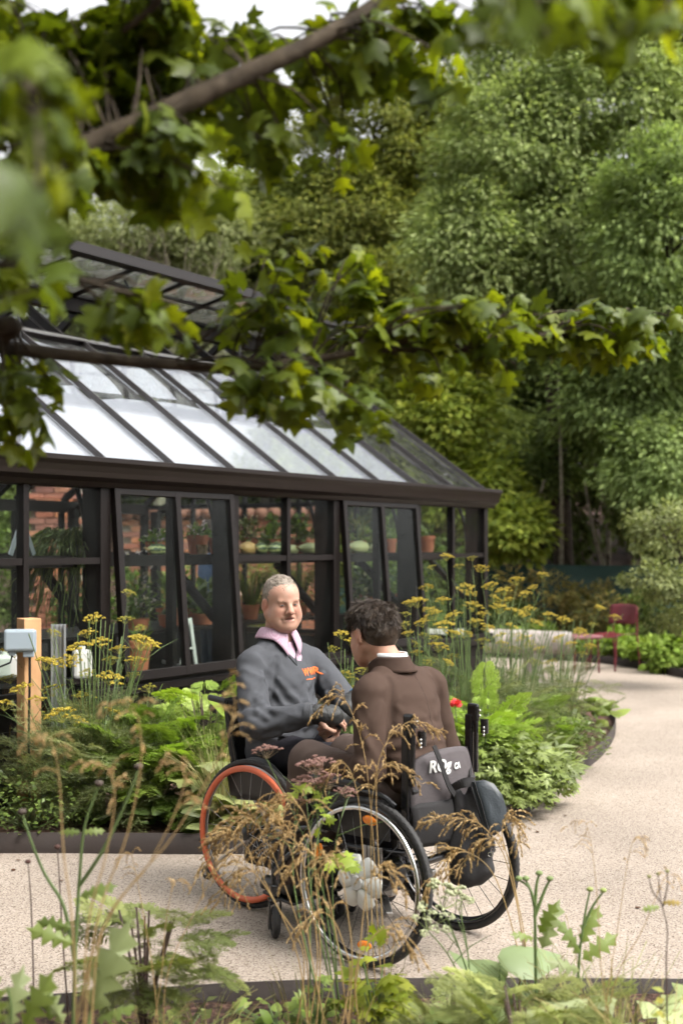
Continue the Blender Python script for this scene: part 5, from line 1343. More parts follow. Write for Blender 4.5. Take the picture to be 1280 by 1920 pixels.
stipa("dense golden brown grass heads hiding the front of the orange wheel", 590, 3.75,
      [[(560, 1800, 3.75), (500, 1660, 3.75), (455, 1580, 3.75), (420, 1575, 3.75), (380, 1640, 3.75)],
       [(575, 1800, 3.75), (530, 1650, 3.75), (490, 1560, 3.75), (450, 1530, 3.75), (405, 1570, 3.75)],
       [(585, 1800, 3.75), (560, 1650, 3.75), (530, 1560, 3.75), (500, 1520, 3.75), (455, 1545, 3.75)],
       [(595, 1800, 3.75), (575, 1660, 3.75), (560, 1590, 3.75), (530, 1570, 3.75), (490, 1620, 3.75)],
       [(570, 1800, 3.72), (520, 1700, 3.72), (480, 1640, 3.72), (450, 1630, 3.72), (415, 1690, 3.72)],
       [(600, 1800, 3.78), (590, 1640, 3.78), (575, 1540, 3.78), (545, 1500, 3.78), (505, 1525, 3.78)]], 22, .3, L=.13, n=30)
stipa("golden grass in front of the white hubbed wheel", 650, 3.6,
      [[(640, 1820, 3.6), (620, 1700, 3.6), (600, 1620, 3.6), (570, 1600, 3.6), (530, 1650, 3.6)],
       [(660, 1820, 3.6), (650, 1700, 3.6), (640, 1640, 3.6), (620, 1610, 3.6), (580, 1650, 3.6)],
       [(670, 1820, 3.6), (680, 1720, 3.6), (690, 1660, 3.6), (720, 1630, 3.6), (760, 1670, 3.6)],
       [(655, 1840, 3.6), (640, 1760, 3.6), (620, 1720, 3.6), (590, 1710, 3.6), (560, 1745, 3.6)],
       [(665, 1840, 3.6), (690, 1770, 3.6), (720, 1740, 3.6), (745, 1745, 3.6), (780, 1790, 3.6)]], 16, .28, L=.10, n=18, size=.011)
stipa("hazy tan grass heads blurred before the left bed", 150, 2.7,
      [[(160, 1800, 2.7), (200, 1600, 2.7), (215, 1500, 2.7), (200, 1440, 2.7), (150, 1430, 2.7)],
       [(170, 1800, 2.7), (240, 1560, 2.7), (265, 1420, 2.7), (250, 1330, 2.7), (190, 1320, 2.7)],
       [(140, 1800, 2.7), (120, 1600, 2.7), (110, 1450, 2.7), (90, 1380, 2.7), (50, 1390, 2.7)],
       [(180, 1800, 2.7), (280, 1620, 2.7), (330, 1520, 2.7), (345, 1450, 2.7), (310, 1420, 2.7)],
       [(170, 1800, 2.7), (330, 1560, 2.7), (410, 1420, 2.7), (440, 1330, 2.7), (430, 1270, 2.7)]], 40, L=.07, n=12, size=.010, fl=5)
stipa("brown grass clump at the far left behind the pine post", 5, 7.35,
      [[(10, 1520, 7.35), (12, 1440, 7.35), (10, 1380, 7.35), (0, 1360, 7.35), (-20, 1390, 7.35)], [(5, 1520, 7.3), (25, 1430, 7.3), (30, 1370, 7.3), (22, 1345, 7.3), (8, 1370, 7.3)],
       [(0, 1520, 7.35), (-5, 1450, 7.35), (5, 1400, 7.35), (18, 1380, 7.35), (30, 1420, 7.35)]], 260, .75, L=.16, n=40, bpal=[(0.16, 0.09, 0.035), (0.24, 0.14, 0.05), (0.10, 0.055, 0.02)])
stipa("wispy tan grass over the path at the lower right", 1130, 3.3,
      [[(1130, 1850, 3.3), (1120, 1700, 3.3), (1110, 1600, 3.3), (1095, 1540, 3.3), (1070, 1550, 3.3)], [(1140, 1850, 3.3), (1160, 1720, 3.3), (1175, 1620, 3.3), (1190, 1570, 3.3), (1210, 1580, 3.3)],
       [(1150, 1850, 3.3), (1200, 1750, 3.3), (1230, 1680, 3.3), (1250, 1640, 3.3), (1275, 1650, 3.3)]], 24, .4, L=.06, n=10, size=.006, fl=3, rad=.0015)
stipa("fine tan grass at the lower left over the path", 300, 3.4,
      [[(300, 1850, 3.4), (310, 1740, 3.4), (320, 1680, 3.4), (330, 1650, 3.4), (350, 1660, 3.4)], [(290, 1850, 3.4), (270, 1720, 3.4), (255, 1640, 3.4), (245, 1600, 3.4), (225, 1610, 3.4)],
       [(310, 1850, 3.4), (360, 1720, 3.4), (400, 1640, 3.4), (420, 1600, 3.4), (440, 1610, 3.4)]], 20, .3, L=.06, n=10, size=.006, fl=3, rad=.0015)
b = (P(413, 0, 6.55).x, 6.55, .05); t = thing("grass_tuft", "pale feathery grass tuft at the edging beside the orange wheel", "grass", b, 0)
cloud("blades", blades(240, .55, .05, [(0.28, 0.26, 0.11), (0.36, 0.32, 0.15), (0.2, 0.22, 0.09)], .0022, .55), M['dry'], t)
b = (P(385, 0, 6.9).x, 6.9, .05); t = thing("grass_tuft", "blue green fine grass tuft rising between the ferny plants", "grass", b, 0)
cloud("blades", blades(160, .75, .05, [(0.14, 0.18, 0.10), (0.2, 0.24, 0.14)], .002, .5), M['leaf'], t)

for lab, px, Y, n_, h_, pal_ in (("pale straw and green grass tuft at the lower right behind the cardoon", 1150, 3.5, 130, .42, [(0.34, 0.29, 0.12), (0.24, 0.27, 0.10), (0.42, 0.34, 0.16)]),
        ("green grass tuft between the thistle stalk and the front edging", 1050, 3.7, 110, .34, [(0.20, 0.26, 0.09), (0.28, 0.30, 0.12)]), ("straw coloured grass tuft in the lower right corner", 1250, 3.2, 110, .42, [(0.40, 0.31, 0.14), (0.27, 0.27, 0.10)]),
        ("fine green grass tuft at the bottom below the white umbel", 870, 3.6, 90, .26, [(0.22, 0.27, 0.10), (0.30, 0.31, 0.13)]), ("straw and green grass tuft in the lower left corner", 30, 3.3, 90, .34, [(0.30, 0.27, 0.11), (0.2, 0.25, 0.09)]), ("thin green grass tuft beside the dill like plant's dark stem", 390, 3.7, 60, .24, [(0.24, 0.27, 0.10), (0.34, 0.30, 0.13)])):
    b = (P(px, 0, Y).x, Y, .05); t = thing("grass_tuft", lab, "grass", b, 0, "grass tufts of the front bed")
    cloud("blades", blades(n_, h_, .12, pal_, .0022, .7), M['dry'], t)
# ------------------------------------------------------------------ front bed, close to the camera
def stalk_plant(label, base_px, Y, stems, r=.004, mat='leaf_stem', tip=None, leaves=(), name="stalk_plant", group="tall stalks of the front bed"):
    b = (P(base_px, 0, Y).x, Y, .05); t = thing(name, label, "plant", b, 0, group); mb = MB()
    for st in stems:
        ps = spline([P(px, py, Y + dy) - Vector(b) for px, py, dy in st], 6); m = len(ps)
        mb.tube(ps, [r * (1 - .5 * i / (m - 1)) for i in range(m)], 6)
        if tip: tip(t, ps[-1])
    mb.build("stems", M[mat], t, True)
    if leaves:
        pos, dr, sz, col = [], [], [], []
        for (px, py, dx, dz, s, c) in leaves:
            pos.append(P(px, py, Y) - Vector(b)); dr.append((dx, -.25 + rng.normal() * .2, dz)); sz.append(s); col.append(c)
        for tm in (T_CARDOON,):
            cloud("leaves", scatter(tm[0], tm[1], np.array(pos), frames(np.array(dr, float), np.tile([0, -.7, .7], (len(pos), 1)) + rng.normal(size=(len(pos), 3)) * .2), np.array(sz), np.array(col)), M['leaf'], t)
    return t
def bud(col, s):
    mt = plain("bud", col, rough=.8, nscale=40, namt=.3)
    def f(t, p): MB().ell(p + Vector((0, 0, s * .4)), (s, s, s * .7), None, 10, 7).build("bud", mt, t, True)
    return f
GR1 = (.13, .19, .06); GR2 = (.18, .25, .08); GRY = (.22, .28, .16)
stalk_plant("tall forked stalk with pale stem tips at the lower left", 140, 3.3,
    [[(138, 1925, 0), (142, 1780, 0), (150, 1640, 0), (158, 1555, 0), (175, 1500, 0), (186, 1472, 0)], [(140, 1800, 0), (120, 1700, .02), (85, 1640, .03), (60, 1580, .04), (42, 1525, .05)], [(150, 1660, 0), (190, 1600, -.02), (225, 1530, -.03), (250, 1470, -.04), (260, 1440, -.04)]], .0055, tip=bud((.10, .075, .06), .012),
    leaves=[(150, 1680, 1, .4, .10, GR1), (140, 1770, -1, .5, .13, GR2), (135, 1740, -1, .2, .10, GR1), (155, 1560, 1, .1, .06, GR2), (152, 1560, -1, .1, .06, GR1)])
stalk_plant("thin dark brown burnet stalks at the left edge", 62, 3.6, [[(65, 1925, 0), (62, 1780, 0), (58, 1680, 0), (53, 1618, 0)], [(130, 1925, 0), (118, 1760, 0), (112, 1650, 0), (108, 1590, 0)]], .0028, 'dark_stem', bud((.09, .04, .03), .009))
ferny("feathery dill like plant with a dark stem at the lower left", 272, 3.75, .46, .15, 40, .17, ((0.125, 0.155, 0.06), (0.15, 0.18, 0.07), (0.095, 0.125, 0.05)), 'dark_stem', .1, zlo=.22)
mound("lobed green leaves in the bottom left corner", 40, 3.3, .24, .13, 18, T_CARDOON, .15, [(0.15, 0.21, 0.08), (0.19, 0.26, 0.10)], group="leafy plants of the front bed")
stalk_plant("grey green cardoon leaves arching before the dill like plant", 170, 3.15, [[(165, 1925, 0), (175, 1880, 0), (190, 1840, 0)]], .006, leaves=[(170, 1900, .35, 1, .25, GRY), (120, 1920, -.4, .8, .11, GRY), (180, 1915, .9, .6, .12, GR1), (95, 1915, -.1, 1, .10, GR1)])
stalk_plant("broken grey leaf blades in the very corner at lower left", 20, 2.9, [[(20, 1925, 0), (22, 1890, 0), (15, 1850, 0)]], .004, leaves=[(15, 1930, .2, 1, .14, GRY), (45, 1930, .4, .9, .16, GR2), (0, 1925, -.2, 1, .14, GR2)])
mound("low green seedlings along the front edging in the middle", 520, 3.95, .07, .25, 40, T_BROAD, .05, FRESH, group="leafy plants of the front bed")
mound("low leafy weeds at the front edging near the bottom left", 330, 3.8, .16, .26, 40, T_OVAL, .05, [(0.21, 0.27, 0.10), (0.27, 0.33, 0.13)], group="leafy plants of the front bed")
mound("yellow green lobed plant under the front wheel", 705, 3.85, .30, .08, 46, T_PALM, .07, [(0.21, 0.27, 0.04), (0.27, 0.32, 0.05), (0.16, 0.22, 0.04)], group="leafy plants of the front bed", mat='leaf_glossy')
mound("bright green seedling below the front of the white hubbed wheel", 592, 3.9, .22, .05, 22, T_PALM, .055, FRESH, group="leafy plants of the front bed")
ferny("soft ferny plant at the foot of the white umbel", 840, 3.7, .10, .12, 36, .15, ((0.12, 0.15, 0.06), (0.15, 0.18, 0.075)))
ferny("broad flat ferny plant with dark stems at the lower right", 985, 3.35, .34, .16, 34, .15, ((0.135, 0.165, 0.06), (0.165, 0.195, 0.075), (0.11, 0.14, 0.055)), 'dark_stem', .15, zlo=.24)
ferny("hazy ferny plant in the lowest middle of the front bed", 790, 3.2, .05, .18, 24, .13, ((0.11, 0.14, 0.055), (0.135, 0.165, 0.07)))
mound("grey green cardoon in the lower right corner", 1190, 3.45, .30, .22, 26, T_CARDOON, .26, [(0.26, 0.33, 0.19), (0.31, 0.38, 0.24), (0.20, 0.26, 0.13)], group="leafy plants of the front bed")
mound("large grey cardoon leaves at the bottom right of centre", 1100, 3.25, .18, .22, 20, T_CARDOON, .24, [(0.28, 0.36, 0.25), (0.33, 0.40, 0.28)], group="leafy plants of the front bed")
mound("dark green undergrowth plant below the ferny plant at right", 930, 3.5, .20, .22, 50, T_BROAD, .12, [(0.11, 0.17, 0.05), (0.15, 0.22, 0.07)], group="leafy plants of the front bed")
mound("yellowing small leaved plant at the right edge", 1265, 3.2, .40, .12, 150, T_OVAL, .035, [(0.28, 0.28, 0.06), (0.22, 0.25, 0.06), (0.16, 0.20, 0.05)], group="leafy plants of the front bed")
mound("broad glaucous leaf plant beneath the white umbel", 935, 3.85, .30, .09, 12, T_BROAD, .17, [(0.20, 0.28, 0.17), (0.15, 0.22, 0.11)], group="leafy plants of the front bed")
stalk_plant("stout thistle stalk with green buds right of the far wheel", 1005, 3.7, [[(1005, 1925, 0), (1003, 1780, 0), (1000, 1690, 0), (985, 1650, 0)], [(1002, 1700, 0), (1005, 1660, 0), (1010, 1640, 0)], [(1001, 1720, 0), (1020, 1670, 0), (1030, 1650, 0)], [(1002, 1700, 0), (992, 1665, 0), (972, 1650, 0)]], .006, tip=bud((.15, .2, .07), .011),
    leaves=[(1010, 1750, .4, 1, .11, GR2), (1015, 1780, .35, 1, .15, GRY), (1000, 1760, -.8, .4, .08, GR2)])
stalk_plant("second thistle stalk with pointed leaves at the right", 1085, 3.6, [[(1080, 1925, 0), (1085, 1800, 0), (1095, 1720, 0), (1105, 1670, 0)], [(1092, 1740, 0), (1110, 1700, 0), (1130, 1672, 0)]], .005, tip=bud((.22, .26, .08), .010),
    leaves=[(1088, 1770, .5, 1, .12, GR2), (1088, 1790, -.5, 1, .12, GR1), (1090, 1800, 1, .7, .13, GR2), (1086, 1820, -1, .6, .12, GRY)])
stalk_plant("thin reddish rose shoot at the right edge", 1240, 3.3, [[(1250, 1925, 0), (1248, 1800, 0), (1250, 1740, 0), (1238, 1690, 0), (1233, 1640, 0)], [(1242, 1700, 0), (1250, 1660, 0), (1250, 1635, 0)], [(1240, 1695, 0), (1222, 1670, 0), (1216, 1645, 0)]], .0022, 'dark_stem', bud((.2, .2, .07), .006), leaves=[(1236, 1700, -1, .0, .05, GR2), (1240, 1692, 1, .2, .05, (.28, .22, .07))])
def umbel_plant(label, base_px, Y, heads, meshes, stem='leaf_stem', leaves=()):
    b = (P(base_px, 0, Y).x, Y, .05); t = thing("umbel_plant", label, "plant", b, 0, "umbel flowers of the front bed"); mb = MB()
    umbels(t, b, heads, (0, 0), meshes, mb, .0035); mb.build("stems", M[stem], t, True)
    if leaves:
        n = len(leaves); k = 5
        pos = np.repeat(np.array([P(px, py, Y) - Vector(b) for px, py, s in leaves]), k, 0) + rng.normal(size=(n * k, 3)) * .02
        d = rnd_unit(n * k); d[:, 2] *= .4
        cloud("leaves", scatter(T_PALM[0], T_PALM[1], pos, frames(d, np.tile([0, -.6, .8], (n * k, 1)) + rng.normal(size=(n * k, 3)) * .3), np.repeat([s for _, _, s in leaves], k) * (.8 + .4 * rng.random(n * k)), palette([(.19, .28, .05), (.24, .33, .07)], n * k)), M['leaf_glossy'], t)
umbel_plant("white flowering umbel plant in front of the far wheel", 905, 3.8, [(830, 1668, 3.8, .085), (800, 1712, 3.75, .07), (860, 1685, 3.8, .05)], UMB_W)
umbel_plant("mauve brown seed umbels in front of the young man's knee", 640, 4.0, [(592, 1430, 4.0, .055), (572, 1462, 4.0, .045), (558, 1500, 4.0, .035), (618, 1462, 4.0, .045), (648, 1482, 4.0, .035), (500, 1405, 4.1, .045), (600, 1450, 4.05, .04)], UMB_P, 'leaf_stem', [(575, 1490, .05), (605, 1500, .04), (650, 1612, .06), (630, 1625, .05), (700, 1750, .05), (600, 1545, .035)])

FALL = ["dry brown leaf on the path at the far left, lower of two", "dry brown leaf on the path at the far left, upper of two", "dry brown leaf on the path by the right edging, furthest from it", "dry brown leaf on the path by the right edging, closest to it",
        "dry brown leaf on the path right of the wheelchair's far wheel", "dry brown leaf on the path left of the orange wheel", "dry brown leaf lying alone on the open path at lower right"]
for i, (px, py) in enumerate(((24, 1632), (40, 1612), (1058, 1528), (1035, 1506), (1010, 1560), (120, 1650), (1190, 1700))):
    g = G(px, py, .006); o = obj("fallen_leaf", np_mesh("fallen_leaf", T_BROAD[0] * [1, 1, .6], T_BROAD[1], np.tile((.10, .05, .03), (len(T_BROAD[0]), 1)), smooth=False, mat=M['dry']))
    o.location = g; o.scale = (.03,) * 3; o.rotation_euler = (.2, .1, i * 1.7); tag(o, FALL[i], "leaf", "fallen leaves on the path")
# ------------------------------------------------------------------ wheelchairs
def text_mesh(s, size, mat, shear=0.0, extrude=0.0008, bold=0.0):
    cu = bpy.data.curves.new("lettering", 'FONT'); cu.body = s; cu.size = size; cu.extrude = extrude; cu.shear = shear; cu.offset = bold
    cu.align_x = 'CENTER'; cu.align_y = 'CENTER'; cu.resolution_u = 4
    tmp = bpy.data.objects.new("lettering_tmp", cu); link(tmp)
    bpy.context.view_layer.update()
    me = bpy.data.meshes.new_from_object(tmp.evaluated_get(bpy.context.evaluated_depsgraph_get()))
    bpy.data.objects.remove(tmp); me.materials.clear(); me.materials.append(mat)
    return me
def wheel(parent, x, rad, side, push, push_r, push_t, tyre_t=.014, cover=False, reflect=False, camber=2.5, hubmat='black', spoke='alloy', off=.034, pflat=1.0):
    """axis along local x; side +1 right, -1 left"""
    w = MB().lathe([(.012, -.045), (.03, -.04), (.03, -.03), (.018, -.025), (.018, .02), (.028, .025), (.028, .035), (.012, .045)], Matrix.Rotation(R(90), 4, 'Y'), 18).build("wheel", M[hubmat], parent, True)
    w.location = (x, 0, rad); w.rotation_euler = (0, R(-camber) * side, 0)
    X = (1, 0, 0); c = (0, 0, 0)
    ty = MB().torus(c, X, rad - tyre_t, tyre_t, 72, 12, tyre_t * 1.05)
    ty.build("tyre", M['rubber'], w, True)
    tb = MB()
    for i in range(84):
        a = 2 * math.pi * i / 84; d = Vector((0, math.cos(a), math.sin(a)))
        for s in (-1, 1):
            q = d * (rad - tyre_t * .46) + Vector((s * tyre_t * .80, 0, 0)); tb.box(q, (.003, .008, .006), frame(Vector((0, -math.sin(a), math.cos(a))), d))
    tb.build("tread", M['rubber'], w)
    MB().torus(c, X, rad - 2.3 * tyre_t, .009, 72, 8, .011).build("rim", M['blackmetal'] if spoke != 'alloy' else M['alloy'], w, True)
    MB().torus((side * off, 0, 0), X, push_r, push_t, 80, 12, push_t * pflat).build("push_rim", push, w, True)
    pb = MB()
    for i in range(6):
        a = 2 * math.pi * (i + .5) / 6; d = Vector((0, math.cos(a), math.sin(a)))
        pb.tube([d * (rad - 2.3 * tyre_t), d * push_r + Vector((side * off, 0, 0))], .004, 6)
    pb.build("rim_clips", M['black'], w)
    sp = MB()
    for i in range(24):
        a = 2 * math.pi * i / 24; b = a + (.45 if i % 2 else -.45); s = 1 if (i // 2) % 2 else -1
        sp.tube([(s * .032, .026 * math.cos(b), .026 * math.sin(b)), (0, (rad - 2.4 * tyre_t) * math.cos(a), (rad - 2.4 * tyre_t) * math.sin(a))], .0014, 5, False)
    sp.build("spokes", M['alloy'] if spoke == 'alloy' else M['blackmetal'], w)
    if reflect:
        for a in (R(97), R(265), R(20)):
            p = Vector((side * .012, math.cos(a) * rad * .74, math.sin(a) * rad * .74))
            MB().ell(p, (.008, .034, .018), frame(Vector((0, -math.sin(a), math.cos(a))), (1, 0, 0)) if False else Matrix.Rotation(a - R(90), 3, 'X'), 16, 8).build("reflector", M['orangelens'], w, True)
    if cover:
        n = 6; m2 = MB()
        m2.lathe([(.001, .050), (.024, .049), (.029, .043), (.031, .03)], Matrix.Rotation(R(90) * side, 4, 'Y'), 20, False)
        m2.build("hub_cap", plain("grey hub cap", (.42, .42, .40), rough=.4), w, True)
        for i in range(n):   # white star-shaped hub shell, its blades bowed outwards
            a0 = 2 * math.pi * i / n
            v = []; nn, mm = 7, 6
            for q in range(nn + 1):
                for r_ in range(mm + 1):
                    u, t = q / nn, r_ / mm
                    wd = .522 if u < .7 else .522 - .20 * ((u - .7) / .3) ** 1.5; a = a0 + (t - .5) * 2 * wd + .12 * u
                    rr = .024 + .080 * u - .006 * (2 * t - 1) ** 2 * u
                    v.append((side * (.034 + .010 * math.sin(math.pi * t) - .020 * u * u), rr * math.cos(a), rr * math.sin(a)))
            f = np.array([(q * (mm + 1) + r_, (q + 1) * (mm + 1) + r_, (q + 1) * (mm + 1) + r_ + 1, q * (mm + 1) + r_ + 1) for q in range(nn) for r_ in range(mm)])
            o = obj("hub_blade", np_mesh("hub_blade", v, f, mat=M['white']), None, w); o.modifiers.new("t", 'SOLIDIFY').thickness = .003
    return w
def castor(parent, x, y, r, swivel, frame_top, wmat='rubber'):
    c = MB().box((0, 0, r * 2 + .055), (.030, .030, .05)).build("castor_housing", M['blackmetal'], parent, bevel=.006); c.location = (x, y, 0); c.rotation_euler = (0, 0, swivel)
    MB().lathe([(.011, r * 2 + .03), (.011, r * 2 + .15), (.006, r * 2 + .165)], None, 12).build("stem", M['blackmetal'], c, True)
    MB().box((.022, -.02, r + .025), (.006, .028, r * 1.5 + .02), (R(12), 0, 0)).box((-.022, -.02, r + .025), (.006, .028, r * 1.5 + .02), (R(12), 0, 0)).box((0, -.008, r * 2 + .022), (.05, .04, .012)).build("fork", M['blackmetal'], c, bevel=.003)
    MB().torus((0, -.03, r), (1, 0, 0), r * .72, r * .28, 32, 10, .015).build("castor_wheel", M[wmat], c, True)
    MB().lathe([(.002, -.012), (r * .5, -.010), (r * .5, .010), (.002, .012)], Matrix.Translation((0, -.03, r)) @ Matrix.Rotation(R(90), 4, 'Y'), 18).build("castor_hub", M['alloy'], c, True)
    return c
def patch_obj(name, fn, n, m, mat, parent, th):
    v, f = patch(fn, n, m); o = obj(name, np_mesh(name, v, f, mat=mat), None, parent)
    so = o.modifiers.new("t", 'SOLIDIFY'); so.thickness = th; so.offset = 0; return o
UPH, nt_, b_ = new_mat("charcoal mesh upholstery")
tc = nt_.nodes.new('ShaderNodeTexCoord'); vo = nt_.nodes.new('ShaderNodeTexVoronoi'); vo.inputs['Scale'].default_value = 260
nt_.links.new(tc.outputs['Object'], vo.inputs[0]); cr_ = nt_.nodes.new('ShaderNodeValToRGB')
cr_.color_ramp.elements[0].color = (.014, .012, .013, 1); cr_.color_ramp.elements[1].color = (.075, .064, .068, 1); cr_.color_ramp.elements[1].position = .45
nt_.links.new(vo.outputs['Distance'], cr_.inputs[0]); nt_.links.new(cr_.outputs[0], b_.inputs['Base Color']); b_.inputs['Roughness'].default_value = .8
FAB = plain("black fabric", (.012, .011, .012), rough=.85, nscale=14, namt=.3, bump=.15, bscale=220)

# young man's chair -------------------------------------------------------
YC, YR = Vector((.266, 4.94, 0)), R(50)
yc = thing("wheelchair", "black wheelchair with silver push rim and white star shaped hub", "wheelchair", YC, YR, "wheelchairs on the path")
wheel(yc, -.285, .31, -1, M['chrome'], .272, .0095, cover=True, reflect=True, spoke='black')
wheel(yc, .285, .31, 1, M['blackmetal'], .272, .008, spoke='black', reflect=False)
castor(yc, -.235, .50, .062, R(-38), None); castor(yc, .235, .50, .062, R(-38), None)
for s in (-1, 1):
    MB().tube(spline([(s * .235, .50, .25), (s * .235, .42, .33), (s * .22, .30, .40), (s * .21, .05, .41), (s * .21, -.14, .42)], 5), .013, 10).build("side_frame", M['blackmetal'], yc, True)
    MB().tube(spline([(s * .21, .25, .45), (s * .20, .40, .43), (s * .17, .50, .30), (s * .13, .57, .12)], 5), .012, 10).build("leg_rest", M['blackmetal'], yc, True)
    cane = MB().box((s * .205, -.135, .66), (.026, .034, .46)).build("back_cane", M['blackmetal'], yc, bevel=.006)
    MB().box((s * .205, -.165, .765), (.016, .014, .20)).build("handle_tube", M['blackmetal'], cane, bevel=.004)
    MB().box((s * .207, -.150, .895), (.022, .052, .075)).build("handle_hinge", M['blackmetal'], cane, bevel=.012)
    MB().lathe([(.016, 0), (.016, .055)], Matrix.Translation((s * .205 + .028, -.185, .815)), 12).build("clamp", M['blackmetal'], cane, True)
    bl = MB()
    for (dy, z) in ((-.172, .905), (-.172, .885), (-.19, .84), (-.19, .826), (-.19, .812)): bl.ell((s * .205 + .006, dy - .006, z), .0055, None, 8, 6)
    bl.build("bolts", M['chrome'], cane, True)
    # swing arm rest: rail and pad
    MB().tube(spline([(s * .265, -.13, .60), (s * .27, -.06, .635), (s * .27, .10, .645), (s * .27, .25, .645), (s * .265, .29, .60), (s * .255, .29, .48)], 4), .010, 8).build("arm_rail", M['blackmetal'], yc, True)
    MB().box((s * .27, .13, .665), (.048, .27, .028)).build("arm_pad", M['black'], yc, bevel=.011)
    MB().box((s * .245, .08, .535), (.008, .34, .15)).build("side_guard", M['black'], yc, bevel=.004)
    MB().box((s * .235, .0, .36), (.012, .09, .14)).build("axle_plate", M['alloy'], yc, bevel=.004)
MB().tube([(-.285, 0, .31), (.285, 0, .31)], .016, 12).build("axle", M['blackmetal'], yc, True)
MB().tube([(-.235, .42, .335), (.235, .42, .335)], .010, 8).build("cross_bar", M['alloy'], yc, True)
MB().tube([(-.2, -.155, .645), (-.05, -.175, .64), (.05, -.175, .64), (.2, -.155, .645)], .011, 10).build("back_bar", M['blackmetal'], yc, True)
MB().box((0, .57, .115), (.28, .17, .014), (R(8), 0, 0)).build("foot_plate", M['black'], yc, bevel=.005)
MB().box((0, .12, .47), (.40, .44, .025)).build("seat_base", FAB, yc, bevel=.008)
MB().box((0, .13, .52), (.41, .43, .07)).build("cushion", FAB, yc, bevel=.025)
for sx in (-.13, .13): MB().box((sx, .02, .25), (.03, .08, .05)).build("brake_bracket", M['alloy'], yc, bevel=.006)
MB().bar((-.16, -.02, .16), (-.05, .10, .22), .03, .02).build("tip_lever", M['alloy'], yc, bevel=.005)
MB().lathe([(.055, -.05), (.06, -.03), (.06, .03), (.055, .05)], Matrix.Translation((-.15, 0, .31)) @ Matrix.Rotation(R(90), 4, 'Y'), 24).build("drive_motor", M['black'], yc, True)
back = patch_obj("backrest", lambda a, b: ((a - .5) * .40, -.125 - .045 * math.sin(math.pi * a) - .02 * math.sin(math.pi * b), .50 + (.255 + .03 * math.sin(math.pi * a) - .05 * (2 * a - 1) ** 6) * b), 16, 12, UPH, yc, .03)
patch_obj("back_flap", lambda a, b: ((a - .5) * .41, -.150 - .055 * math.sin(math.pi * a) - .015 * math.sin(math.pi * b), .44 + .16 * b), 14, 8, FAB, yc, .012)
WHT = plain("white print", (.62, .62, .60), rough=.6)
for s, sz, x, z, sh in (("ROg", .060, -.078, .728, .25), ("CA", .030, .020, .718, .15)):
    me = text_mesh(s, sz, WHT, sh, .0008, .0016)
    for v in me.vertices:
        xx, zz, th = v.co.x + x, v.co.y + z, v.co.z
        a = xx / .40 + .5; b = (zz - .50) / .33
        v.co = Vector((xx, -.125 - .045 * math.sin(math.pi * a) - .02 * math.sin(math.pi * b) - .0175 - th, zz))
    obj("logo_print", me, None, back)

# shoulder bag hung on the right push handle
iy = (Matrix.Translation(YC) @ Matrix.Rotation(YR, 4, 'Z')).inverted()
bagp = Vector((.555, 4.80, .28))
bag = thing("shoulder_bag", "black shoulder bag with leather flap hanging from the push handle", "bag", bagp, R(20))
def bl_(px, py, Y):
    return (Matrix.Translation(bagp) @ Matrix.Rotation(R(20), 4, 'Z')).inverted() @ P(px, py, Y)
B = Body()
tl = [bl_(856, 1490, 4.80), bl_(888, 1478, 4.82), bl_(858, 1590, 4.80), bl_(905, 1585, 4.80), bl_(856, 1640, 4.80), bl_(912, 1630, 4.78)]
B.cap(tl[0], tl[2], .016, .030, .03).cap(tl[1], tl[3], .014, .030, .03).cap(tl[2], tl[4], .030, .026, .03).cap(tl[3], tl[5], .030, .022, .03).cap(tl[2], tl[3], .032, .032, .04).cap(tl[4], tl[5], .026, .022, .04).cap(tl[0], tl[3], .014, .032, .03).cap(tl[1], tl[2], .014, .030, .03)
mid_ = (tl[2] + tl[3] + tl[4] + tl[5]) / 4; wx_ = (tl[3] - tl[2]).length / 2 + .01
B.ell(mid_, (wx_, .034, .085), k=.04).ell(mid_ + Vector((0, 0, .07)), (wx_ * .9, .034, .08), k=.04).ell(mid_ + Vector((.01, 0, -.05)), (wx_ * .9, .030, .05), k=.04)
v, q = B.mesh(.007); nn = vnormals(v, q); v = v + nn * (.009 * nz(v, (26, 26, 8), 3.0))[:, None]
obj("bag_body", np_mesh("bag_body", v, q, mat=FAB), None, bag)
LEA = plain("blue black leather", (.034, .042, .050), rough=.42, nscale=6, namt=.15, bump=.12, bscale=160)
out = [(888, 1466), (905, 1463), (923, 1470), (938, 1490), (946, 1515), (947, 1540), (938, 1556), (924, 1566), (916, 1560), (908, 1535), (900, 1505), (893, 1485)]
fc = bl_(915, 1513, 4.74); ring = [bl_(px, py, 4.76 - .05 * (py - 1463) / 100) for px, py in out]
mbf = MB(); k = len(ring); nrm = Vector((.45, -.85, .15)).normalized()
lay = []
for sc_, off_ in ((1.0, 0.0), (.985, .008), (.9, .014), (.6, .019), (.25, .021)): lay.append([fc.lerp(p, sc_) + nrm * off_ for p in ring])
mbf.v = [p for L in lay for p in L] + [fc + nrm * .021] + [p - nrm * .012 for p in ring]
for i in range(len(lay) - 1):
    for j in range(k): mbf.f.append((i * k + j, i * k + (j + 1) % k, (i + 1) * k + (j + 1) % k, (i + 1) * k + j))
c0 = len(lay) * k
for j in range(k): mbf.f.append(((len(lay) - 1) * k + j, (len(lay) - 1) * k + (j + 1) % k, c0)); mbf.f.append((j, c0 + 1 + j, c0 + 1 + (j + 1) % k, (j + 1) % k))
fl_ = mbf.build("flap", LEA, bag, True)
MB().tube([p + nrm * .003 for p in ring] + [ring[0] + nrm * .003], .003, 6, False).build("piping", M['black'], fl_, True)
def strap(pts, w, name):
    ps = spline(pts, 6); m2 = MB()
    for i in range(len(ps) - 1): m2.bar(ps[i], ps[i + 1] + (ps[i + 1] - ps[i]) * .05, w, .004, nrm)
    m2.build(name, FAB, bag)
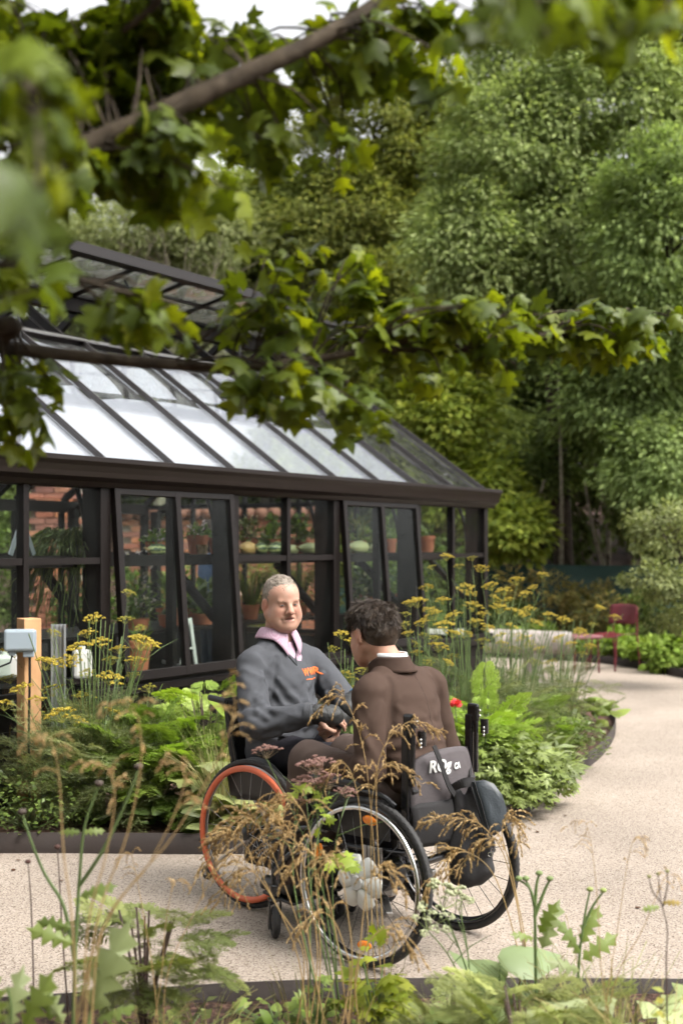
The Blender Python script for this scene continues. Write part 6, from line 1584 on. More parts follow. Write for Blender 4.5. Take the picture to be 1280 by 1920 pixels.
strap([bl_(813, 1398, 4.70), bl_(822, 1420, 4.70), bl_(840, 1470, 4.735), bl_(852, 1490, 4.76)], .022, "strap")
strap([bl_(872, 1400, 4.99), bl_(880, 1440, 4.95), bl_(884, 1470, 4.86)], .022, "strap")
strap([bl_(882, 1470, 4.80), bl_(893, 1500, 4.755), bl_(905, 1540, 4.75), bl_(912, 1575, 4.76)], .024, "strap")
strap([bl_(846, 1478, 4.77), bl_(868, 1468, 4.76), bl_(888, 1466, 4.78)], .035, "strap")
MB().tube([bl_(914, 1552, 4.74), bl_(922, 1572, 4.74), bl_(925, 1590, 4.74)], .003, 6).build("zip_pull", M['blackmetal'], bag, True)
MB().torus(bl_(924, 1594, 4.74), (0, 1, 0), .009, .0018, 16, 6).torus(bl_(918, 1602, 4.74), (.5, 1, 0), .008, .0018, 16, 6).build("clip", M['chrome'], bag, True)

# older man's chair -------------------------------------------------------
OC, OR_ = Vector((-.21, 5.69, 0)), R(-132)
oc = thing("wheelchair", "black wheelchair with bright orange push rims, facing the other chair", "wheelchair", OC, OR_, "wheelchairs on the path")
wheel(oc, .27, .315, 1, M['orange'], .276, .0135, spoke='alloy', off=.026, pflat=.8)
wheel(oc, -.27, .315, -1, M['orange'], .276, .0135, spoke='alloy', off=.026, pflat=.8)
castor(oc, .17, .42, .055, R(25), None); castor(oc, -.17, .42, .055, R(25), None)
for s in (-1, 1):
    MB().tube(spline([(s * .19, -.16, .44), (s * .19, .1, .46), (s * .185, .32, .47), (s * .16, .44, .36), (s * .13, .52, .14)], 5), .014, 10).build("side_frame", M['blackmetal'], oc, True)
    MB().tube(spline([(s * .19, -.05, .44), (s * .18, .05, .34), (s * .175, .25, .26), (s * .17, .42, .21)], 4), .013, 10).build("lower_frame", M['alloy'], oc, True)
    MB().tube([(s * .20, -.12, .44), (s * .205, -.20, .80), (s * .205, -.22, .86)], .012, 10).build("back_cane", M['blackmetal'], oc, True)
    MB().tube([(s * .205, -.22, .855), (s * .205, -.33, .865)], .014, 10).build("push_handle", M['black'], oc, True)
    MB().tube(spline([(s * .17, -.05, .29), (s * .19, -.22, .18), (s * .20, -.33, .09)], 4), .010, 8).build("anti_tip_arm", M['alloy'], oc, True)
    aw = MB().torus((s * .20, -.35, .075), (1, 0, 0), .022, .012, 24, 8, .012).build("anti_tip_wheel", M['rubber'], oc, True)
    MB().tube([(s * .20 - .014, -.35, .075), (s * .20 + .014, -.35, .075)], .012, 10).build("anti_tip_hub", M['alloy'], aw, True)
    sg = patch_obj("side_guard", lambda a, b, s=s: (s * (.225 + .02 * b), -.17 + .38 * a, .45 + .19 * b * (1 - .5 * (2 * a - 1) ** 2)), 8, 6, M['black'], oc, .006)
    MB().tube([(s * .195, .20, .47), (s * .225, .22, .60)], .007, 8).ell((s * .227, .222, .612), (.014, .014, .020), None, 10, 8).build("brake_lever", M['alloy'], oc, True)
MB().tube([(-.27, 0, .315), (.27, 0, .315)], .018, 12).build("axle", M['blackmetal'], oc, True)
MB().box((0, .53, .12), (.27, .16, .014), (R(10), 0, 0)).build("foot_plate", M['black'], oc, bevel=.005)
MB().box((0, .08, .475), (.39, .44, .025)).build("seat_base", FAB, oc, bevel=.008)
MB().box((0, .09, .525), (.40, .43, .07)).build("cushion", FAB, oc, bevel=.025)
patch_obj("backrest", lambda a, b: ((a - .5) * .42, -.15 - .03 * math.sin(math.pi * a) - .07 * b, .47 + .40 * b), 14, 10, FAB, oc, .03)
dm = MB().box((.10, -.05, .20), (.12, .26, .14)).build("drive_unit", M['black'], oc, bevel=.04)
me = text_mesh("Smart", .05, WHT, .2, .0006)
o = obj("logo_print", me, None, dm); o.matrix_basis = Matrix.Translation((.1615, -.03, .22)) @ Matrix(((0, 0, 1, 0), (.83, -.55, 0, 0), (.55, .83, 0, 0), (0, 0, 0, 1))).to_4x4()
# ------------------------------------------------------------------ people
def head_ops(s=1.0, heavy=0.0, mouth=0.0, neck=True):
    B = Body()
    B.ell((0, -.014, .034), (.076, .097, .091), k=.02)
    B.ell((0, .030, -.030), (.061 + .006 * heavy, .060, .082), k=.035)
    B.ell((0, .020, .045), (.068, .075, .06), k=.03)                       # forehead
    for x in (-1, 1):
        B.cap((x * (.057 + .005 * heavy), -.005, -.048), (x * (.026 + .006 * heavy), .060, -.095), .021 + .006 * heavy, .020, .03)
        B.ell((x * .041, .060, -.024), (.023, .022, .024), k=.03)          # cheek
        B.ell((x * (.044 + .006 * heavy), .050, -.060), (.020 + .007 * heavy, .022, .032), k=.03)
    B.ell((0, .074, -.094), (.022, .019, .018), k=.025)                    # chin
    if heavy: B.ell((0, .035, -.112), (.046, .045, .022), k=.03)
    B.cap((-.040, .080, .0205), (-.010, .087, .0185), .0115, .0105, .012).cap((.040, .080, .0205), (.010, .087, .0185), .0115, .0105, .012)       # brow
    for x in (-1, 1):
        B.ell((x * .032, .101, .001), (.020, .021, .0125), k=.012, sub=True)
        B.ell((x * .032, .076, .003), (.0145, .0125, .0125), k=.004)       # eyeball under the lids
        B.cap((x * .019, .0875, .0085), (x * .045, .0825, .007), .0034, .0034, .004)   # upper lid
        B.cap((x * .020, .0865, -.0045), (x * .043, .083, -.003), .0026, .0026, .005)  # lower lid
    B.cap((0, .089, .014), (0, .112, -.027), .0090, .0150, .013)           # nose
    B.ell((0, .112, -.030), (.0125, .010, .0095), k=.012)
    for x in (-1, 1):
        B.ell((x * .0165, .099, -.034), (.0105, .012, .0098), k=.006)
        B.cap((x * .024, .096, -.032), (x * .037, .081, -.066), .0058, .0040, .008, sub=True)   # nasolabial fold
    B.cap((-.028, .082, -.0585), (.028, .082, -.0575), .0060, .0060, .010).cap((-.010, .090, -.058), (.010, .090, -.058), .0064, .0064, .01)
    B.cap((-.019, .086, -.072), (.019, .086, -.072), .0075, .0075, .012)
    B.ell((0, .102, -.0645), (.034, .024, .0026 + .0024 * mouth), k=.004, sub=True)
    for x in (-1, 1):
        rot = Matrix.Rotation(R(12 * x), 3, 'Z') @ Matrix.Rotation(R(-8), 3, 'X')
        B.ell((x * .084, -.010, -.006), (.010, .021, .034), rot, k=.006)
        B.ell((x * .096, -.002, .0), (.009, .012, .021), rot, k=.004, sub=True)
    if neck: B.cap((0, -.030, -.06), (0, -.052, -.19), .056 + .004 * heavy, .060 + .004 * heavy, .03)
    if s != 1.0:
        new = []
        for o in B.ops:
            if o[0] == 'cap': new.append(('cap', o[1] * s, o[2] * s, o[3] * s, o[4] * s, o[5] * s, o[6]))
            else: new.append(('ell', o[1] * s, o[2] * s, o[3], o[4] * s, o[5]))
        B.ops = new
    return B
def hand_ops(wrist, fdir, back, thumb, curls, s=1.0, splay=.0):
    """palm and five fingers. fdir: finger direction, back: dorsal normal, thumb: +1/-1 side along fdir x back"""
    B = Body(); f = Vector(fdir).normalized(); n = Vector(back); n = (n - f * n.dot(f)).normalized(); l = f.cross(n) * thumb
    w = Vector(wrist)
    Ls = [(.044, .027, .022), (.048, .030, .023), (.045, .028, .022), (.036, .022, .019)]
    for i in range(4):
        off = (1.5 - i) * .0205 * s
        k0 = w + l * off * .6; k1 = w + f * (.088 - .006 * abs(i - 1.2)) * s + l * off + n * (.004 - .003 * abs(i - 1.5)) * s
        B.cap(k0, k1, .0135 * s, .0115 * s, .018 * s)
        d = f * 1.0 + l * (1.5 - i) * splay; d.normalize(); p = k1; r0 = (.0095, .0098, .0093, .0082)[i] * s
        for j, (L, c) in enumerate(zip(Ls[i], curls)):
            ax = l * thumb                                            # bend toward the palm
            d = (Matrix.Rotation(-c * (1 + .06 * (i - 1)), 3, f.cross(n)) @ d)
            q = p + d * L * s
            B.cap(p, q, r0 * (1 - .10 * j), r0 * (1 - .10 * (j + 1)), .006 * s); p = q
    t0 = w + f * .022 * s + l * .026 * s - n * .006 * s
    t1 = t0 + (f * .55 + l * .60 - n * .35).normalized() * .042 * s
    t2 = t1 + (f * .90 + l * .10 - n * .40).normalized() * .032 * s
    t3 = t2 + (f * .80 - l * .35 - n * .35).normalized() * .026 * s
    B.cap(t0, t1, .015 * s, .011 * s, .014 * s).cap(t1, t2, .0108 * s, .0098 * s, .006 * s).cap(t2, t3, .0098 * s, .0085 * s, .006 * s)
    return B
def skin_cols(v, Mh, s, base, lip, ruddy, stub=0.0):
    """vertex colours: lips, ruddier nose / cheeks / ears, shaved beard area, painted shade at the eyes"""
    inv = np.array(Mh.inverted()); h = (v @ inv[:3, :3].T + inv[:3, 3]) / s
    c = np.tile(np.array(base, float), (len(v), 1))
    def blend(cen, r, col, amt):
        nonlocal c
        d = np.sqrt((((h - np.array(cen)) / np.array(r)) ** 2).sum(1)); w = (np.clip(1.25 - d, 0, 1) * amt)[:, None]; w = np.minimum(w, amt); c = c * (1 - w) + np.array(col) * w
    for x in (-1, 1):
        blend((x * .042, .065, -.030), (.028, .035, .028), ruddy, .55); blend((x * .083, -.006, -.004), (.02, .03, .04), ruddy, .6)
        blend((x * .032, .084, .002), (.021, .018, .014), np.array(base) * np.array((.66, .58, .56)), .75)  # lid and brow shadow painted into the skin round the eyes
    blend((0, .110, -.028), (.017, .02, .02), ruddy, .75)
    blend((0, .095, -.0585), (.024, .014, .006), lip, .9); blend((0, .095, -.071), (.021, .014, .007), lip, .85)
    blend((0, .088, -.0645), (.035, .028, .0034), np.array(lip) * .18, .95)
    if stub: blend((0, .05, -.085), (.06, .06, .035), np.array(base) * np.array((.72, .70, .72)), stub)
    mott = 1 + .10 * nz(v, (70, 70, 70), 3.) + .06 * nz(v, (200, 200, 200), 8.)
    c[:, 1:] *= mott[:, None]
    return np.clip(c, 0, 1)
def eyes_and_brows(parent, Mh, s, iris, brow, sq=1.0):
    EW = plain("eye white", (.26, .21, .19), rough=.35); IR = plain("iris", iris, rough=.45); BR = plain("eyebrow hair", brow, rough=.8)
    for x in (-1, 1):
        e = MB(); e.ell(Mh @ (Vector((x * .032, .0785, .0025)) * s), (.0150 * s, .0125 * s, .0078 * s * sq), Mh.to_3x3(), 14, 10); eo = e.build("eye", EW, parent, True)
        MB().ell(Mh @ (Vector((x * .032 + .002, .0903, .0028)) * s), (.0062 * s, .0022 * s, .0066 * s * sq), Mh.to_3x3(), 12, 8).build("iris", IR, eo, True)
        m = MB()
        for i in range(46):
            u = i / 45; p = Vector((x * (.013 + .036 * u), .0935 - .012 * u * u, .0165 + .005 * math.sin(u * 2.2) + rng.normal() * .0012)) * s
            d = Vector((x * (.8 + rng.normal() * .2), .15, .25 + rng.normal() * .25)).normalized() * .0085 * s
            m.tube([Mh @ p, Mh @ (p + d * .6 + Vector((0, .001, 0))), Mh @ (p + d)], [.0009 * s, .0008 * s, .0003 * s], 4, False)
        m.build("eyebrow", BR, parent)
def creases(v, q, segs, w=.016):
    """soft cloth ridges (or grooves, negative amplitude) along short lines snapped to the cloth"""
    bv = BVHTree.FromPolygons([tuple(p) for p in v], [tuple(int(i) for i in f) for f in q]); n = vnormals(v, q); d = np.zeros(len(v))
    for a, b, amp in segs:
        a, b = Vector(a), Vector(b); best = np.full(len(v), 9.)
        m = a.lerp(b, .5) + Vector((0, 0, -.010 if amp > 0 else 0))
        pts = [bv.find_nearest(p)[0] for p in spline([a, m, b], 7)]
        P_ = np.array(pts); ends = np.sin(np.linspace(.25, math.pi - .25, len(P_)))
        for k in range(len(P_) - 1):
            ab = P_[k + 1] - P_[k]; L = max(ab @ ab, 1e-9); t = np.clip(((v - P_[k]) @ ab) / L, 0, 1); dist = np.linalg.norm(v - P_[k] - t[:, None] * ab, axis=1) / (.5 + .5 * ends[k])
            best = np.minimum(best, dist)
        d += amp * .8 * (np.exp(-(best / w) ** 2) - .45 * np.exp(-((best - 1.7 * w) / w) ** 2))
    return v + n * d[:, None]
def fold(v, q, comps):
    """cloth folds: [(amplitude, scale xyz, offset)...] noise along the normals"""
    n = vnormals(v, q); d = np.zeros(len(v))
    for cmp_ in comps:
        a, sc, off = cmp_[:3]; p = v
        if len(cmp_) > 3: p = v @ np.array(Euler(cmp_[3]).to_matrix()).T
        k = nz(p, sc, off); d += a * (k if len(cmp_) < 5 else (.22 - np.abs(k)) * 1.6)
    return v + n * d[:, None]
HM = attr_mat("hair", rough=.42, spec=.4)
def hair_strands(v, nrm, n, L, dirfn, pal, w=.0011, lift=.35, seg=3, jit=.3, clump=.35, ear=None):
    ok = np.ones(len(v), bool) if ear is None else ear; v = v[ok]; nrm = nrm[ok]; i = rng.integers(0, len(v), n); p = v[i] - nrm[i] * .002; d = dirfn(v[i], nrm[i]) + rng.normal(size=(n, 3)) * jit; d /= np.linalg.norm(d, axis=1)[:, None]
    d -= nrm[i] * (d * nrm[i]).sum(1)[:, None]; fld = np.array([noise.noise_vector((x * 42, y * 42, z * 42)) for x, y, z in p]) * clump; d += fld - nrm[i] * (fld * nrm[i]).sum(1)[:, None] * .6; d /= np.linalg.norm(d, axis=1)[:, None] + 1e-9
    c = palette(pal, n, .25); parts = []; ll = L * (.5 + .8 * rng.random(n))
    lf = lift * (.3 + rng.random(n))
    for s in range(seg):
        dd = d + nrm[i] * (lf * (1 - 1.3 * s / seg))[:, None]; dd /= np.linalg.norm(dd, axis=1)[:, None]
        p2 = p + dd * (ll / seg)[:, None]
        parts.append(ribbons(p, p2, np.full(n, w * (1 - s / seg * .6)), np.full(n, w * (1 - (s + 1) / seg * .7)), c)); p = p2
    return parts
SKIN = attr_mat("skin", rough=.48, spec=.35, bump=.10, bscale=350, sss=.12)

# ---- older man ------------------------------------------------------------
om = thing("person", "older grey haired man in grey jumper seated in the orange rimmed wheelchair", "person", OC, OR_, "two men talking")
cx = .03
HC = Vector((cx + .008, -.040, 1.292)); HS = .94
Mo = Matrix.Translation(HC) @ Euler((R(-5), R(3), R(-23))).to_matrix().to_4x4()
Bo = head_ops(HS, heavy=1.0, mouth=1.0, neck=False).xform(Mo)
Bo.cap(Mo @ Vector((0, -.028, -.05)), (cx, -.078, 1.09), .057, .062, .03)
RSh, LSh = Vector((cx + .185, -.055, 1.02)), Vector((cx - .185, -.055, 1.02))
REl, LEl = Vector((.315, .075, .795)), Vector((-.235, .125, .815))
RWr, LWr = Vector((.165, .275, .838)), Vector((.015, .280, .808))
Bo.ell((cx, -.07, .92), (.155, .10, .16), k=.04).ell((cx, -.05, .70), (.15, .11, .15), k=.05).cap((cx, -.09, 1.10), (cx, -.08, .95), .06, .08, .05)
Bo.cap(RSh, REl, .045, .038).cap(REl, RWr, .038, .028).cap(LSh, LEl, .045, .038).cap(LEl, LWr, .038, .028)
for s in (-1, 1): Bo.cap((cx + s * .09, -.01, .61), (s * .12, .43, .645), .070, .055).cap((s * .12, .43, .645), (s * .10, .52, .20), .050, .038).cap((s * .10, .52, .17), (s * .10, .64, .155), .036, .03)
Bo.ops += hand_ops(RWr, (-.80, .42, -.10), (.35, .45, .80), 1, (.35, .5, .35), .98).ops
Bo.ops += hand_ops(LWr, (.92, .12, -.30), (.15, .90, .45), -1, (1.25, 1.45, .7), 1.0).ops
v, q = Bo.mesh(.0055)
cols = skin_cols(v, Mo, HS, (.43, .250, .182), (.33, .115, .092), (.46, .165, .115), .2)
obj("body", np_mesh("body", v, q, cols, mat=SKIN), None, om)
eyes_and_brows(om, Mo, HS, (.035, .04, .045), (.24, .16, .11), .50)
# short grey hair
Hh = Body().ell((0, -.014, .037), (.082, .106, .097), k=.02)
Hh.ell((0, .126, -.036), (.098, .075, .102), k=.014, sub=True).ell((0, .045, -.125), (.13, .105, .105), k=.012, sub=True)
for x in (-1, 1): Hh.ell((x * .088, -.010, -.022), (.02, .026, .040), k=.010, sub=True)
Hh.box((0, -.05, -.14), (.12, .12, .065), .01, k=.01, sub=True)
Hs = Body(); Hs.ops = [(o[0], o[1] * HS, o[2] * HS) + ((o[3],) if o[0] == 'ell' else (o[3] * HS, o[4])) + (o[-2] * HS, o[-1]) for o in Hh.ops]; Hs.xform(Mo)
v, q = Hs.mesh(.005); nn = vnormals(v, q); v = v + nn * (.003 * nz(v, (90, 90, 90)))[:, None]
GHAIR = [(.27, .225, .18), (.22, .18, .145), (.33, .28, .23), (.16, .13, .10)]
ho = obj("hair", np_mesh("hair", v, q, palette([(.24, .20, .16), (.17, .14, .11)], len(v), .12), mat=HM), None, om)
Mi = np.array(Mo.to_3x3())
up_back = lambda p, n_: np.tile(Mi @ np.array((.25, -.35, .55)), (len(p), 1))
hlo = (v - np.array(HC)) @ Mi
ear_o = ~((np.abs(hlo[:, 0]) > .055) & (hlo[:, 2] < .036) & (hlo[:, 1] > -.045) & (hlo[:, 1] < .03))
cloud("hair_strands", hair_strands(v, nn, 5200, .018, up_back, GHAIR, .0008, .16, 3, .25, ear=ear_o), HM, om)
# shirt and collar
CHK, nt_, b_ = new_mat("pink gingham cotton")
tc = nt_.nodes.new('ShaderNodeTexCoord'); ck = nt_.nodes.new('ShaderNodeTexChecker'); ck.inputs['Scale'].default_value = 330; ck.inputs[1].default_value = (.50, .38, .45, 1); ck.inputs[2].default_value = (.36, .19, .27, 1)
nt_.links.new(tc.outputs['Object'], ck.inputs[0]); nt_.links.new(ck.outputs[0], b_.inputs['Base Color']); b_.inputs['Roughness'].default_value = .8
Bs = Body().ell((cx, -.065, .94), (.165, .115, .17), k=.04).cap((cx - .10, -.065, 1.06), (cx + .10, -.065, 1.06), .052, .052, .05).cap((cx, -.075, 1.09), (cx, -.068, 1.120), .067, .064, .03)
Bs.ell((cx, -.06, 1.155), (.058, .062, .055), k=.01, sub=True)
v, q = Bs.mesh(.008); obj("shirt", np_mesh("shirt", v, q, mat=CHK), None, om)
def collar(s):
    def fn(a, b):
        th = R(8) + a * R(150)          # from the front round to the nape
        rt = .0680 + .004 * math.sin(a * 3.1); pt = max(0, 1 - a * 3.0)
        ro = rt + .018 + .010 * (1 - pt); zt = 1.188 - .030 * (1 - a) ** 2 - .012 * a + .010 * math.sin(math.pi * a); zb = zt - .046 - .052 * pt ** 1.2
        r_ = rt + (ro - rt) * b ** .8; z = zt + .004 * math.sin(math.pi * b) + (zb - zt) * b
        y0 = -.073
        return (cx + s * (math.sin(th) * r_ + .024 * b * pt), y0 + math.cos(th) * r_ * 1.06 + .012 * b * pt, z)
    return fn
for s in (-1, 1): patch_obj("collar", collar(s), 18, 6, CHK, om, .003)
# jumper
SWM = attr_mat("charcoal wool", rough=.92, spec=.15, bump=.35, bscale=420, sheen=.0)
Bj = Body().ell((cx, -.045, .64), (.178, .150, .11), k=.05).ell((cx, -.035, .77), (.190, .158, .14), k=.06).ell((cx, -.062, .93), (.188, .132, .15), k=.06)
Bj.cap((cx - .135, -.068, 1.045), (cx + .135, -.068, 1.045), .064, .064, .06).cap((cx - .05, -.075, 1.100), (cx + .05, -.075, 1.100), .058, .058, .05)
Bj.cap(RSh, REl, .070, .064, .014).cap(REl, RWr - Vector((-.02, .025, 0)), .064, .046, .02).cap(LSh, LEl, .070, .064, .014).cap(LEl, LWr.lerp(LEl, .16), .066, .045, .03)
Bj.ell((cx, -.062, 1.180), (.072, .078, .062), k=.008, sub=True).cap((cx, .035, 1.150), (cx, .075, 1.035), .052, .004, .008, sub=True)
v, q = Bj.mesh(.0075)
v = fold(v, q, [(.007, (6, 6, 9), 1.0), (.009, (4, 5, 16), 5.0, (0, R(38), 0), 1), (.009, (4, 6, 15), 11.0, (0, R(-35), 0), 1), (.002, (30, 30, 45), 3.0)]); v = relax(v, q, 2, .5)
v = creases(v, q, [((.16, .06, .97), (.03, .12, .85), .009), ((.17, .06, .90), (.04, .13, .77), .010), ((-.08, .08, .97), (.03, .12, .88), .008), ((-.11, .08, .88), (.05, .13, .75), .010), ((-.02, .10, .93), (.08, .12, .80), .006),
    ((.16, .08, .73), (-.06, .13, .71), .009), ((.14, .08, .66), (-.02, .13, .655), .009), ((.22, .03, 1.00), (.30, .06, .88), .009), ((.24, .05, .95), (.33, .10, .83), .009), ((.26, -.03, .90), (.35, .05, .80), .008), ((.34, .0, .84), (.31, .14, .82), .009), ((.36, .06, .77), (.27, .17, .77), .009),
    ((.30, .16, .86), (.20, .22, .83), .007), ((.31, .14, .74), (.21, .23, .79), .007), ((.125, .02, 1.06), (.185, .045, .90), -.007), ((-.16, .02, .96), (-.20, .08, .86), .008)])
col = np.tile((.066, .069, .077), (len(v), 1)) * (1 + .12 * nz(v, (14, 14, 14), 2.))[:, None]
jo = obj("jumper", np_mesh("jumper", v, q, col, mat=SWM), None, om)
bvh = BVHTree.FromPolygons([tuple(p) for p in v], [tuple(int(i) for i in f) for f in q])
RIB = plain("charcoal rib knit", (.058, .061, .068), rough=.95, bump=.4, bscale=300)
MB().tube([RWr + Vector((.018, -.028, .0)), RWr + Vector((.004, -.004, .0))], [.050, .046], 18).build("cuff", RIB, jo, True)
pts = []
for i in range(25):      # v-neck rib laid on the jumper
    a = -1 + 2 * i / 24; x = cx + .078 * a; zz = 1.140 - .118 * (1 - abs(a)) ** 1.15
    hit = bvh.ray_cast(Vector((x, .5, zz)), Vector((0, -1, 0)))[0]
    pts.append(Vector((x, (hit.y if hit else 0) + .001, zz)))
MB().tube(pts, .0055, 7, False).build("neck_rib", RIB, jo, True)
# logo: orange letters with a thin line of print under them
LOGO = plain("orange embroidery", (.75, .17, .03), rough=.7, bump=.3, bscale=500)
lm_ = text_mesh("WWR", .046, LOGO, 0, .0009, .0010)
def on_chest(me, x, z, flip=-1):
    for w in me.vertices:
        X, Z = x + flip * w.co.x, z + w.co.y
        hit = bvh.ray_cast(Vector((X, .5, Z)), Vector((0, -1, 0)))[0]
        w.co = Vector((X, (hit.y if hit else .08) + .0018 + w.co.z, Z))
on_chest(lm_, cx - .095, .985); obj("logo_print", lm_, None, jo)
um = MB()
for i in range(9): um.box((-.040 + i * .0098, 0, 0), (.0072, .0040, .0012))
um_ = um.mesh("logo_line", LOGO); on_chest(um_, cx - .092, .955); obj("logo_line", um_, None, jo)
# trousers, shoes, wrist guards
NAVY = attr_mat("navy cloth", rough=.85, spec=.2, bump=.2, bscale=300)
def trousers(parent, c0, kneeL, kneeR, ankL, ankR, hipz, col, mat, rk=.078, hy=-.03):
    B = Body().ell((c0, hy, hipz), (.165, .13, .095), k=.05)
    for s, kn, an in ((-1, kneeL, ankL), (1, kneeR, ankR)):
        B.cap((c0 + s * .085, hy + .03, hipz + .005), kn, .092, rk, .05).cap(kn, an, rk, .056, .035)
    v, q = B.mesh(.009); v = fold(v, q, [(.008, (8, 8, 10), 4.), (.008, (9, 16, 9), 8., (0, 0, R(30)), 1)])
    c = np.tile(col, (len(v), 1)) * (1 + .15 * nz(v, (12, 12, 12), 1.))[:, None]
    return obj("trousers", np_mesh("trousers", v, q, c, mat=mat), None, parent)
trousers(om, cx, Vector((-.115, .41, .645)), Vector((.13, .41, .645)), Vector((-.095, .51, .20)), Vector((.10, .51, .20)), .63, (.018, .017, .022), NAVY)
def shoes(parent, pts, mat):
    for a, d in pts:
        B = Body(); a = Vector(a); d = Vector(d).normalized()
        B.cap(a - d * .03, a + d * .13 + Vector((0, 0, -.012)), .040, .034, .03).cap(a + Vector((0, 0, .04)), a, .045, .042, .03)
        B.box(tuple(a + Vector((0, 0, -.09)) + d * .05), (.3, .3, .055), .002, k=.008, sub=True)
        v, q = B.mesh(.006); obj("shoe", np_mesh("shoe", v, q, mat=mat), None, parent)
SHOE = plain("black leather", (.014, .012, .011), rough=.35)
shoes(om, [((-.095, .50, .168), (0, 1, 0)), ((.10, .50, .168), (0, 1, 0))], SHOE)
GRD = plain("black padded leather guard", (.016, .017, .017), rough=.6, nscale=30, namt=.3, bump=.3, bscale=120)
f1 = Vector((-.80, .42, -.10)).normalized(); f2 = Vector((.92, .12, -.30)).normalized()
for (a, b, ra, rb) in ((RWr + f1 * .012, RWr + f1 * .085, .043, .047), (LWr - f2 * .055, LWr + f2 * .028, .047, .042), ((LWr - f2 * .02) + Vector((-.02, .02, .035)), (LWr - f2 * .085) + Vector((-.02, .01, .045)), .044, .040)):
    B = Body().cap(a, b, ra, rb, .02); v, q = B.mesh(.005); v = fold(v, q, [(.004, (40, 40, 40), 2.)])
    g = obj("wrist_guard", np_mesh("wrist_guard", v, q, mat=GRD), None, om)
MB().torus(LWr - f2 * .105 + Vector((-.02, .012, .045)), f2, .040, .004, 24, 6, .007).build("wristband", plain("blue silicone", (.02, .22, .48), rough=.5), om, True)

# ---- young man ------------------------------------------------------------
ym = thing("person", "young dark haired man in brown suit seen from behind in the silver rimmed wheelchair", "person", YC, YR, "two men talking")
YH = Vector((-.030, .158, 1.196)); YS = .98
My = Matrix.Translation(YH) @ Euler((R(-14), R(3), R(-14))).to_matrix().to_4x4()
By = head_ops(YS, neck=False).xform(My)
By.cap(My @ Vector((0, -.030, -.045)), (-.012, .072, 1.03), .054, .060, .03)
ySL, ySR = Vector((-.182, .055, .985)), Vector((.182, .040, .990))
yEL, yER = Vector((-.250, .000, .715)), Vector((.255, .020, .725))
yWL, yWR = Vector((-.200, .235, .705)), Vector((.170, .265, .715))
By.ell((0, .04, .92), (.145, .095, .15), k=.04).ell((0, .0, .70), (.14, .10, .14), k=.05).cap((-.012, .080, 1.06), (0, .06, .98), .055, .075, .05)
By.cap(ySL, yEL, .042, .036).cap(yEL, yWL, .036, .026).cap(ySR, yER, .042, .036).cap(yER, yWR, .036, .026)
for s in (-1, 1): By.cap((s * .085, .02, .605), (s * .125, .41, .685), .066, .055).cap((s * .125, .41, .685), (s * .10, .54, .21), .050, .036).cap((s * .10, .54, .17), (s * .10, .66, .155), .036, .03)
By.ops += hand_ops(yWL, (.25, .93, .02), (-.25, .10, .96), 1, (.35, .55, .35), .96).ops
By.ops += hand_ops(yWR, (-.45, .88, .0), (.2, .1, .97), -1, (.4, .6, .4), .96).ops
v, q = By.mesh(.0055)
obj("body", np_mesh("body", v, q, skin_cols(v, My, YS, (.42, .235, .165), (.34, .13, .10), (.45, .18, .125)), mat=SKIN), None, ym)
eyes_and_brows(ym, My, YS, (.03, .02, .012), (.03, .018, .012))
DH = [(.030, .019, .012), (.050, .033, .021), (.020, .012, .008), (.085, .060, .040)]
Hh = Body().ell((0, -.015, .044), (.082, .104, .096), k=.02).ell((0, .040, .085), (.066, .058, .046), k=.04).ell((0, -.050, .0), (.070, .062, .070), k=.04)
Hh.ell((0, .118, -.040), (.096, .075, .108), k=.014, sub=True).ell((0, .055, -.125), (.13, .105, .105), k=.012, sub=True)
for x in (-1, 1): Hh.ell((x * .092, -.004, -.030), (.024, .030, .046), k=.010, sub=True)
Hh.box((0, -.05, -.155), (.12, .12, .065), .01, k=.02, sub=True)
Hs = Body(); Hs.ops = [(o[0], o[1] * YS, o[2] * YS) + ((o[3],) if o[0] == 'ell' else (o[3] * YS, o[4])) + (o[-2] * YS, o[-1]) for o in Hh.ops]; Hs.xform(My)
v, q = Hs.mesh(.0055); nn = vnormals(v, q)
hl = (v - np.array(YH)) @ np.array(My.to_3x3()); tuft = .007 * nz(v, (45, 45, 30)) + .004 * nz(v, (110, 110, 60), 4.)
v = v + nn * (tuft * np.clip((hl[:, 2] + .03) / .06, .1, 1))[:, None]; nn = vnormals(v, q)
obj("hair", np_mesh("hair", v, q, palette([(.026, .016, .010), (.036, .023, .014)], len(v), .15), mat=HM), None, ym)
My3 = np.array(My.to_3x3()); crown = np.array(My @ Vector((.015, -.045, .145)))
def swirl(p, n_):
    d = p - crown; r = np.linalg.norm(d, axis=1)[:, None] + 1e-6; d = d / r
    return d * .9 + np.cross(np.tile(My3 @ np.array((0, 0, 1.)), (len(p), 1)), d) * .35
ear_y = ~((np.abs(hl[:, 0]) > .055) & (hl[:, 2] < .040) & (hl[:, 1] > -.048) & (hl[:, 1] < .06))
topm = (hl[:, 2] > .045) & ear_y; midm = (hl[:, 2] <= .045) & (hl[:, 2] > -.01) & ear_y; lowm = (hl[:, 2] <= -.01) & ear_y
downward = lambda p, n_: np.tile(My3 @ np.array((0, -.2, -1.)), (len(p), 1))
cloud("hair_strands", hair_strands(v, nn, 11000, .036, swirl, DH, .0008, .26, 4, .12, .85, topm) + hair_strands(v, nn, 6000, .020, swirl, DH, .0007, .12, 3, .10, .4, midm) + hair_strands(v, nn, 2000, .010, downward, [(.05, .03, .02), (.09, .055, .035)], .0010, .15, 2, .2, .2, lowm), HM, ym)
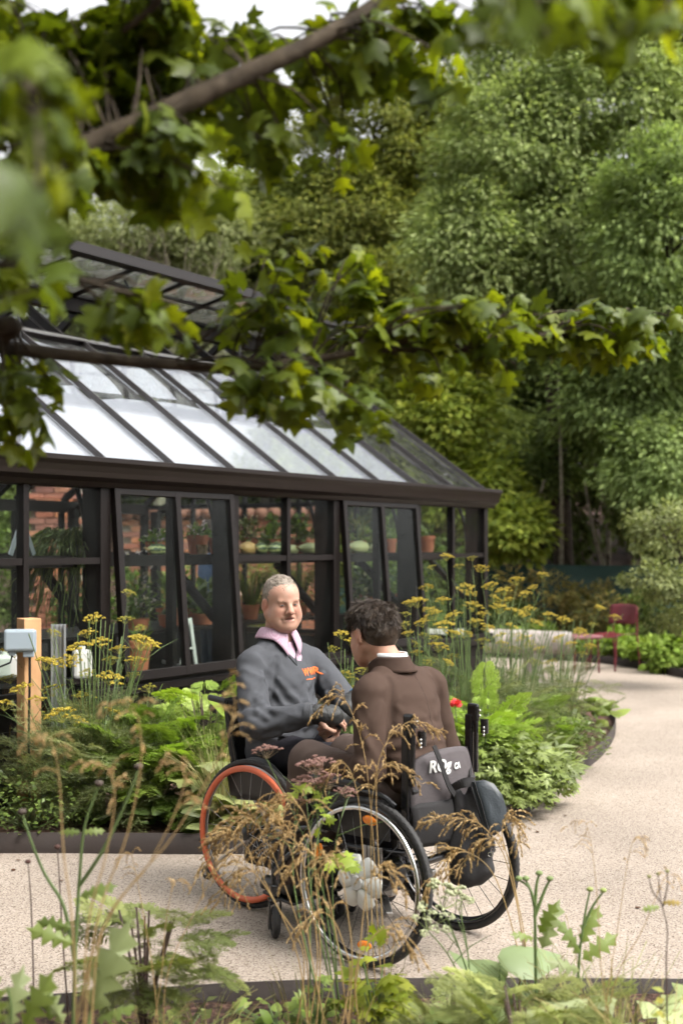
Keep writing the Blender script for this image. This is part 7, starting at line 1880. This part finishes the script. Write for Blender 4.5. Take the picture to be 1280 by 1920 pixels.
# shirt collar rim and jacket
WSH = plain("white cotton", (.72, .73, .74), rough=.8)
nb, nt2 = Vector((-.016, .086, 1.068)), Vector((-.022, .100, 1.124)); na = (nt2 - nb).normalized(); NF = frame(na, (0, 1, 0))
def neck_ring(rx, ry, h, z0, z1, dip):
    def fn(a, b):
        th = R(-90) + (a - .5) * R(270); x, y = math.cos(th), math.sin(th); e = h * (1 - b) ** 1.5
        zz = z0 + (z1 - z0) * b - dip * max(0, y + .1)
        return tuple(nb + Vector((x * (rx + e), y * (ry + e), 0)) + na * zz)
    return fn
patch_obj("shirt_collar", neck_ring(.064, .088, .003, .010, .068, .05), 30, 5, WSH, ym, .004)
SUIT = attr_mat("brown worsted", rough=.85, spec=.12, bump=.15, bscale=500, sheen=.0)
BRN = (.062, .040, .031)
Bj = Body().ell((0, -.015, .68), (.170, .125, .12), k=.05).ell((0, .015, .80), (.172, .125, .14), k=.06).ell((0, .045, .925), (.178, .125, .13), k=.06)
Bj.cap((-.160, .058, 1.008), (.160, .045, 1.010), .058, .058, .05).cap((-.06, .080, 1.034), (.04, .075, 1.034), .058, .058, .05)
Bj.cap(ySL, yEL, .068, .058, .012).cap(yEL, yWL - Vector((.0, .02, 0)), .058, .046, .02).cap(ySR, yER, .068, .058, .012).cap(yER, yWR - Vector((0, .02, 0)), .062, .046, .03)
Bj.ell((-.016, .090, 1.135), (.066, .090, .060), k=.008, sub=True).cap((-.01, .17, 1.12), (-.01, .22, .95), .05, .01, .008, sub=True)
Bj.box((0, .02, .55), (.4, .4, .055), .005, k=.01, sub=True)
v, q = Bj.mesh(.0075)
low = np.clip((.90 - v[:, 2]) / .12, 0, 1)
n_ = vnormals(v, q)
v = fold(v, q, [(.004, (5, 5, 8), 3.0), (.004, (4, 5, 13), 6.0, (0, R(25), 0), 1), (.0016, (26, 26, 40), 3.0)]); back_ = (np.abs(v[:, 0]) < .17) & (v[:, 1] < .05)
v = v + n_ * (back_ * low * .014 * nz(v, (6, 6, 36), 2.0))[:, None]
arm_ = np.abs(v[:, 0]) > .17
v = v + n_ * (arm_ * .004 * nz(v, (12, 12, 17), 7.0))[:, None]; v = relax(v, q, 2, .5)
v = creases(v, q, [((-.11, -.08, .81), (.12, -.09, .79), .005), ((-.12, -.08, .755), (.10, -.10, .74), .007), ((-.04, -.09, .865), (.15, -.06, .84), .004), ((-.14, -.05, .94), (-.03, -.08, .89), .004), ((.14, -.04, .95), (.04, -.08, .89), .004), ((-.10, -.06, .99), (.06, -.07, .96), .002),
    ((-.20, -.02, .96), (-.27, -.03, .87), .005), ((-.25, .06, .93), (-.29, -.03, .82), .005), ((-.29, .02, .86), (-.27, -.06, .77), .005), ((-.31, .0, .75), (-.25, .09, .77), .005), ((-.30, -.03, .69), (-.25, .09, .665), .005), ((-.27, .08, .765), (-.23, .17, .755), .004), ((-.132, .0, 1.05), (-.160, -.035, .88), -.005), ((.132, .0, 1.05), (.160, -.035, .88), -.004)], .017)
def suit_cols(v): return np.tile(BRN, (len(v), 1)) * (1 + .10 * nz(v, (10, 10, 10), 2.))[:, None]
jk = obj("jacket", np_mesh("jacket", v, q, suit_cols(v), mat=SUIT), None, ym)
bv2 = BVHTree.FromPolygons([tuple(p) for p in v], [tuple(int(i) for i in f) for f in q])
SUITP = plain("brown worsted trim", (.056, .036, .028), rough=.88, spec=.12, bump=.15, bscale=500)
patch_obj("jacket_collar", neck_ring(.069, .094, .018, -.006, .054, .05), 30, 6, SUITP, ym, .006)
SEAM = plain("seam thread", (.040, .026, .020), rough=.9)
def seam(fn, n=24):
    ps = []
    for i in range(n + 1):
        o_, d_ = fn(i / n); h_ = bv2.ray_cast(o_, d_)[0]
        if h_: ps.append(h_)
    if len(ps) > 2: MB().tube(ps, .0009, 5, False).build("seam", SEAM, jk)
seam(lambda t: (Vector((.0, -.5, 1.06 - .33 * t)), Vector((0, 1, 0))))
for s in (-1, 1): seam(lambda t, s=s: (Vector((s * (.118 + .028 * math.sin(math.pi * t)), -.5, 1.03 - .24 * t)), Vector((0, 1, 0))))
trousers(ym, 0.0, Vector((-.125, .405, .685)), Vector((.125, .405, .685)), Vector((-.10, .53, .21)), Vector((.10, .53, .21)), .61, (.085, .062, .053), SUIT, .080, .01)
shoes(ym, [((-.10, .53, .165), (0, 1, 0)), ((.10, .53, .165), (0, 1, 0))], SHOE)

# ---- woman inside the greenhouse ------------------------------------------
wpos = gw(*(gt(394, 2.2)[0], 2.2, .07))
wm = thing("person", "dark haired woman in the glasshouse behind the viola pots", "person", wpos, R(-60))
Mw = Matrix.Translation((0, .02, 1.585))
Bw = head_ops(.95).xform(Mw)
Bw.ell((0, 0, 1.20), (.14, .09, .18), k=.05).ell((0, 0, .95), (.15, .10, .15), k=.06).cap((0, -.02, 1.45), (0, -.01, 1.3), .05, .07, .04)
for s in (-1, 1):
    Bw.cap((s * .15, 0, 1.33), (s * .20, .02, 1.07), .04, .035).cap((s * .20, .02, 1.07), (s * .12, .20, 1.02), .035, .025).cap((s * .08, 0, .88), (s * .09, .02, .48), .07, .05).cap((s * .09, .02, .48), (s * .09, 0, .08), .05, .035).cap((s * .09, -.02, .04), (s * .09, .12, .03), .035, .03)
    Bw.ops += hand_ops((s * .12, .20, 1.02), (-s * .3, .9, 0), (0, .1, 1), s, (.4, .5, .4), .9).ops
v, q = Bw.mesh(.007); obj("body", np_mesh("body", v, q, skin_cols(v, Mw, .95, (.48, .28, .20), (.42, .15, .12), (.5, .22, .16)), mat=SKIN), None, wm)
Hw = Body().ell((0, -.015, .045), (.085, .105, .098), k=.02).cap((-.05, -.05, .0), (-.06, -.04, -.16), .045, .03).cap((.05, -.05, .0), (.06, -.04, -.16), .045, .03).cap((0, -.08, .0), (0, -.07, -.18), .05, .04)
Hw.ell((0, .115, -.030), (.090, .075, .105), k=.014, sub=True).xform(Mw); v, q = Hw.mesh(.008); v = fold(v, q, [(.006, (60, 60, 14), 2.)])
obj("hair", np_mesh("hair", v, q, palette([(.03, .018, .012), (.05, .03, .02)], len(v)), mat=HM), None, wm)
Tw = Body().ell((0, 0, 1.22), (.155, .105, .19), k=.05).ell((0, 0, .95), (.165, .115, .16), k=.06).cap((-.13, -.01, 1.36), (.13, -.01, 1.36), .055, .055, .05)
for s in (-1, 1): Tw.cap((s * .15, 0, 1.34), (s * .20, .02, 1.07), .055, .05)
v, q = Tw.mesh(.01); v = fold(v, q, [(.008, (14, 14, 14), 2.)]); obj("top", np_mesh("top", v, q, mat=plain("blue print cotton", (.10, .16, .28), rough=.85, nscale=60, namt=.6)), None, wm)
Tr = Body()
for s in (-1, 1): Tr.cap((s * .08, 0, .88), (s * .09, .02, .48), .082, .065, .04).cap((s * .09, .02, .48), (s * .09, 0, .09), .065, .055, .03)
v, q = Tr.mesh(.01); obj("trousers", np_mesh("trousers", v, q, mat=plain("dark denim", (.02, .025, .04), rough=.85)), None, wm)
# ------------------------------------------------------------------ overhanging maple close to the camera
mb_base = (-2.1, 2.3, 0.05)
mt = thing("maple_tree", "overhanging maple with broad lobed leaves framing the top of the view", "tree", mb_base)
OB = Vector(mb_base)
def wp(px, py, Y): return P(px, py, Y) - OB
MB().tube(spline([(0, 0, -.1), (.05, 0, 1.0), (.0, .05, 1.9), (.1, .05, 2.8), (.15, .1, 3.8)], 5), [.13, .125, .12, .115, .11, .11, .105, .10, .10, .095, .09, .09, .085, .08, .075, .07, .07, .065, .06, .05, .04], 14).build("trunk", M['bark'], mt, True)
main = [
    ([Vector((.02, .02, 1.75)), wp(-60, 345, 2.35), wp(100, 300, 2.4), wp(250, 238, 2.45), wp(400, 166, 2.5), wp(520, 112, 2.55), wp(620, 62, 2.6), wp(715, 0, 2.65), wp(790, -70, 2.7)], .030, .013),
    ([Vector((.02, .02, 1.45)), wp(-80, 630, 2.7), wp(0, 650, 2.8), wp(150, 668, 2.9), wp(300, 682, 2.95), wp(450, 690, 3.0), wp(600, 672, 3.05), wp(720, 655, 3.1), wp(850, 658, 3.2), wp(1000, 640, 3.3), wp(1110, 615, 3.4), wp(1190, 600, 3.5)], .020, .0015),
    ([Vector((.02, .0, 2.0)), wp(-120, 200, 1.6), wp(0, 190, 1.5), wp(70, 230, 1.45)], .016, .004),
    ([Vector((.05, .02, 2.3)), wp(120, -60, 2.4), wp(300, -20, 2.4), wp(230, 60, 2.45)], .016, .005),
    ([Vector((.12, .08, 3.0)), wp(500, -260, 2.0), wp(900, -120, 1.85), wp(1100, -40, 1.8), wp(1260, 0, 1.8)], .016, .004),
    ([Vector((.02, .02, 1.6)), wp(-80, 520, 2.3), wp(60, 500, 2.35), wp(200, 540, 2.4), wp(330, 570, 2.4)], .012, .003)]
bpts = []
for pts, r0, r1 in main:
    ps = spline(pts, 7); n = len(ps)
    MB().tube(ps, [r0 + (r1 - r0) * i / (n - 1) for i in range(n)], 10).build("branch", M['bark'], mt, True)
    bpts.append(ps)
# leaf regions: branch index, centre px/py, half sizes, depth, number of twigs, leaves per twig, leaf length
regions = [(0, 110, 150, 130, 110, 2.75, 19, 9, .105), (0, 320, 130, 140, 110, 2.85, 21, 9, .10), (0, 150, 330, 100, 60, 2.3, 6, 8, .10), (0, 350, 260, 90, 50, 2.4, 6, 8, .095), (0, 60, 60, 90, 60, 2.7, 7, 8, .10), (3, 260, 60, 130, 50, 2.7, 8, 8, .10), (0, 450, 240, 120, 80, 2.85, 13, 7, .095), (0, 620, 130, 90, 70, 2.85, 8, 6, .095), (0, 480, 60, 90, 40, 2.85, 4, 6, .09),
           (0, 790, 110, 110, 90, 2.8, 12, 7, .095), (0, 210, 330, 110, 40, 2.5, 6, 7, .10), (0, 420, 380, 70, 40, 2.5, 3, 5, .095), (0, 660, 295, 50, 45, 2.75, 3, 6, .085),
           (4, 1000, 15, 150, 35, 1.85, 6, 5, .085), (4, 1200, 30, 90, 60, 1.75, 5, 5, .085), (4, 900, 50, 60, 40, 1.9, 2, 5, .085),
           (2, 40, 180, 50, 100, 1.5, 3, 5, .10), (2, 60, 370, 50, 70, 1.45, 2, 5, .11), (0, 30, 300, 60, 90, 2.2, 7, 6, .10),
           (5, 50, 500, 60, 60, 2.3, 6, 7, .10), (5, 290, 590, 90, 40, 2.45, 4, 6, .085), (5, 340, 600, 40, 30, 2.5, 2, 5, .085),
           (1, 520, 560, 100, 100, 3.0, 10, 7, .095), (1, 660, 560, 100, 90, 3.1, 10, 7, .095), (1, 600, 740, 120, 70, 3.0, 11, 7, .09), (1, 780, 610, 120, 80, 3.15, 12, 7, .09), (1, 900, 610, 70, 60, 3.2, 8, 6, .085), (1, 800, 690, 60, 40, 3.15, 4, 5, .085),
           (1, 1090, 620, 90, 45, 3.4, 11, 7, .09), (1, 1205, 620, 60, 45, 3.45, 9, 7, .09), (1, 1000, 620, 60, 40, 3.3, 5, 7, .09), (1, 975, 680, 30, 40, 3.25, 2, 5, .08),
           (1, 40, 720, 60, 50, 2.85, 6, 6, .085), (1, 60, 820, 40, 45, 2.85, 4, 5, .085), (1, 690, 800, 40, 35, 3.05, 3, 5, .085)]
LV, LT = [], MB()
for (bi, cx, cyy, hx, hy, Y, nt_, per, size) in regions:
    for _ in range(nt_):
        a = rng.random() * 6.28; q = rng.random() ** .5
        e = wp(cx + math.cos(a) * q * hx, cyy + math.sin(a) * q * hy, Y + rng.normal() * .10)
        bp_ = bpts[bi]; ni = min(range(len(bp_)), key=lambda q_: (bp_[q_] - e).length); src = bp_[max(0, ni - int(rng.integers(3, 9)))]
        tw = spline([src, src.lerp(e, .5) + Vector((rng.normal() * .02, rng.normal() * .02, .03)), e], 3); m = len(tw)
        LT.tube(tw, [.0028 * (1 - .6 * i / (m - 1)) + .0008 for i in range(m)], 5, False)
        ax = (e - src).normalized() if (e - src).length > .02 else Vector((1, 0, 0))
        for j in range(int(per * 1.25)):
            u = 1 - .55 * rng.random(); base = src.lerp(e, u) if j else e
            out = Vector(rng.normal(size=3)); out.z *= .5; out = (out.normalized() * .9 + ax * .6); out.normalize()
            pet = base + out * (.02 + .03 * rng.random()) + Vector((0, 0, .01))
            LT.tube([base, pet], .0011, 3, False)
            dr = out * .8 + Vector((0, 0, -.30 - .75 * rng.random())); up = Vector((rng.normal() * .55, rng.normal() * .45 + .15, 1.0))
            LV.append((pet, dr, up, size * (.38 + .40 * rng.random()), Y))
LT.build("twigs", M['bark'], mt, True)
MP = [(0.072, 0.115, 0.022), (0.11, 0.16, 0.026), (0.058, 0.092, 0.022), (0.155, 0.205, 0.026), (0.085, 0.13, 0.032)]
lm = []
for i in range(12):
    T = (T_MAPLE, T_MAPLE2)[i % 2]; c = np.array(MP[i % 5]) * (.85 + .3 * rng.random())
    v = T[0].copy(); v[:, 2] += .04 * np.sin(v[:, 0] * 7 + i) * np.abs(v[:, 0]) + .02 * rng.normal(size=len(v)); v[:, 0] *= .9 + .25 * rng.random()
    cc = np.tile(c, (len(v), 1)); cc[-3:] *= 1.25
    lm.append(np_mesh("leaf", v, T[1], cc, smooth=False, mat=M['leaf_glossy']))
order = sorted(range(len(LV)), key=lambda i: -LV[i][3] / (LV[i][0] + OB - Vector((0, 0, CAMH))).length)
rest = []
for k, i in enumerate(order):
    pet, dr, up, s, Y = LV[i]; F = frame(dr, up)
    if k < 295:
        o = obj("leaf", lm[int(rng.integers(12))], None, mt); o.matrix_basis = Matrix.Translation(pet) @ F.to_4x4() @ Matrix.Diagonal((s, s, s, 1))
    else: rest.append(i)
pos = np.array([LV[i][0] for i in rest]); Fr = frames(np.array([LV[i][1] for i in rest]), np.array([LV[i][2] for i in rest])); sc = np.array([LV[i][3] for i in rest])
h = len(rest) // 2
cloud("leaves", [scatter(T_MAPLE[0], T_MAPLE[1], pos[:h], Fr[:h], sc[:h], palette(MP, h, .15)), scatter(T_MAPLE2[0], T_MAPLE2[1], pos[h:], Fr[h:], sc[h:], palette(MP, len(rest) - h, .15))], M['leaf_glossy'], mt, "stuff")

# the rest of the crown, above the picture: it shades the branches that hang into view
n = 5200; a = rng.random(n) * 6.28; q = rng.random(n) ** .5
pos = np.stack([-1.7 + np.cos(a) * q * 1.9, 2.0 + np.sin(a) * q * 1.9, 3.15 + 1.5 * rng.random(n) + .25 * np.sin(a * 3)], 1) - np.array(mb_base)
keep = pos[:, 2] > (1.45 + .56 * (pos[:, 1] + mb_base[1])) - mb_base[2] + .35
pos = pos[keep]; n = len(pos); d = rng.normal(size=(n, 3)); d[:, 2] = -.5
cloud("upper_crown", scatter(T_MAPLE[0], T_MAPLE[1], pos, frames(d, np.tile([0, 0, 1.], (n, 1)) + rng.normal(size=(n, 3)) * .4), .085 + .05 * rng.random(n), palette(MP, n, .15)), M['leaf_glossy'], mt, "stuff")
